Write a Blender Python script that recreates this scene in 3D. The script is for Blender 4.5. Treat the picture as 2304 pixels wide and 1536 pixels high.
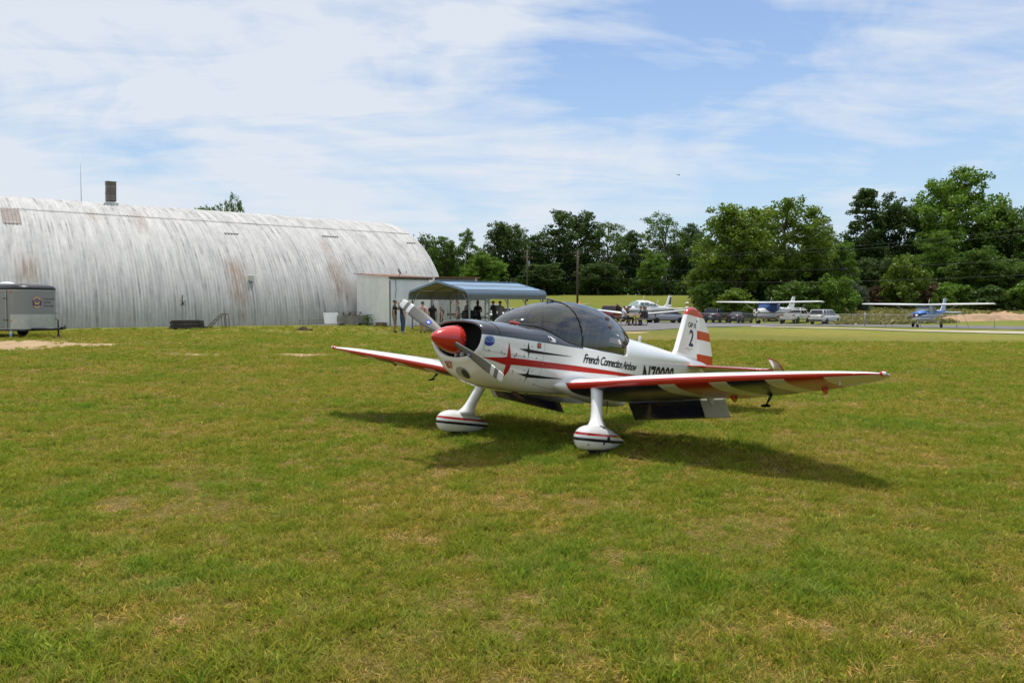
import bpy, bmesh, math, random
import numpy as np
from mathutils import Vector, Matrix

for _o in list(bpy.data.objects):
    bpy.data.objects.remove(_o)
SC = bpy.context.scene
COL = SC.collection
PI = math.pi

# ---------------------------------------------------------------- camera
CAM_H = 1.7009
FPX = 1754.35            # focal length in photograph pixels (2304 wide)
PITCH = math.atan((768 - 688.58) / FPX)
cd = bpy.data.cameras.new('camera')
cd.sensor_width = 36.0
cd.lens = 36.0 * FPX / 2304
cd.clip_start = 0.05
cd.clip_end = 9000
cam = bpy.data.objects.new('camera', cd)
COL.objects.link(cam)
cam.location = (0, 0, CAM_H)
cam.rotation_euler = (PI / 2 - PITCH, 0, 0)
SC.camera = cam

# ---------------------------------------------------------------- sun, sky, exposure
SUNV = Vector((0.04, 0.19, 1.0)).normalized()
sd = bpy.data.lights.new('sun', 'SUN')
sd.energy = 4.2
sd.angle = math.radians(0.55)
sd.color = (1.0, 0.955, 0.89)
sun = bpy.data.objects.new('sun', sd)
COL.objects.link(sun)
sun.location = (0, 0, 60)
sun.rotation_euler = (-SUNV).to_track_quat('-Z', 'Y').to_euler()

world = bpy.data.worlds.new('World')
SC.world = world
world.use_nodes = True


def build_world():
    nt = world.node_tree
    N, L = nt.nodes, nt.links
    N.clear()
    out = N.new('ShaderNodeOutputWorld')
    bg = N.new('ShaderNodeBackground')
    sky = N.new('ShaderNodeTexSky')
    sky.sky_type = 'NISHITA'
    sky.sun_disc = False
    sky.sun_elevation = math.asin(SUNV.z)
    sky.sun_rotation = math.atan2(SUNV.x, SUNV.y)
    sky.air_density = 1.0
    sky.dust_density = 1.2
    sky.ozone_density = 1.4
    bg.inputs['Strength'].default_value = 0.15
    tc = N.new('ShaderNodeTexCoord')
    # cloud sheet: direction projected on a flat layer high above the field
    sep = N.new('ShaderNodeSeparateXYZ')
    L.new(tc.outputs['Generated'], sep.inputs[0])
    zz = N.new('ShaderNodeMath'); zz.operation = 'MAXIMUM'; zz.inputs[1].default_value = 0.0
    L.new(sep.outputs['Z'], zz.inputs[0])
    za = N.new('ShaderNodeMath'); za.operation = 'ADD'; za.inputs[1].default_value = 0.17
    L.new(zz.outputs[0], za.inputs[0])
    dx = N.new('ShaderNodeMath'); dx.operation = 'DIVIDE'
    dy = N.new('ShaderNodeMath'); dy.operation = 'DIVIDE'
    L.new(sep.outputs['X'], dx.inputs[0]); L.new(za.outputs[0], dx.inputs[1])
    L.new(sep.outputs['Y'], dy.inputs[0]); L.new(za.outputs[0], dy.inputs[1])
    cmb = N.new('ShaderNodeCombineXYZ')
    L.new(dx.outputs[0], cmb.inputs['X']); L.new(dy.outputs[0], cmb.inputs['Y'])

    def noise(scale, rot, sc, loc, detail, rough, dist, dome=False):
        mp = N.new('ShaderNodeMapping')
        mp.inputs['Rotation'].default_value = (0, rot, 0) if dome else (0, 0, rot)
        mp.inputs['Scale'].default_value = sc
        mp.inputs['Location'].default_value = loc
        L.new(tc.outputs['Generated'] if dome else cmb.outputs[0], mp.inputs['Vector'])
        n = N.new('ShaderNodeTexNoise')
        n.inputs['Scale'].default_value = scale
        n.inputs['Detail'].default_value = detail
        n.inputs['Roughness'].default_value = rough
        n.inputs['Distortion'].default_value = dist
        L.new(mp.outputs[0], n.inputs['Vector'])
        return n.outputs['Fac']

    def ramp(src, a, b, interp='EASE'):
        r = N.new('ShaderNodeValToRGB')
        r.color_ramp.interpolation = interp
        r.color_ramp.elements[0].position = a
        r.color_ramp.elements[1].position = b
        L.new(src, r.inputs[0])
        return r.outputs['Color']

    def mth(op, a, b):
        m = N.new('ShaderNodeMath'); m.operation = op
        for i, v in enumerate((a, b)):
            if isinstance(v, (int, float)):
                m.inputs[i].default_value = v
            else:
                L.new(v, m.inputs[i])
        return m.outputs[0]
    big = noise(1.0, -0.45, (2.2, 2.2, 4.2), (4.2, 1.7, 2.3), 4.0, 0.5, 0.4, True)
    fine = noise(1.0, -0.35, (3.6, 3.6, 10.0), (2.0, 7.0, 1.1), 7.0, 0.56, 0.8, True)
    wisp = noise(3.2, 1.0, (0.6, 2.0, 1), (9.0, 3.0, 0), 7.0, 0.6, 0.7)
    s = mth('ADD', mth('MULTIPLY', big, 0.70), mth('ADD', mth('MULTIPLY', fine, 0.85), mth('MULTIPLY', wisp, 0.42)))
    # the cloud sheet thins out towards the east (right), as the weather moves off
    s = mth('SUBTRACT', s, mth('MULTIPLY', dx.outputs[0], 0.075))
    hz0 = mth('SUBTRACT', 1.0, mth('MULTIPLY', zz.outputs[0], 3.2))
    hz0 = mth('MAXIMUM', hz0, 0.0)
    s = mth('SUBTRACT', s, mth('MULTIPLY', hz0, 0.13))
    mask = ramp(s, 0.745, 1.38, 'LINEAR')
    mask = mth('MULTIPLY', mask, 0.92)
    # pale horizon haze
    hz = N.new('ShaderNodeMapRange')
    hz.inputs['From Min'].default_value = 0.0
    hz.inputs['From Max'].default_value = 0.30
    hz.inputs['To Min'].default_value = 0.45
    hz.inputs['To Max'].default_value = 0.0
    L.new(zz.outputs[0], hz.inputs['Value'])
    mx = N.new('ShaderNodeMix'); mx.data_type = 'RGBA'
    L.new(hz.outputs[0], mx.inputs[0])
    bright = N.new('ShaderNodeMix'); bright.data_type = 'RGBA'; bright.blend_type = 'MULTIPLY'
    bright.inputs[0].default_value = 1.0
    bright.inputs[7].default_value = SKY_TINT
    L.new(sky.outputs[0], bright.inputs[6])
    L.new(bright.outputs[2], mx.inputs[6])
    mx.inputs[7].default_value = HAZE_COL
    mc = N.new('ShaderNodeMix'); mc.data_type = 'RGBA'
    L.new(mask, mc.inputs[0])
    L.new(mx.outputs[2], mc.inputs[6])
    mc.inputs[7].default_value = CLOUD_COL
    L.new(mc.outputs[2], bg.inputs['Color'])
    L.new(bg.outputs[0], out.inputs[0])


SKY_TINT = (.98, 1.02, 1.06, 1)
HAZE_COL = (3.2, 4.2, 5.3, 1)
CLOUD_COL = (5.1, 5.45, 5.95, 1)
build_world()
SC.view_settings.view_transform = 'Standard'
SC.view_settings.look = 'None'
SC.view_settings.exposure = 0.0
SC.view_settings.gamma = 1.0
SC.view_settings.use_curve_mapping = False
SC.cycles.max_bounces = 6
SC.cycles.transparent_max_bounces = 12
SC.cycles.caustics_reflective = False
SC.cycles.caustics_refractive = False

# ---------------------------------------------------------------- geometry of the place
CP, SP = math.cos(PITCH), math.sin(PITCH)


def ray(u, v):
    x = (u - 1152) / FPX
    y = (768 - v) / FPX
    return np.array([x, CP + y * SP, -SP + y * CP])


def at(u, v, d):
    """point d metres away (along +Y) that the photograph shows at u, v"""
    r = ray(u, v)
    r = r / r[1] * d
    return Vector((r[0], r[1], r[2] + CAM_H))


# terrain control points: (u, distance, height)
TC = [(30, 33, .42), (130, 32, .40), (167, 38, .46), (500, 41, .46), (803, 49, .44), (880, 45, .38), (900, 41, .27), (1000, 46, .34),
      (1150, 50, .34), (1425, 56, .33), (1545, 49, .2), (1440, 72, .12), (1735, 74, .02), (1610, 96, -.38), (1855, 95, -.5), (2080, 69, -.2),
      (1946, 79, -.33), (2304, 72, -.4), (1575, 90, -.3), (1800, 30, .05), (2250, 30, 0), (1152, 24, .06), (300, 24, .2), (0, 20, .14), (1500, 22, .02),
      (2200, 120, .85), (1980, 122, 1.2), (1700, 115, .3), (1400, 150, 3.0), (1200, 150, 3.0), (1400, 182, 4.3), (1150, 182, 4.3), (1560, 182, 4.2), (1300, 118, 1.0), (1480, 118, .9),
      (950, 110, 1.6), (2000, 170, 3.5), (2300, 170, 3.2), (900, 190, 4.2), (400, 110, 1.5), (0, 90, 1.2), (1152, 95, 0.1), (2400, 100, .3)]
_cx = [((u - 1152) / FPX * d, d, z) for u, d, z in TC]
for gx in (-14, -7, 0, 7, 14):
    for gy in (-8, 0, 6, 11, 15):
        _cx.append((gx, gy, 0.0))
_cx += [(-60, -20, 0), (60, -20, 0), (-60, 20, .3), (60, 20, 0), (-40, 240, 4.6), (40, 240, 4.6), (140, 240, 4.2), (-150, 200, 3), (-140, 80, 1.5), (170, 120, .5), (170, 40, 0)]
_cx = np.array(_cx, float)


def _k(r2):
    return np.where(r2 > 1e-9, 0.5 * r2 * np.log(np.maximum(r2, 1e-9)), 0)


_S = 40.0
_p = _cx[:, :2] / _S
_n = len(_p)
_K = _k(((_p[:, None] - _p[None]) ** 2).sum(-1)) + np.eye(_n) * 0.01
_P = np.hstack([np.ones((_n, 1)), _p])
_A = np.block([[_K, _P], [_P.T, np.zeros((3, 3))]])
_w = np.linalg.solve(_A, np.concatenate([_cx[:, 2], np.zeros(3)]))


def tzs(X, Y):
    X = np.asarray(X, float); Y = np.asarray(Y, float)
    q = np.stack([X.ravel(), Y.ravel()], 1) / _S
    out = np.empty(len(q))
    for i in range(0, len(q), 8000):
        qq = q[i:i + 8000]
        out[i:i + 8000] = _k(((qq[:, None] - _p[None]) ** 2).sum(-1)) @ _w[:_n] + _w[_n] + qq @ _w[_n + 1:]
    out = out.reshape(X.shape)
    r = np.hypot(X - 10, Y - 80)
    t = np.clip((r - 150) / 150, 0, 1); t = t * t * (3 - 2 * t)
    far = np.where(Y > 60, 4.4, 1.0)
    return np.clip(out, -1.2, 6.0) * (1 - t) + far * t


def tz(x, y):
    return float(tzs(np.array([x]), np.array([y]))[0])


def gp(u, v, lo=3.0, hi=230.0):
    """where the line of sight through u, v meets the ground"""
    r = ray(u, v); r = r / r[1]
    ds = np.geomspace(lo, hi, 400)
    zz = CAM_H + r[2] * ds - tzs(r[0] * ds, ds)
    i = np.where(zz < 0)[0]
    d = ds[i[0]] if len(i) else hi
    return Vector((r[0] * d, d, tz(r[0] * d, d)))


def on(u, d):
    """ground point d metres away in the column u"""
    x = (u - 1152) / FPX * d
    return Vector((x, d, tz(x, d)))
# ---------------------------------------------------------------- helpers: materials
MATS = {}


def nodes_of(m):
    m.use_nodes = True
    nt = m.node_tree
    return nt, nt.nodes, nt.links, nt.nodes['Principled BSDF']


def pm(name, rgb, rough=0.5, metal=0.0, var=0.08, scale=6.0, bump=0.0, coat=0.0, spec=0.5, bscale=None, sat=0.0, obj_var=0.0):
    """plain procedural paint: base colour broken up by two noises, optional relief"""
    if name in MATS:
        return MATS[name]
    m = bpy.data.materials.new(name)
    nt, N, L, b = nodes_of(m)
    b.inputs['Roughness'].default_value = rough
    b.inputs['Metallic'].default_value = metal
    b.inputs['Specular IOR Level'].default_value = spec
    if coat:
        b.inputs['Coat Weight'].default_value = coat
        b.inputs['Coat Roughness'].default_value = 0.04
    tc = N.new('ShaderNodeTexCoord')
    n1 = N.new('ShaderNodeTexNoise')
    n1.inputs['Scale'].default_value = scale
    n1.inputs['Detail'].default_value = 6
    n1.inputs['Roughness'].default_value = 0.65
    L.new(tc.outputs['Object'], n1.inputs['Vector'])
    mr = N.new('ShaderNodeMapRange')
    mr.inputs['From Min'].default_value = 0.3
    mr.inputs['From Max'].default_value = 0.7
    mr.inputs['To Min'].default_value = 1 - var
    mr.inputs['To Max'].default_value = 1 + var
    L.new(n1.outputs['Fac'], mr.inputs['Value'])
    src = mr.outputs[0]
    if obj_var:
        oi = N.new('ShaderNodeObjectInfo')
        m2 = N.new('ShaderNodeMapRange')
        m2.inputs['To Min'].default_value = 1 - obj_var
        m2.inputs['To Max'].default_value = 1 + obj_var
        L.new(oi.outputs['Random'], m2.inputs['Value'])
        mm = N.new('ShaderNodeMath'); mm.operation = 'MULTIPLY'
        L.new(src, mm.inputs[0]); L.new(m2.outputs[0], mm.inputs[1])
        src = mm.outputs[0]
    mix = N.new('ShaderNodeVectorMath'); mix.operation = 'SCALE'
    mix.inputs[0].default_value = rgb
    L.new(src, mix.inputs['Scale'])
    L.new(mix.outputs[0], b.inputs['Base Color'])
    if bump:
        n2 = N.new('ShaderNodeTexNoise')
        n2.inputs['Scale'].default_value = bscale or scale * 4
        n2.inputs['Detail'].default_value = 5
        L.new(tc.outputs['Object'], n2.inputs['Vector'])
        bp = N.new('ShaderNodeBump')
        bp.inputs['Strength'].default_value = bump
        bp.inputs['Distance'].default_value = 0.02
        L.new(n2.outputs['Fac'], bp.inputs['Height'])
        L.new(bp.outputs[0], b.inputs['Normal'])
    MATS[name] = m
    return m


def glass(name, tint, gloss_rough=0.015, base=0.06, refl=1.0):
    """thin tinted pane: coloured transparency with a mirror-like surface that strengthens at grazing angles"""
    if name in MATS:
        return MATS[name]
    m = bpy.data.materials.new(name)
    m.use_nodes = True
    nt = m.node_tree; N, L = nt.nodes, nt.links
    N.clear()
    out = N.new('ShaderNodeOutputMaterial')
    tr = N.new('ShaderNodeBsdfTransparent'); tr.inputs[0].default_value = (*tint, 1)
    gl = N.new('ShaderNodeBsdfGlossy'); gl.inputs['Roughness'].default_value = gloss_rough
    gl.inputs[0].default_value = (refl, refl, refl, 1)
    lw = N.new('ShaderNodeLayerWeight'); lw.inputs['Blend'].default_value = 0.5
    pw = N.new('ShaderNodeMath'); pw.operation = 'POWER'; pw.inputs[1].default_value = 4.0
    L.new(lw.outputs['Facing'], pw.inputs[0])
    ad = N.new('ShaderNodeMath'); ad.operation = 'MULTIPLY_ADD'; ad.use_clamp = True
    ad.inputs[1].default_value = 0.75
    ad.inputs[2].default_value = base
    L.new(pw.outputs[0], ad.inputs[0])
    mx = N.new('ShaderNodeMixShader')
    L.new(ad.outputs[0], mx.inputs[0]); L.new(tr.outputs[0], mx.inputs[1]); L.new(gl.outputs[0], mx.inputs[2])
    L.new(mx.outputs[0], out.inputs[0])
    MATS[name] = m
    return m


def emit(name, rgb, k):
    m = bpy.data.materials.new(name)
    nt, N, L, b = nodes_of(m)
    b.inputs['Base Color'].default_value = (*rgb, 1)
    b.inputs['Emission Color'].default_value = (*rgb, 1)
    b.inputs['Emission Strength'].default_value = k
    return m


# ---------------------------------------------------------------- helpers: meshes
class MB:
    def __init__(self):
        self.v, self.f, self.m, self.s = [], [], [], []

    def add(self, verts, faces, mi=0, smooth=False, M=None):
        o = len(self.v)
        if M is not None:
            verts = [M @ Vector(p) for p in verts]
        self.v += [tuple(p) for p in verts]
        for k, f in enumerate(faces):
            self.f.append([i + o for i in f])
            self.m.append(mi[k] if isinstance(mi, (list, tuple)) else mi)
            self.s.append(smooth)
        return self

    def box(self, c, size, mi=0, rot=None, taper=1.0, bev=0.0):
        x, y, z = (s / 2 for s in size)
        if bev > 0:
            # chamfered box: 24 vertices
            b = min(bev, x * .9, y * .9, z * .9)
            bm = bmesh.new()
            bmesh.ops.create_cube(bm, size=1.0)
            for q in bm.verts:
                q.co = Vector((q.co.x * 2 * x, q.co.y * 2 * y, q.co.z * 2 * z))
            bmesh.ops.bevel(bm, geom=list(bm.edges), offset=b, segments=1, affect='EDGES')
            vs = [tuple(q.co) for q in bm.verts]
            bm.verts.index_update()
            fs = [[q.index for q in f.verts] for f in bm.faces]
            bm.free()
        else:
            vs = [(-x, -y, -z), (x, -y, -z), (x, y, -z), (-x, y, -z), (-x * taper, -y * taper, z), (x * taper, -y * taper, z), (x * taper, y * taper, z), (-x * taper, y * taper, z)]
            fs = [(0, 3, 2, 1), (4, 5, 6, 7), (0, 1, 5, 4), (1, 2, 6, 5), (2, 3, 7, 6), (3, 0, 4, 7)]
        M = Matrix.Translation(c)
        if rot is not None:
            M = M @ (rot.to_4x4() if isinstance(rot, Matrix) else Matrix.Rotation(rot, 4, 'Z'))
        return self.add(vs, fs, mi, False, M)

    def loft(self, rings, mi=0, closed=True, caps=True, smooth=True):
        n = len(rings[0])
        vs = [p for r in rings for p in r]
        fs, ms = [], []
        for i in range(len(rings) - 1):
            for j in range(n if closed else n - 1):
                k = (j + 1) % n
                fs.append((i * n + j, i * n + k, (i + 1) * n + k, (i + 1) * n + j))
                ms.append(mi(i, j) if callable(mi) else mi)
        self.add(vs, fs, ms, smooth)
        if caps and closed:
            e = mi(0, 0) if callable(mi) else mi
            self.add(rings[0], [list(range(n))[::-1]], e)
            self.add(rings[-1], [list(range(n))], mi(len(rings) - 2, 0) if callable(mi) else mi)
        return self

    def tube(self, pts, rad, n=8, mi=0, caps=True, smooth=True, flat=1.0, up=None):
        pts = [Vector(p) for p in pts]
        if isinstance(rad, (int, float)):
            rad = [rad] * len(pts)
        rings = []
        a = None
        for i, p in enumerate(pts):
            t = (pts[min(i + 1, len(pts) - 1)] - pts[max(i - 1, 0)])
            if t.length < 1e-9:
                t = Vector((0, 0, 1))
            t.normalize()
            if a is None:
                a = Vector(up) if up is not None else (Vector((0, 0, 1)) if abs(t.z) < .9 else Vector((1, 0, 0)))
            b = t.cross(a)
            if b.length < 1e-6:
                b = t.orthogonal()
            b.normalize()
            a2 = b.cross(t).normalized()
            a = a2
            rings.append([tuple(p + (a2 * math.cos(2 * PI * k / n) + b * math.sin(2 * PI * k / n) * flat) * rad[i]) for k in range(n)])
        return self.loft(rings, mi, True, caps, smooth)

    def lathe(self, prof, n=24, mi=0, M=None, axis='Z', smooth=True):
        """prof: list of (radius, height)"""
        rings = []
        for r, h in prof:
            ring = []
            for k in range(n):
                c, s = math.cos(2 * PI * k / n) * r, math.sin(2 * PI * k / n) * r
                p = Vector((c, s, h)) if axis == 'Z' else (Vector((h, c, s)) if axis == 'X' else Vector((s, h, c)))
                ring.append(tuple(M @ p) if M is not None else tuple(p))
            rings.append(ring)
        return self.loft(rings, mi, True, True, smooth)

    def prism(self, poly, a, b, axis='Y', mi=0, smooth=False):
        """poly in the two other axes, extruded from a to b"""
        def P(p, h):
            return (p[0], h, p[1]) if axis == 'Y' else ((h, p[0], p[1]) if axis == 'X' else (p[0], p[1], h))
        n = len(poly)
        vs = [P(p, a) for p in poly] + [P(p, b) for p in poly]
        fs = [list(range(n))[::-1], [n + i for i in range(n)]]
        for i in range(n):
            j = (i + 1) % n
            fs.append((i, j, n + j, n + i))
        return self.add(vs, fs, mi, smooth)

    def ball(self, c, r, n=12, mi=0, half=False):
        if isinstance(r, (int, float)):
            r = (r, r, r)
        rings = []
        m = max(4, n // 2)
        for i in range(m + 1):
            t = (PI / 2 if half else PI) * i / m
            t = max(t, 0.02) if i == 0 else t
            if not half and i == m:
                t = PI - .02
            rings.append([(c[0] + r[0] * math.sin(t) * math.cos(2 * PI * k / n), c[1] + r[1] * math.sin(t) * math.sin(2 * PI * k / n), c[2] + r[2] * math.cos(t)) for k in range(n)])
        return self.loft(rings[::-1], mi)

    def build(self, name, mats, parent=None, loc=None, M=None, fixn=True):
        me = bpy.data.meshes.new(name)
        me.from_pydata(self.v, [], self.f)
        if not isinstance(mats, (list, tuple)):
            mats = [mats]
        for m in mats:
            me.materials.append(m)
        me.polygons.foreach_set('material_index', self.m)
        me.polygons.foreach_set('use_smooth', self.s)
        if fixn:
            bm = bmesh.new(); bm.from_mesh(me)
            bmesh.ops.remove_doubles(bm, verts=bm.verts, dist=1e-5)
            bmesh.ops.recalc_face_normals(bm, faces=bm.faces)
            bm.to_mesh(me); bm.free()
        me.update()
        return link(name, me, parent, loc, M)


def link(name, me, parent=None, loc=None, M=None):
    o = bpy.data.objects.new(name, me)
    COL.objects.link(o)
    if parent is not None:
        o.parent = parent
    if loc is not None:
        o.location = loc
    if M is not None:
        o.matrix_local = M
    return o


def tag(o, label=None, cat=None, group=None, kind=None):
    if label: o['label'] = label
    if cat: o['category'] = cat
    if group: o['group'] = group
    if kind: o['kind'] = kind
    return o


def thing(name, label, cat, loc=(0, 0, 0), rz=0.0, group=None, scale=1.0):
    o = bpy.data.objects.new(name, None)
    COL.objects.link(o)
    o.location = loc
    o.rotation_euler = (0, 0, rz)
    o.scale = (scale, scale, scale)
    o.empty_display_size = 0.3
    return tag(o, label, cat, group)


def np_mesh(name, V, Q, mats, attrs=None, smooth=False):
    me = bpy.data.meshes.new(name)
    V = np.asarray(V, np.float32); Q = np.asarray(Q, np.int32)
    k = Q.shape[1]
    me.vertices.add(len(V)); me.loops.add(Q.size); me.polygons.add(len(Q))
    me.vertices.foreach_set('co', V.ravel())
    me.loops.foreach_set('vertex_index', Q.ravel())
    me.polygons.foreach_set('loop_start', np.arange(0, Q.size, k, dtype=np.int32))
    if smooth:
        me.polygons.foreach_set('use_smooth', np.ones(len(Q), bool))
    for m in (mats if isinstance(mats, (list, tuple)) else [mats]):
        me.materials.append(m)
    for an, arr in (attrs or {}).items():
        at_ = me.attributes.new(an, 'FLOAT', 'POINT')
        at_.data.foreach_set('value', np.asarray(arr, np.float32))
    me.update(calc_edges=True)
    me.validate()
    return me


def pchip(xs, ys):
    xs = np.array(xs, float); ys = np.array(ys, float)
    if xs[0] > xs[-1]:
        xs, ys = xs[::-1], ys[::-1]
    h = np.diff(xs); dl = np.diff(ys) / h
    d = np.zeros(len(xs))
    for i in range(1, len(xs) - 1):
        if dl[i - 1] * dl[i] > 0:
            w1, w2 = 2 * h[i] + h[i - 1], h[i] + 2 * h[i - 1]
            d[i] = (w1 + w2) / (w1 / dl[i - 1] + w2 / dl[i])
    d[0], d[-1] = dl[0], dl[-1]

    def f(x):
        x = min(max(x, xs[0]), xs[-1])
        i = min(max(int(np.searchsorted(xs, x)) - 1, 0), len(h) - 1)
        t = (x - xs[i]) / h[i]
        return ((1 + 2 * t) * (1 - t) ** 2 * ys[i] + t * (1 - t) ** 2 * h[i] * d[i] + t * t * (3 - 2 * t) * ys[i + 1] + t * t * (t - 1) * h[i] * d[i + 1])
    return f


def text_geo(s, size, shear=0.0, bold=0.0, space=1.0, align='CENTER', cut=0.0):
    """flat letters as (verts2d, faces)"""
    cu = bpy.data.curves.new('lettering', 'FONT')
    cu.body = s
    cu.size = size
    cu.shear = shear
    cu.offset = bold
    cu.space_character = space
    cu.align_x = align
    cu.resolution_u = 3
    o = bpy.data.objects.new('lettering', cu)
    COL.objects.link(o)
    dg = bpy.context.evaluated_depsgraph_get()
    me = bpy.data.meshes.new_from_object(o.evaluated_get(dg))
    if cut:
        bm = bmesh.new(); bm.from_mesh(me)
        for _ in range(6):
            es = [e for e in bm.edges if e.calc_length() > cut]
            if not es:
                break
            bmesh.ops.subdivide_edges(bm, edges=es, cuts=1)
            bmesh.ops.triangulate(bm, faces=bm.faces)
        bm.to_mesh(me); bm.free()
    vs = [(v.co.x, v.co.y) for v in me.vertices]
    fs = [list(p.vertices) for p in me.polygons]
    bpy.data.objects.remove(o)
    bpy.data.curves.remove(cu)
    bpy.data.meshes.remove(me)
    return vs, fs


def flat_geo(polys, cut=0.05):
    """flat outlines (lists of 2d points) filled and cut up so that they can follow a curved surface"""
    bm = bmesh.new()
    for poly in polys:
        bm.faces.new([bm.verts.new((p[0], p[1], 0)) for p in poly])
    bmesh.ops.triangulate(bm, faces=bm.faces)
    for _ in range(7):
        es = [e for e in bm.edges if e.calc_length() > cut]
        if not es:
            break
        bmesh.ops.subdivide_edges(bm, edges=es, cuts=1)
        bmesh.ops.triangulate(bm, faces=bm.faces)
    bm.verts.index_update()
    vs = [(v.co.x, v.co.y) for v in bm.verts]
    fs = [[v.index for v in f.verts] for f in bm.faces]
    bm.free()
    return vs, fs


def decal(name, geo, fn, mat, parent, loc=None):
    """a sheet of paint or film lying on a surface; fn maps 2d to 3d"""
    me = bpy.data.meshes.new(name)
    me.from_pydata([fn(*p) for p in geo[0]], [], geo[1])
    me.materials.append(mat)
    me.update()
    return link(name, me, parent, loc)


def rotm(fwd):
    return math.atan2(fwd[1], fwd[0])
# ---------------------------------------------------------------- the ground
def grass_tint(N, L, pos, blades):
    """mown airfield turf: yellow-green with straw and greener patches, by place"""
    def noise(scale, detail=4, rough=.6, dist=0.0):
        n = N.new('ShaderNodeTexNoise')
        n.inputs['Scale'].default_value = scale
        n.inputs['Detail'].default_value = detail
        n.inputs['Roughness'].default_value = rough
        n.inputs['Distortion'].default_value = dist
        L.new(pos, n.inputs['Vector'])
        return n.outputs['Fac']

    def ramp(src, stops):
        r = N.new('ShaderNodeValToRGB')
        r.color_ramp.elements[0].position = stops[0][0]
        r.color_ramp.elements[0].color = (*stops[0][1], 1)
        r.color_ramp.elements[1].position = stops[-1][0]
        r.color_ramp.elements[1].color = (*stops[-1][1], 1)
        for p, c in stops[1:-1]:
            e = r.color_ramp.elements.new(p); e.color = (*c, 1)
        L.new(src, r.inputs[0])
        return r.outputs['Color']

    def mix(fac, a, b, bt='MIX'):
        m = N.new('ShaderNodeMix'); m.data_type = 'RGBA'; m.blend_type = bt
        if isinstance(fac, (int, float)): m.inputs[0].default_value = fac
        else: L.new(fac, m.inputs[0])
        for i, c in ((6, a), (7, b)):
            if isinstance(c, tuple): m.inputs[i].default_value = (*c, 1)
            else: L.new(c, m.inputs[i])
        return m.outputs[2]
    G = GRASS
    c = ramp(noise(0.55, 5, .62, .3), [(.28, G['green']), (.5, G['mid']), (.70, G['dry'])])
    c2 = ramp(noise(3.1, 5, .7), [(.34, G['deep']), (.5, G['mid']), (.64, G['straw'])])
    c = mix(0.45, c, c2)
    c3 = ramp(noise(17.0, 3, .6), [(.3, G['deep']), (.52, G['mid']), (.7, G['straw'])])
    c = mix(0.30, c, c3)
    if blades:
        at_ = N.new('ShaderNodeAttribute'); at_.attribute_name = 'tone'
        st = ramp(at_.outputs['Fac'], [(.0, (.50, .66, .40)), (.35, (.95, 1.05, .85)), (.74, (1.45, 1.5, 1.25)), (.82, (1.55, 1.35, 1.5)), (1.0, (2.1, 1.75, 2.3))])
        c = mix(1.0, c, st, 'MULTIPLY')
        hu = N.new('ShaderNodeAttribute'); hu.attribute_type = 'INSTANCER'; hu.attribute_name = 'hue'
        hs = ramp(hu.outputs['Fac'], [(.0, (.62, .95, .70)), (.25, (.90, 1.08, .85)), (.55, (1.08, 1.05, 1.0)), (.78, (1.25, 1.08, 1.25)), (1.0, (1.55, 1.22, 1.9))])
        c = mix(1.0, c, hs, 'MULTIPLY')
    return c, noise, ramp, mix


GRASS = dict(green=(.200, .228, .027), mid=(.278, .265, .042), dry=(.345, .295, .077), deep=(.160, .182, .024), straw=(.47, .37, .165))


def ground_material():
    m = bpy.data.materials.new('turf_soil')
    nt, N, L, b = nodes_of(m)
    g = N.new('ShaderNodeNewGeometry')
    c, noise, ramp, mix = grass_tint(N, L, g.outputs['Position'], False)
    at4 = N.new('ShaderNodeAttribute'); at4.attribute_name = 'bare'
    c = mix(at4.outputs['Fac'], mix(1.0, c, (.60, .70, .68), 'MULTIPLY'), mix(1.0, c, ramp(noise(42.0, 4, .7), [(.3, (.20, .17, .20)), (.5, (.45, .37, .42)), (.72, (1.0, .80, 1.1))]), 'MULTIPLY'))
    # far turf: slow bands where the mower and the soil differ
    band = ramp(noise(0.07, 4, .6, .6), [(.35, (.82, .9, .8)), (.5, (1, 1, 1)), (.68, (1.28, 1.12, 1.2))])
    c = mix(1.0, c, band, 'MULTIPLY')
    # bare sandy soil
    at_ = N.new('ShaderNodeAttribute'); at_.attribute_name = 'dirt'
    n = noise(1.3, 6, .7, .2)
    ad = N.new('ShaderNodeMath'); ad.operation = 'ADD'
    L.new(at_.outputs['Fac'], ad.inputs[0]); L.new(n, ad.inputs[1])
    dm = ramp(ad.outputs[0], [(.92, (0, 0, 0)), (1.12, (1, 1, 1))])
    sand = ramp(noise(2.3, 5, .7), [(.3, (.30, .20, .11)), (.7, (.47, .35, .21))])
    c = mix(dm, c, sand)
    at2 = N.new('ShaderNodeAttribute'); at2.attribute_name = 'clay'
    ad2 = N.new('ShaderNodeMath'); ad2.operation = 'ADD'
    L.new(at2.outputs['Fac'], ad2.inputs[0]); L.new(noise(.5, 6, .7, .2), ad2.inputs[1])
    dm2 = ramp(ad2.outputs[0], [(.9, (0, 0, 0)), (1.1, (1, 1, 1))])
    c = mix(dm2, c, (.36, .20, .11))
    at3 = N.new('ShaderNodeAttribute'); at3.attribute_name = 'field'
    c = mix(at3.outputs['Fac'], c, ramp(noise(.35, 5, .65), [(.3, (.115, .140, .018)), (.7, (.165, .165, .03))]))
    L.new(c, b.inputs['Base Color'])
    b.inputs['Roughness'].default_value = 0.95
    b.inputs['Specular IOR Level'].default_value = 0.1
    bp = N.new('ShaderNodeBump')
    bp.inputs['Strength'].default_value = 0.8
    bp.inputs['Distance'].default_value = 0.05
    L.new(noise(9.0, 6, .75), bp.inputs['Height'])
    L.new(bp.outputs[0], b.inputs['Normal'])
    return m


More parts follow.
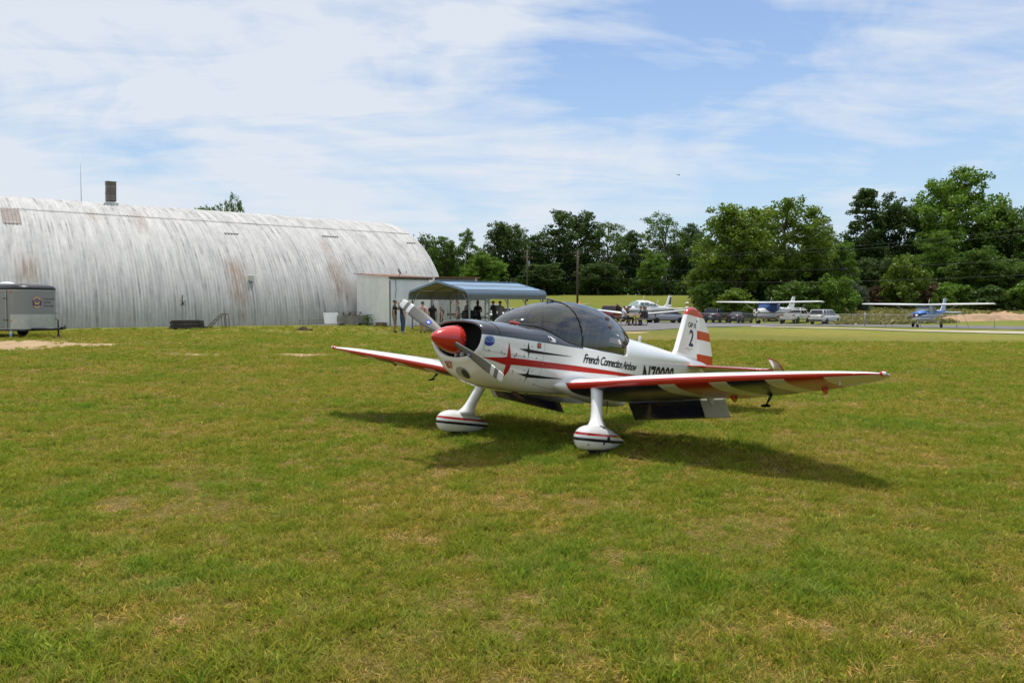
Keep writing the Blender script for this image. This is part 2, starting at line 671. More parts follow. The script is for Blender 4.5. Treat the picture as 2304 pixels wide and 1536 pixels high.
def ell(X, Y, c, ax, rx, ry):
    """soft ellipse round c, long axis ax"""
    dx, dy = X - c[0], Y - c[1]
    p = (dx * ax[0] + dy * ax[1]) / rx
    q = (-dx * ax[1] + dy * ax[0]) / ry
    return np.clip(1.25 - np.sqrt(p * p + q * q), 0, 1)


def dirt_at(X, Y):
    d = np.zeros_like(X)
    for (u0, v0, u1, v1, th, k) in DIRT:
        a, b = gp(u0, v0), gp(u1, v1)
        c = (a + b) / 2; ax = (b - a); ln = ax.length / 2; ax.normalize()
        d = np.maximum(d, k * ell(X, Y, c, ax, ln * 1.25, th))
    return d


def build_ground():
    ys = np.concatenate([[-3000, -900, -300, -100, -40, -20], np.arange(-10, 70, .5), np.arange(70, 130, 1.0), np.arange(130, 260, 3.0), [300, 400, 600, 1000, 2000, 6000]])
    xs = np.concatenate([[-6000, -2000, -900, -400, -220, -150, -110, -80], np.arange(-60, 80, .7), [85, 100, 125, 160, 230, 400, 900, 2000, 6000]])
    X, Y = np.meshgrid(xs, ys)
    Z = tzs(X, Y)
    rng = np.random.default_rng(3)
    Z = Z + 0.012 * np.sin(X * 1.7 + np.sin(Y * .9)) * np.sin(Y * 1.3 + X * .4) * (np.hypot(X, Y) < 300)
    nx, ny = len(xs), len(ys)
    V = np.stack([X.ravel(), Y.ravel(), Z.ravel()], 1)
    i = np.arange(nx * ny).reshape(ny, nx)
    Q = np.stack([i[:-1, :-1].ravel(), i[:-1, 1:].ravel(), i[1:, 1:].ravel(), i[1:, :-1].ravel()], 1)
    d = dirt_at(X, Y)
    cl = np.zeros_like(X)
    for (u, dd, rx, ry) in ((2230, 104, 11, 5), (2130, 108, 7, 3)):
        c = on(u, dd)
        cl = np.maximum(cl, ell(X, Y, c, (1, .1), rx, ry))
    bare = np.clip((58 - np.hypot(X, Y)) / 36, 0, 1)
    fld = np.clip((Y - 84 - .12 * X) / 14, 0, 1)
    me = np_mesh('ground', V, Q, ground_material(), dict(dirt=d.ravel(), clay=cl.ravel(), field=fld.ravel(), bare=bare.ravel()), smooth=True)
    tag(link('ground', me), 'mown airfield grass with bare sandy patches', None, None, 'structure')


# bare soil in the turf: streaks between two places, width, strength
DIRT = [(-80, 779, 140, 774, 3.4, 1.25), (90, 779, 260, 776, 1.2, 1.1), (330, 797, 560, 799, .7, .62), (600, 799, 770, 799, .7, 1.0), (20, 800, 160, 806, .5, .3), (560, 777, 720, 782, .4, .35),
        (1405, 750, 1450, 746, .9, .75), (1420, 741, 1500, 745, .8, .5), (900, 757, 960, 757, .35, .5), (0, 930, 60, 935, .12, .45), (960, 1095, 1000, 1100, .1, .5), (1640, 1010, 1720, 1016, .06, .45),
        (300, 1205, 380, 1215, .12, .4), (1080, 1130, 1160, 1140, .1, .45), (1600, 1210, 1700, 1205, .12, .4), (600, 1140, 700, 1150, .12, .42), (1990, 1330, 2080, 1320, .1, .4), (860, 1450, 960, 1440, .08, .45)]
build_ground()


def strip(name, pts, mat, lift, label, z_sub=6):
    """a paved sheet laid over the ground: pts are matching (left, right) pairs of ground positions"""
    V, Q = [], []
    W = 8
    P = []
    for a, b in pts:
        P.append((np.array(a[:2]), np.array(b[:2])))
    rows = []
    for k in range(len(P) - 1):
        for t in np.linspace(0, 1, z_sub, endpoint=(k == len(P) - 2)):
            rows.append((P[k][0] * (1 - t) + P[k + 1][0] * t, P[k][1] * (1 - t) + P[k + 1][1] * t))
    for a, b in rows:
        for w in np.linspace(0, 1, W):
            p = a * (1 - w) + b * w
            V.append((p[0], p[1], tz(p[0], p[1]) + lift))
    for r in range(len(rows) - 1):
        for w in range(W - 1):
            i = r * W + w
            Q.append((i, i + 1, i + W + 1, i + W))
    return tag(link(name, np_mesh(name, V, Q, mat, smooth=True)), label, None, None, 'structure')


asphalt = pm('asphalt', (.135, .13, .13), .9, var=.22, scale=1.2, bump=.3, bscale=40)
concrete = pm('concrete_path', (.40, .34, .25), .9, var=.2, scale=.8, bump=.2)
# apron beside the shelter running on as the road in front of the fence
strip('apron', [(gp(1120, 742), gp(1120, 727)), (gp(1300, 745), gp(1300, 725)), (gp(1400, 746), gp(1400, 723.5)), (gp(1480, 743), gp(1480, 724)), (gp(1560, 737.5), gp(1560, 726)), (gp(1640, 735.5), gp(1640, 727.5)), (gp(1750, 734), gp(1750, 728.5))], asphalt, .03, 'grey asphalt apron under the picnic table')
strip('taxi_road', [(gp(1750, 733.6), gp(1750, 729)), (gp(1860, 734), gp(1860, 729.5)), (gp(1946, 735.5), gp(1946, 730.5)), (gp(2080, 738), gp(2080, 732)), (gp(2200, 740), gp(2200, 733.5)), (gp(2400, 743), gp(2400, 736))], asphalt, .034, 'grey asphalt road along the wire fence')
strip('concrete_path', [(gp(1690, 736), gp(1690, 734.6)), (gp(1800, 738.4), gp(1800, 736.6)), (gp(1930, 741.6), gp(1930, 739.4)), (gp(2050, 745.6), gp(2050, 743)), (gp(2180, 749), gp(2180, 745.2)), (gp(2420, 755), gp(2420, 748.5))], concrete, .036, 'pale concrete strip in the grass')


# ---------------------------------------------------------------- turf blades (nobody could count them)
def blade_material():
    m = bpy.data.materials.new('grass_blades')
    m.use_nodes = True
    nt = m.node_tree; N, L = nt.nodes, nt.links
    N.clear()
    out = N.new('ShaderNodeOutputMaterial')
    g = N.new('ShaderNodeNewGeometry')
    c, noise, ramp, mix = grass_tint(N, L, g.outputs['Position'], True)
    df = N.new('ShaderNodeBsdfDiffuse'); L.new(c, df.inputs[0])
    tr = N.new('ShaderNodeBsdfTranslucent'); L.new(c, tr.inputs[0])
    mx = N.new('ShaderNodeMixShader'); mx.inputs[0].default_value = .42
    L.new(df.outputs[0], mx.inputs[1]); L.new(tr.outputs[0], mx.inputs[2])
    L.new(mx.outputs[0], out.inputs[0])
    return m


BLADE = blade_material()


def tuft_mesh(name, seed, nb, rad, hmin, hmax, wid, lean, straw):
    r = np.random.default_rng(seed)
    V, Q, T = [], [], []
    for k in range(nb):
        a = r.uniform(0, 2 * PI); q = rad * math.sqrt(r.random())
        x, y = q * math.cos(a), q * math.sin(a)
        st = r.random() < straw
        hgt = r.uniform(hmin, hmax)
        la = r.uniform(0, 2 * PI)
        ln = hgt * r.uniform(.3, lean) * (2.2 if st else 1.25)
        hz = hgt * (0.35 if st and r.random() < .6 else .8)
        dx, dy = math.cos(la) * ln, math.sin(la) * ln
        fa = r.uniform(0, PI)
        wx, wy = math.cos(fa) * wid / 2, math.sin(fa) * wid / 2
        o = len(V)
        V += [(x - wx, y - wy, -.006), (x + wx, y + wy, -.006), (x + dx * .35 + wx * .85, y + dy * .35 + wy * .85, hz * .6), (x + dx * .35 - wx * .85, y + dy * .35 - wy * .85, hz * .6),
              (x + dx + wx * .2, y + dy + wy * .2, hz), (x + dx - wx * .2, y + dy - wy * .2, hz)]
        Q += [(o, o + 1, o + 2, o + 3), (o + 3, o + 2, o + 4, o + 5)]
        t = r.uniform(.82, 1.0) if st else r.uniform(0, .75)
        T += [t] * 6
    return np_mesh(name, V, Q, BLADE, dict(tone=T))


def vnoise(x, y, s, seed):
    """smooth value noise, 0..1, grain s metres"""
    def h(i, j):
        q = np.sin(i * 127.1 + j * 311.7 + seed * 74.7) * 43758.5453
        return q - np.floor(q)
    X, Y = x / s, y / s
    i, j = np.floor(X), np.floor(Y)
    fx, fy = X - i, Y - j
    fx, fy = fx * fx * (3 - 2 * fx), fy * fy * (3 - 2 * fy)
    return (h(i, j) * (1 - fx) + h(i + 1, j) * fx) * (1 - fy) + (h(i, j + 1) * (1 - fx) + h(i + 1, j + 1) * fx) * fy


def build_grass():
    tc = bpy.data.collections.new('grass_tufts')
    specs = [(30, .075, .018, .055, .006, .8, .20), (32, .08, .02, .06, .0065, .9, .3), (26, .08, .015, .045, .0065, 1.3, .55), (30, .06, .03, .085, .006, .6, .08),
             (24, .09, .012, .038, .0065, 1.6, .8), (30, .07, .022, .07, .007, .8, .12), (20, .05, .04, .11, .006, .7, .15), (14, .06, .015, .045, .017, 1.2, .0), (13, .04, .02, .04, .016, 2.0, .0), (30, .06, .06, .12, .006, .7, .2)]
    for i, s in enumerate(specs):
        o = bpy.data.objects.new('grass_tuft', tuft_mesh('grass_tuft', 40 + i, *s))
        tc.objects.link(o)
        o.name = 'grass_tuft_%02d' % i
    rng = np.random.default_rng(11)
    P, S, I, U = [], [], [], []
    for d0, d1, dens, sc in ((3.4, 6, 540, .85), (6, 9, 360, .9), (9, 13, 180, 1.1), (13, 19, 110, 1.25), (19, 28, 60, 1.5), (28, 38, 26, 1.8), (38, 52, 10, 2.0), (52, 62, 3, 2.1)):
        wmax = d1 * 1.0
        n = int(dens * (d1 - d0) * 2 * wmax)
        x = rng.uniform(-wmax, wmax, n); y = rng.uniform(d0, d1, n)
        k = (np.abs(x) < y * .80 + .8) & ~((y > 36) & (x > -.09 * y)) & ~((y > 36) & (x < -.075 * y) & (y > 49.5 + .76 * (x + 10.4) - .6))
        x, y = x[k], y[k]
        dd = dirt_at(x, y)
        k = rng.random(len(x)) > dd * 1.35 - .12 * (dd > 0)
        for (wx, wy) in ((-.72, 10.17), (.96, 8.86)):          # trodden flat under the wheels
            k &= np.hypot(x - wx, y - wy) > .13
        x, y = x[k], y[k]
        # clumpiness
        f = np.sin(x * 2.1 + 1.7 * np.sin(y * 1.3)) * np.sin(y * 2.6 + 1.3 * np.sin(x * 1.9)) + .6 * np.sin(x * 5.3 + y * 3.1) * np.sin(y * 6.1 - x * 2.2)
        g = .55 * vnoise(x, y, .34, 1) + .45 * vnoise(x, y, .15, 2)          # clumps a hand or two across
        g = np.clip((g - .5) * 2.3, -1, 1)
        k = rng.random(len(x)) < .84 + .05 * f + .30 * g
        x, y, f, g = x[k], y[k], f[k], g[k]
        P.append(np.stack([x, y], 1))
        S.append(sc * rng.uniform(.65, 1.2, len(x)) * (1 + .08 * f + .38 * g))
        dry = rng.random(len(x)) < .34 - .10 * f - .30 * g
        ix = np.where(dry, rng.choice([1, 2, 4], len(x)), rng.choice([0, 0, 3, 5, 5, 1, 6, 7], len(x)))
        ix = np.where((ix == 6) & (rng.random(len(x)) < .55), 0, ix)
        rr = rng.random(len(x))
        ix = np.where(rr < .006, 8, np.where(rr < .012, 9, ix))
        I.append(ix)
        hq = np.where(ix == 8, -.25, 0) + .45 + .20 * np.sin(x * .9 + 2.0 * np.sin(y * .55)) * np.sin(y * .8 + 1.5 * np.sin(x * .7)) - .10 * f - .16 * g + .16 * (vnoise(x, y, .6, 5) - .5) + rng.normal(0, .15, len(x)) + .18 * dry
        U.append(np.clip(hq, 0, 1))
    P = np.concatenate(P); S = np.concatenate(S); I = np.concatenate(I); U = np.concatenate(U)
    Z = tzs(P[:, 0], P[:, 1])
    me = bpy.data.meshes.new('grass')
    me.vertices.add(len(P))
    me.vertices.foreach_set('co', np.column_stack([P, Z]).astype(np.float32).ravel())
    for nm, ty, arr in (('sc', 'FLOAT', S), ('rz', 'FLOAT', rng.uniform(0, 6.28, len(P))), ('ix', 'INT', I), ('hue', 'FLOAT', U)):
        a_ = me.attributes.new(nm, ty, 'POINT')
        a_.data.foreach_set('value', arr.astype(np.int32 if ty == 'INT' else np.float32))
    me.materials.append(BLADE)
    o = link('grass', me)
    tag(o, 'short mown grass blades with straw and clover', 'grass', None, 'stuff')
    ng = bpy.data.node_groups.new('turf', 'GeometryNodeTree')
    ng.interface.new_socket('Geometry', in_out='INPUT', socket_type='NodeSocketGeometry')
    ng.interface.new_socket('Geometry', in_out='OUTPUT', socket_type='NodeSocketGeometry')
    N, L = ng.nodes, ng.links
    gi, go = N.new('NodeGroupInput'), N.new('NodeGroupOutput')
    ci = N.new('GeometryNodeCollectionInfo')
    ci.inputs['Collection'].default_value = tc
    ci.inputs['Separate Children'].default_value = True
    ci.inputs['Reset Children'].default_value = True
    ip = N.new('GeometryNodeInstanceOnPoints')
    ip.inputs['Pick Instance'].default_value = True

    def named(nm, ty):
        a_ = N.new('GeometryNodeInputNamedAttribute')
        a_.data_type = ty
        a_.inputs['Name'].default_value = nm
        return a_.outputs['Attribute']
    cx = N.new('ShaderNodeCombineXYZ')
    L.new(named('rz', 'FLOAT'), cx.inputs['Z'])
    L.new(gi.outputs[0], ip.inputs['Points'])
    L.new(ci.outputs[0], ip.inputs['Instance'])
    L.new(named('ix', 'INT'), ip.inputs['Instance Index'])
    L.new(cx.outputs[0], ip.inputs['Rotation'])
    L.new(named('sc', 'FLOAT'), ip.inputs['Scale'])
    L.new(ip.outputs[0], go.inputs[0])
    md = o.modifiers.new('turf', 'NODES')
    md.node_group = ng
    return len(P)


build_grass()
# ---------------------------------------------------------------- trees
def leaf_material(name, c0, c1, trans=.38):
    m = bpy.data.materials.new(name)
    m.use_nodes = True
    nt = m.node_tree; N, L = nt.nodes, nt.links
    N.clear()
    out = N.new('ShaderNodeOutputMaterial')
    at_ = N.new('ShaderNodeAttribute'); at_.attribute_name = 'tone'
    r = N.new('ShaderNodeValToRGB')
    r.color_ramp.elements[0].color = (*c0, 1)
    r.color_ramp.elements[1].color = (*c1, 1)
    L.new(at_.outputs['Fac'], r.inputs[0])
    df = N.new('ShaderNodeBsdfDiffuse'); L.new(r.outputs[0], df.inputs[0])
    tr = N.new('ShaderNodeBsdfTranslucent'); L.new(r.outputs[0], tr.inputs[0])
    gl = N.new('ShaderNodeBsdfGlossy'); gl.inputs['Roughness'].default_value = .45
    gl.inputs[0].default_value = (.6, .65, .6, 1)
    mx = N.new('ShaderNodeMixShader'); mx.inputs[0].default_value = trans
    L.new(df.outputs[0], mx.inputs[1]); L.new(tr.outputs[0], mx.inputs[2])
    m2 = N.new('ShaderNodeMixShader'); m2.inputs[0].default_value = .03
    L.new(mx.outputs[0], m2.inputs[1]); L.new(gl.outputs[0], m2.inputs[2])
    L.new(m2.outputs[0], out.inputs[0])
    return m


LEAF = {
    'dark': leaf_material('leaf_dark_green', (.034, .070, .013), (.088, .145, .025)),
    'mid': leaf_material('leaf_mid_green', (.055, .112, .014), (.125, .205, .026)),
    'bright': leaf_material('leaf_bright_green', (.085, .170, .015), (.175, .290, .030)),
    'yellow': leaf_material('leaf_yellow_green', (.088, .150, .013), (.190, .270, .030)),
    'grey': leaf_material('leaf_grey_green', (.075, .100, .060), (.15, .18, .11)),
    'dry': leaf_material('leaf_russet', (.07, .045, .025), (.16, .10, .06)),
}
BARK = pm('bark', (.085, .068, .052), .95, var=.3, scale=9, bump=.6)


def leaf_cards(rng, centers, rad, per, size, up=.35, squash=.75):
    """small leaf sprays spread round each twig end; returns verts, quads, tone"""
    n = len(centers) * per
    c = np.repeat(centers, per, axis=0)
    off = rng.normal(size=(n, 3)); off /= np.linalg.norm(off, axis=1, keepdims=True)
    off *= (rng.random((n, 1)) ** .45) * np.repeat(rad, per)[:, None]
    off[:, 2] *= squash
    p = c + off
    nr = rng.normal(size=(n, 3)) + off / (np.linalg.norm(off, axis=1, keepdims=True) + 1e-6) * .9
    nr[:, 2] += up * 1.6
    nr /= np.linalg.norm(nr, axis=1, keepdims=True)
    t = np.cross(nr, rng.normal(size=(n, 3))); t /= np.linalg.norm(t, axis=1, keepdims=True)
    b = np.cross(nr, t)
    s = size * rng.uniform(.6, 1.3, (n, 1))
    w = s * rng.uniform(.45, .8, (n, 1))
    V = np.stack([p - t * s * .5, p + b * w * .5, p + t * s * .5, p - b * w * .5 + nr * s * .1], 1).reshape(-1, 3)
    Q = np.arange(n * 4).reshape(-1, 4)
    ct = np.repeat(rng.random(len(centers)), per)
    tone = np.clip(.6 * ct + .4 * rng.random(n), 0, 1)
    return V, Q, np.repeat(tone, 4)


def make_tree_meshes(seed, H, R, kind):
    """returns (trunk mesh, crown mesh) for a tree H tall and about R wide either side, base at 0"""
    rng = np.random.default_rng(seed)
    rnd = random.Random(seed)
    tb = MB()
    cent, rad = [], []
    if kind == 'pine':
        tb.tube([(0, 0, -.3), (.1, 0, H * .5), (0, .1, H * .97)], [H * .016, H * .011, .03], 8)
        for k in range(150):
            z = H * rnd.uniform(.25, 1.0)
            a = rnd.uniform(0, 2 * PI)
            r = R * (1.08 - z / H) ** .6 * rnd.uniform(.5, 1.1)
            p = (r * math.cos(a), r * math.sin(a), z + r * .08)
            if k % 2 == 0:
                tb.tube([(0, 0, z - .3), p], [.07, .02], 5)
            cent.append(p); rad.append(rnd.uniform(.7, 1.3))
        cards = leaf_cards(rng, np.array(cent), np.array(rad), 70, .42, .3, .5)
    else:
        dens = {'broad': 1.0, 'tall': 1.0, 'airy': .62, 'bush': 1.0}[kind]
        tw = H * (.02 if kind != 'bush' else .012)
        zc0 = {'broad': .30, 'tall': .30, 'airy': .38, 'bush': .06}[kind]
        lean = (rnd.uniform(-.05, .05) * H, rnd.uniform(-.05, .05) * H)
        tb.tube([(0, 0, -.3), (lean[0] * .3, lean[1] * .3, H * .3), (lean[0], lean[1], H * .72)], [tw * 1.25, tw * .8, tw * .3], 9)
        nl = {'broad': 15, 'tall': 13, 'airy': 12, 'bush': 8}[kind]
        for k in range(nl):
            f = (k + .5) / nl
            z = H * (zc0 + (1 - zc0 - .08) * f)
            ff = (z / H - zc0) / (1 - zc0)
            prof = math.sin(PI * min(1, max(.06, ff * .86 + .14))) ** .6 if kind != 'tall' else (.55 + .45 * math.sin(PI * ff)) * (1.05 - .55 * ff)
            a = k * 2.4 + rnd.uniform(-.5, .5)
            r = R * prof * rnd.uniform(.35, .72)
            lc = Vector((lean[0] * ff + r * math.cos(a), lean[1] * ff + r * math.sin(a), z))
            lr = R * rnd.uniform(.30, .50) * (.75 + .35 * prof)
            st = Vector((lean[0] * ff * .5, lean[1] * ff * .5, max(.1 * H if kind != 'bush' else 0, z - r * .9 - .05 * H)))
            mid = st.lerp(lc, .5) + Vector((0, 0, .03 * H))
            tb.tube([st, mid, lc], [tw * .42, tw * .26, tw * .1], 6)
            nc = int(16 * dens * (lr / (R * .4)) ** 2) + 5
            for _ in range(nc):
                d = Vector((rnd.gauss(0, 1), rnd.gauss(0, 1), rnd.gauss(.25, 1))).normalized()
                q = lc + Vector((d.x * lr, d.y * lr, d.z * lr * .8)) * (rnd.random() ** .35)
                if q.z < H * zc0 * .6 and kind != 'bush':
                    continue
                q.z = max(q.z, .15)
                cent.append(tuple(q)); rad.append(R * rnd.uniform(.085, .17) + .12)
                if rnd.random() < .25:
                    tb.tube([lc, q], [tw * .09, tw * .03], 4)
        size = max(.10, R * .066) if kind != 'bush' else max(.09, R * .10)
        cards = leaf_cards(rng, np.array(cent), np.array(rad), {'broad': 52, 'tall': 52, 'airy': 36, 'bush': 40}[kind], size)
    me = bpy.data.meshes.new('trunk')
    me.from_pydata(tb.v, [], tb.f)
    me.materials.append(BARK)
    me.polygons.foreach_set('use_smooth', [True] * len(me.polygons))
    cm = np_mesh('crown', cards[0], cards[1], LEAF['mid'], dict(tone=cards[2]))
    return me, cm


TREE = {}
for _kd, (_h, _r, _ns) in {'broad': (18, 6.5, 4), 'tall': (20, 4.5, 3), 'airy': (19, 6, 2), 'pine': (20, 4.5, 1), 'bush': (4, 2.6, 3)}.items():
    TREE[_kd] = [(make_tree_meshes(100 + 7 * i + len(_kd), _h, _r, _kd), _h, _r) for i in range(_ns)]


def tree(kind, var, u, v_top, d, w_px, leaf, label, name='tree', cat='tree', group='trees beyond the field', rz=0.0, dz=0.0):
    p = on(u, d)
    p.z += dz
    top = at(u, v_top, d).z
    (tm, cm), h0, r0 = TREE[kind][var % len(TREE[kind])]
    H = top - p.z
    R = w_px / 2 / FPX * d
    e = thing(name, label, cat, p, rz, group)
    e.scale = (R / r0 * 1.0, R / r0 * 1.0, H / h0)
    link('trunk', tm, e)
    c = link('crown', cm, e)
    c.material_slots[0].link = 'OBJECT'
    c.material_slots[0].material = LEAF[leaf]
    return e


FT = 'trees of the far wood behind the grassy rise'
RT = 'trees at the edge of the wood on the right'
for a in (
    ('tall', 0, 957, 533, 186, 60, 'dark', 'dark tree just showing over the rounded end of the hangar', FT, .3),
    ('broad', 0, 1000, 536, 180, 100, 'mid', 'mid green tree nearest the hangar end, low round crown', FT, 1.1),
    ('tall', 1, 1050, 508, 184, 60, 'bright', 'slim bright green tree with a pointed top behind the shelter', FT, 2.0),
    ('broad', 1, 1138, 497, 190, 125, 'dark', 'broad dark tree above the middle of the blue shelter roof', FT, .7),
    ('broad', 2, 1092, 572, 176, 110, 'bright', 'low bright green tree in front of the wood over the blue roof', FT, 2.6),
    ('tall', 2, 1205, 518, 186, 85, 'dark', 'narrow dark tree behind the pole with two crossarms', FT, 1.5),
    ('broad', 3, 1282, 466, 190, 150, 'dark', 'tallest dark tree of the far wood, above the plane canopy', FT, .2),
    ('airy', 0, 1372, 492, 186, 105, 'mid', 'mid green tree with thin upper crown next to the tallest dark one', FT, 3.0),
    ('tall', 1, 1424, 512, 190, 90, 'dark', 'dark narrow tree between two thinner crowns', FT, 4.4),
    ('airy', 1, 1494, 478, 186, 125, 'mid', 'airy light tree with sky showing through its crown', FT, 1.9),
    ('broad', 2, 1466, 566, 176, 75, 'bright', 'small light green tree standing in front of the airy one', FT, .9),
    ('broad', 0, 1552, 508, 190, 85, 'dark', 'dark rounded tree left of the big yellow-green pair', FT, 2.2),
    ('broad', 1, 1345, 590, 178, 110, 'dark', 'low dark tree at the wood edge right of the utility pole', FT, 5.0),
    ('broad', 3, 1225, 590, 178, 120, 'dark', 'low dark tree at the wood edge left of the utility pole', FT, 3.7),
    ('broad', 1, 1655, 457, 118, 200, 'yellow', 'big yellow-green tree behind the covered airplane, left of the pair', RT, .5),
    ('broad', 3, 1765, 447, 122, 225, 'yellow', 'big yellow-green tree behind the covered airplane, right and taller of the pair', RT, 2.5),
    ('tall', 0, 1852, 482, 150, 95, 'mid', 'mid green tree rising just right of the yellow-green pair', RT, 1.2),
    ('pine', 0, 1942, 428, 152, 120, 'dark', 'tall dark pine standing above the wood edge', RT, 0),
    ('broad', 2, 2020, 448, 156, 165, 'dark', 'wide dark tree between the pine and the tallest tree', RT, 1.8),
    ('broad', 0, 2148, 386, 146, 220, 'bright', 'tallest bright green tree on the right with a domed crown', RT, 3.3),
    ('broad', 1, 2262, 455, 140, 165, 'mid', 'mid green tree right of the tallest bright one', RT, .1),
    ('broad', 3, 2345, 490, 136, 170, 'mid', 'mid green tree cut by the right edge of the photo', RT, 4.1),
    ('tall', 1, 1895, 535, 126, 90, 'bright', 'bright green upright tree behind the white sport utility vehicle', RT, 2.9),
    ('tall', 2, 2108, 512, 134, 110, 'bright', 'bright green tree below the tallest one with a pointed crown', RT, .4),
    ('broad', 2, 2195, 560, 128, 150, 'mid', 'mid green lower tree above the blue airplane tail', RT, 4.9),
    ('broad', 0, 2275, 585, 124, 150, 'mid', 'low spreading tree near the red clay mound', RT, 5.6),
    ('broad', 3, 1965, 575, 128, 110, 'dark', 'low dark tree between the white vehicle and the blue airplane', RT, 5.9),
    ('broad', 1, 1820, 560, 128, 120, 'dark', 'dark low tree filling the foot of the yellow-green pair', RT, 3.9),
    ('broad', 2, 1595, 575, 124, 120, 'yellow', 'small yellowish tree at the left foot of the big pair', RT, 1.0),
):
    tree(a[0], a[1], a[2], a[3], a[4], a[5], a[6], a[7], group=a[8], rz=a[9])
# the wood is broken up near its foot by bushes
BU = 'bushes along the wood edge'
for a in (
    (0, 2028, 586, 120, 115, 'yellow', 'round yellow-green shrub tree above the blue airplane wing'), (1, 1936, 642, 116, 62, 'grey', 'grey-green round bush right of the white vehicle'),
    (2, 1882, 622, 112, 95, 'bright', 'bright green bush behind the white sport utility vehicle'), (0, 1655, 655, 110, 110, 'yellow', 'bush behind the dark grey vehicle and black sedan'),
    (1, 1760, 640, 112, 130, 'mid', 'wide bush behind the covered airplane'), (2, 2075, 640, 122, 90, 'dry', 'russet dead brush behind the small sapling'),
    (0, 1985, 645, 122, 70, 'dry', 'russet brush between the grey-green bush and the yellow-green shrub'), (1, 2150, 640, 120, 110, 'bright', 'bush behind the blue airplane tail'),
    (2, 2230, 645, 116, 120, 'dark', 'dark bush above the clay mound'), (0, 1600, 640, 114, 90, 'mid', 'bush at the left foot of the yellow-green pair'), (1, 1830, 640, 114, 80, 'mid', 'bush between the white pickup and the white vehicle'), (0, 2310, 640, 114, 110, 'bright', 'bush at the right edge of the photo')):
    tree('bush', a[0], a[1], a[2], a[3], a[4], a[5], a[6], name='bush', cat='bush', group=BU, rz=a[1] * .7)
tree('tall', 0, 2102, 655, 104, 24, 'bright', 'small bright green sapling standing alone behind the blue airplane', 'sapling', 'tree', None, .3)
# branches that show over the hangar roof
tree('airy', 0, 470, 448, 92, 95, 'mid', 'thin leafy treetop showing over the hangar ridge, left of two', group='treetops over the hangar', rz=.8)
tree('airy', 1, 535, 436, 90, 62, 'mid', 'thin leafy treetop showing over the hangar ridge, right of two', group='treetops over the hangar', rz=2.1)


def undergrowth():
    """the dark mass of the wood behind and between the trees one can tell apart"""
    rng = np.random.default_rng(5)
    C, R = [], []
    for (u0, u1, d0, d1, h, n) in ((900, 1590, 188, 204, 11.0, 1700), (900, 1600, 196, 214, 16.0, 1700), (1560, 2420, 128, 146, 6.0, 1100), (1800, 2440, 150, 172, 14.5, 1900), (1560, 1860, 128, 150, 12.0, 1300), (2430, 3000, 118, 165, 15.0, 2200), (880, 1590, 180, 190, 4.0, 900), (880, 1600, 190, 206, 5.0, 900)):
        u = rng.uniform(u0, u1, n); d = rng.uniform(d0, d1, n)
        x = (u - 1152) / FPX * d
        z = tzs(x, d) + h * rng.random(n) ** .8 * (.75 + .25 * np.sin(x * .35) * np.sin(x * .13 + 1))
        C.append(np.stack([x, d, z], 1)); R.append(rng.uniform(.9, 1.9, n))
    V, Q, T = leaf_cards(rng, np.concatenate(C), np.concatenate(R), 20, .62)
    me = np_mesh('undergrowth', V, Q, LEAF['dark'], dict(tone=T))
    tag(link('undergrowth', me), 'dark mass of leaves deep in the wood behind the trees', 'undergrowth', None, 'stuff')


undergrowth()


def tall_grass():
    """rough unmown grass beyond the fence on the right"""
    rng = np.random.default_rng(8)
    n = 9000
    u = rng.uniform(1880, 2420, n); d = rng.uniform(92, 128, n)
    x = (u - 1152) / FPX * d
    k = ~((np.abs(x - on(2235, 98).x) < 8) & (d < 101))
    x, d = x[k], d[k]
    z = tzs(x, d)
    C = np.stack([x, d, z + .2], 1)
    V, Q, T = leaf_cards(rng, C, rng.uniform(.2, .45, len(C)), 4, .5, 0, .8)
    me = np_mesh('tall_grass', V, Q, leaf_material('rough_grass', (.16, .17, .03), (.38, .33, .12)), dict(tone=T))
    tag(link('tall_grass', me), 'rough tall grass in front of the wood edge', 'grass', None, 'stuff')


tall_grass()


def clay_mound():
    """spread heap of red clay beyond the fence"""
    rng = np.random.default_rng(6)
    n, m = 46, 22
    X, Y = np.meshgrid(np.linspace(-8.5, 8.5, n), np.linspace(-3.2, 3.2, m))
    Z = np.clip(1 - (X / 8.3) ** 2 - (Y / 3.0) ** 2, 0, 1) ** .8 * .95
    Z *= .8 + .25 * np.sin(X * 1.1 + .5) * np.cos(Y * 1.7) + .08 * rng.normal(size=X.shape)
    c = on(2235, 98)
    Z = Z + tzs(X + c.x, Y + c.y) - c.z - .05
    i = np.arange(n * m).reshape(m, n)
    Q = np.stack([i[:-1, :-1].ravel(), i[:-1, 1:].ravel(), i[1:, 1:].ravel(), i[1:, :-1].ravel()], 1)
    mt = pm('red_clay', (.36, .23, .13), 1.0, var=.35, scale=.9, bump=.6)
    me = np_mesh('earth_mound', np.stack([X.ravel(), Y.ravel(), Z.ravel()], 1), Q, mt, smooth=True)
    o = link('earth_mound', me, None, c)
    tag(o, 'low mound of red clay beyond the fence behind the blue airplane', 'earth mound')


clay_mound()
# ---------------------------------------------------------------- the arched metal hangar
HA = np.array([math.sin(.92), math.cos(.92), 0.0])
HN = np.array([-HA[1], HA[0], 0.0])
HP0 = np.array([(803 - 1152) / FPX * 52.17, 52.17, 0.34])
HR, HH, H_END, H_START = 11.68, 8.23, 7.06, -31.66
HROT = Matrix(((HA[0], HN[0], 0), (HA[1], HN[1], 0), (0, 0, 1)))     # local x along the hangar, y away from us


def hl(s, th, off=0.0):
    """hangar shell in its own frame"""
    c, sn = math.cos(th), math.sin(th)
    nx, nz = -c / HR, sn / HH
    k = math.hypot(nx, nz)
    return (s, HR - HR * c + off * nx / k, HH * sn + off * nz / k)


def hw(s, th, off=0.0):
    return Vector(HP0) + HROT @ Vector(hl(s, th, off))


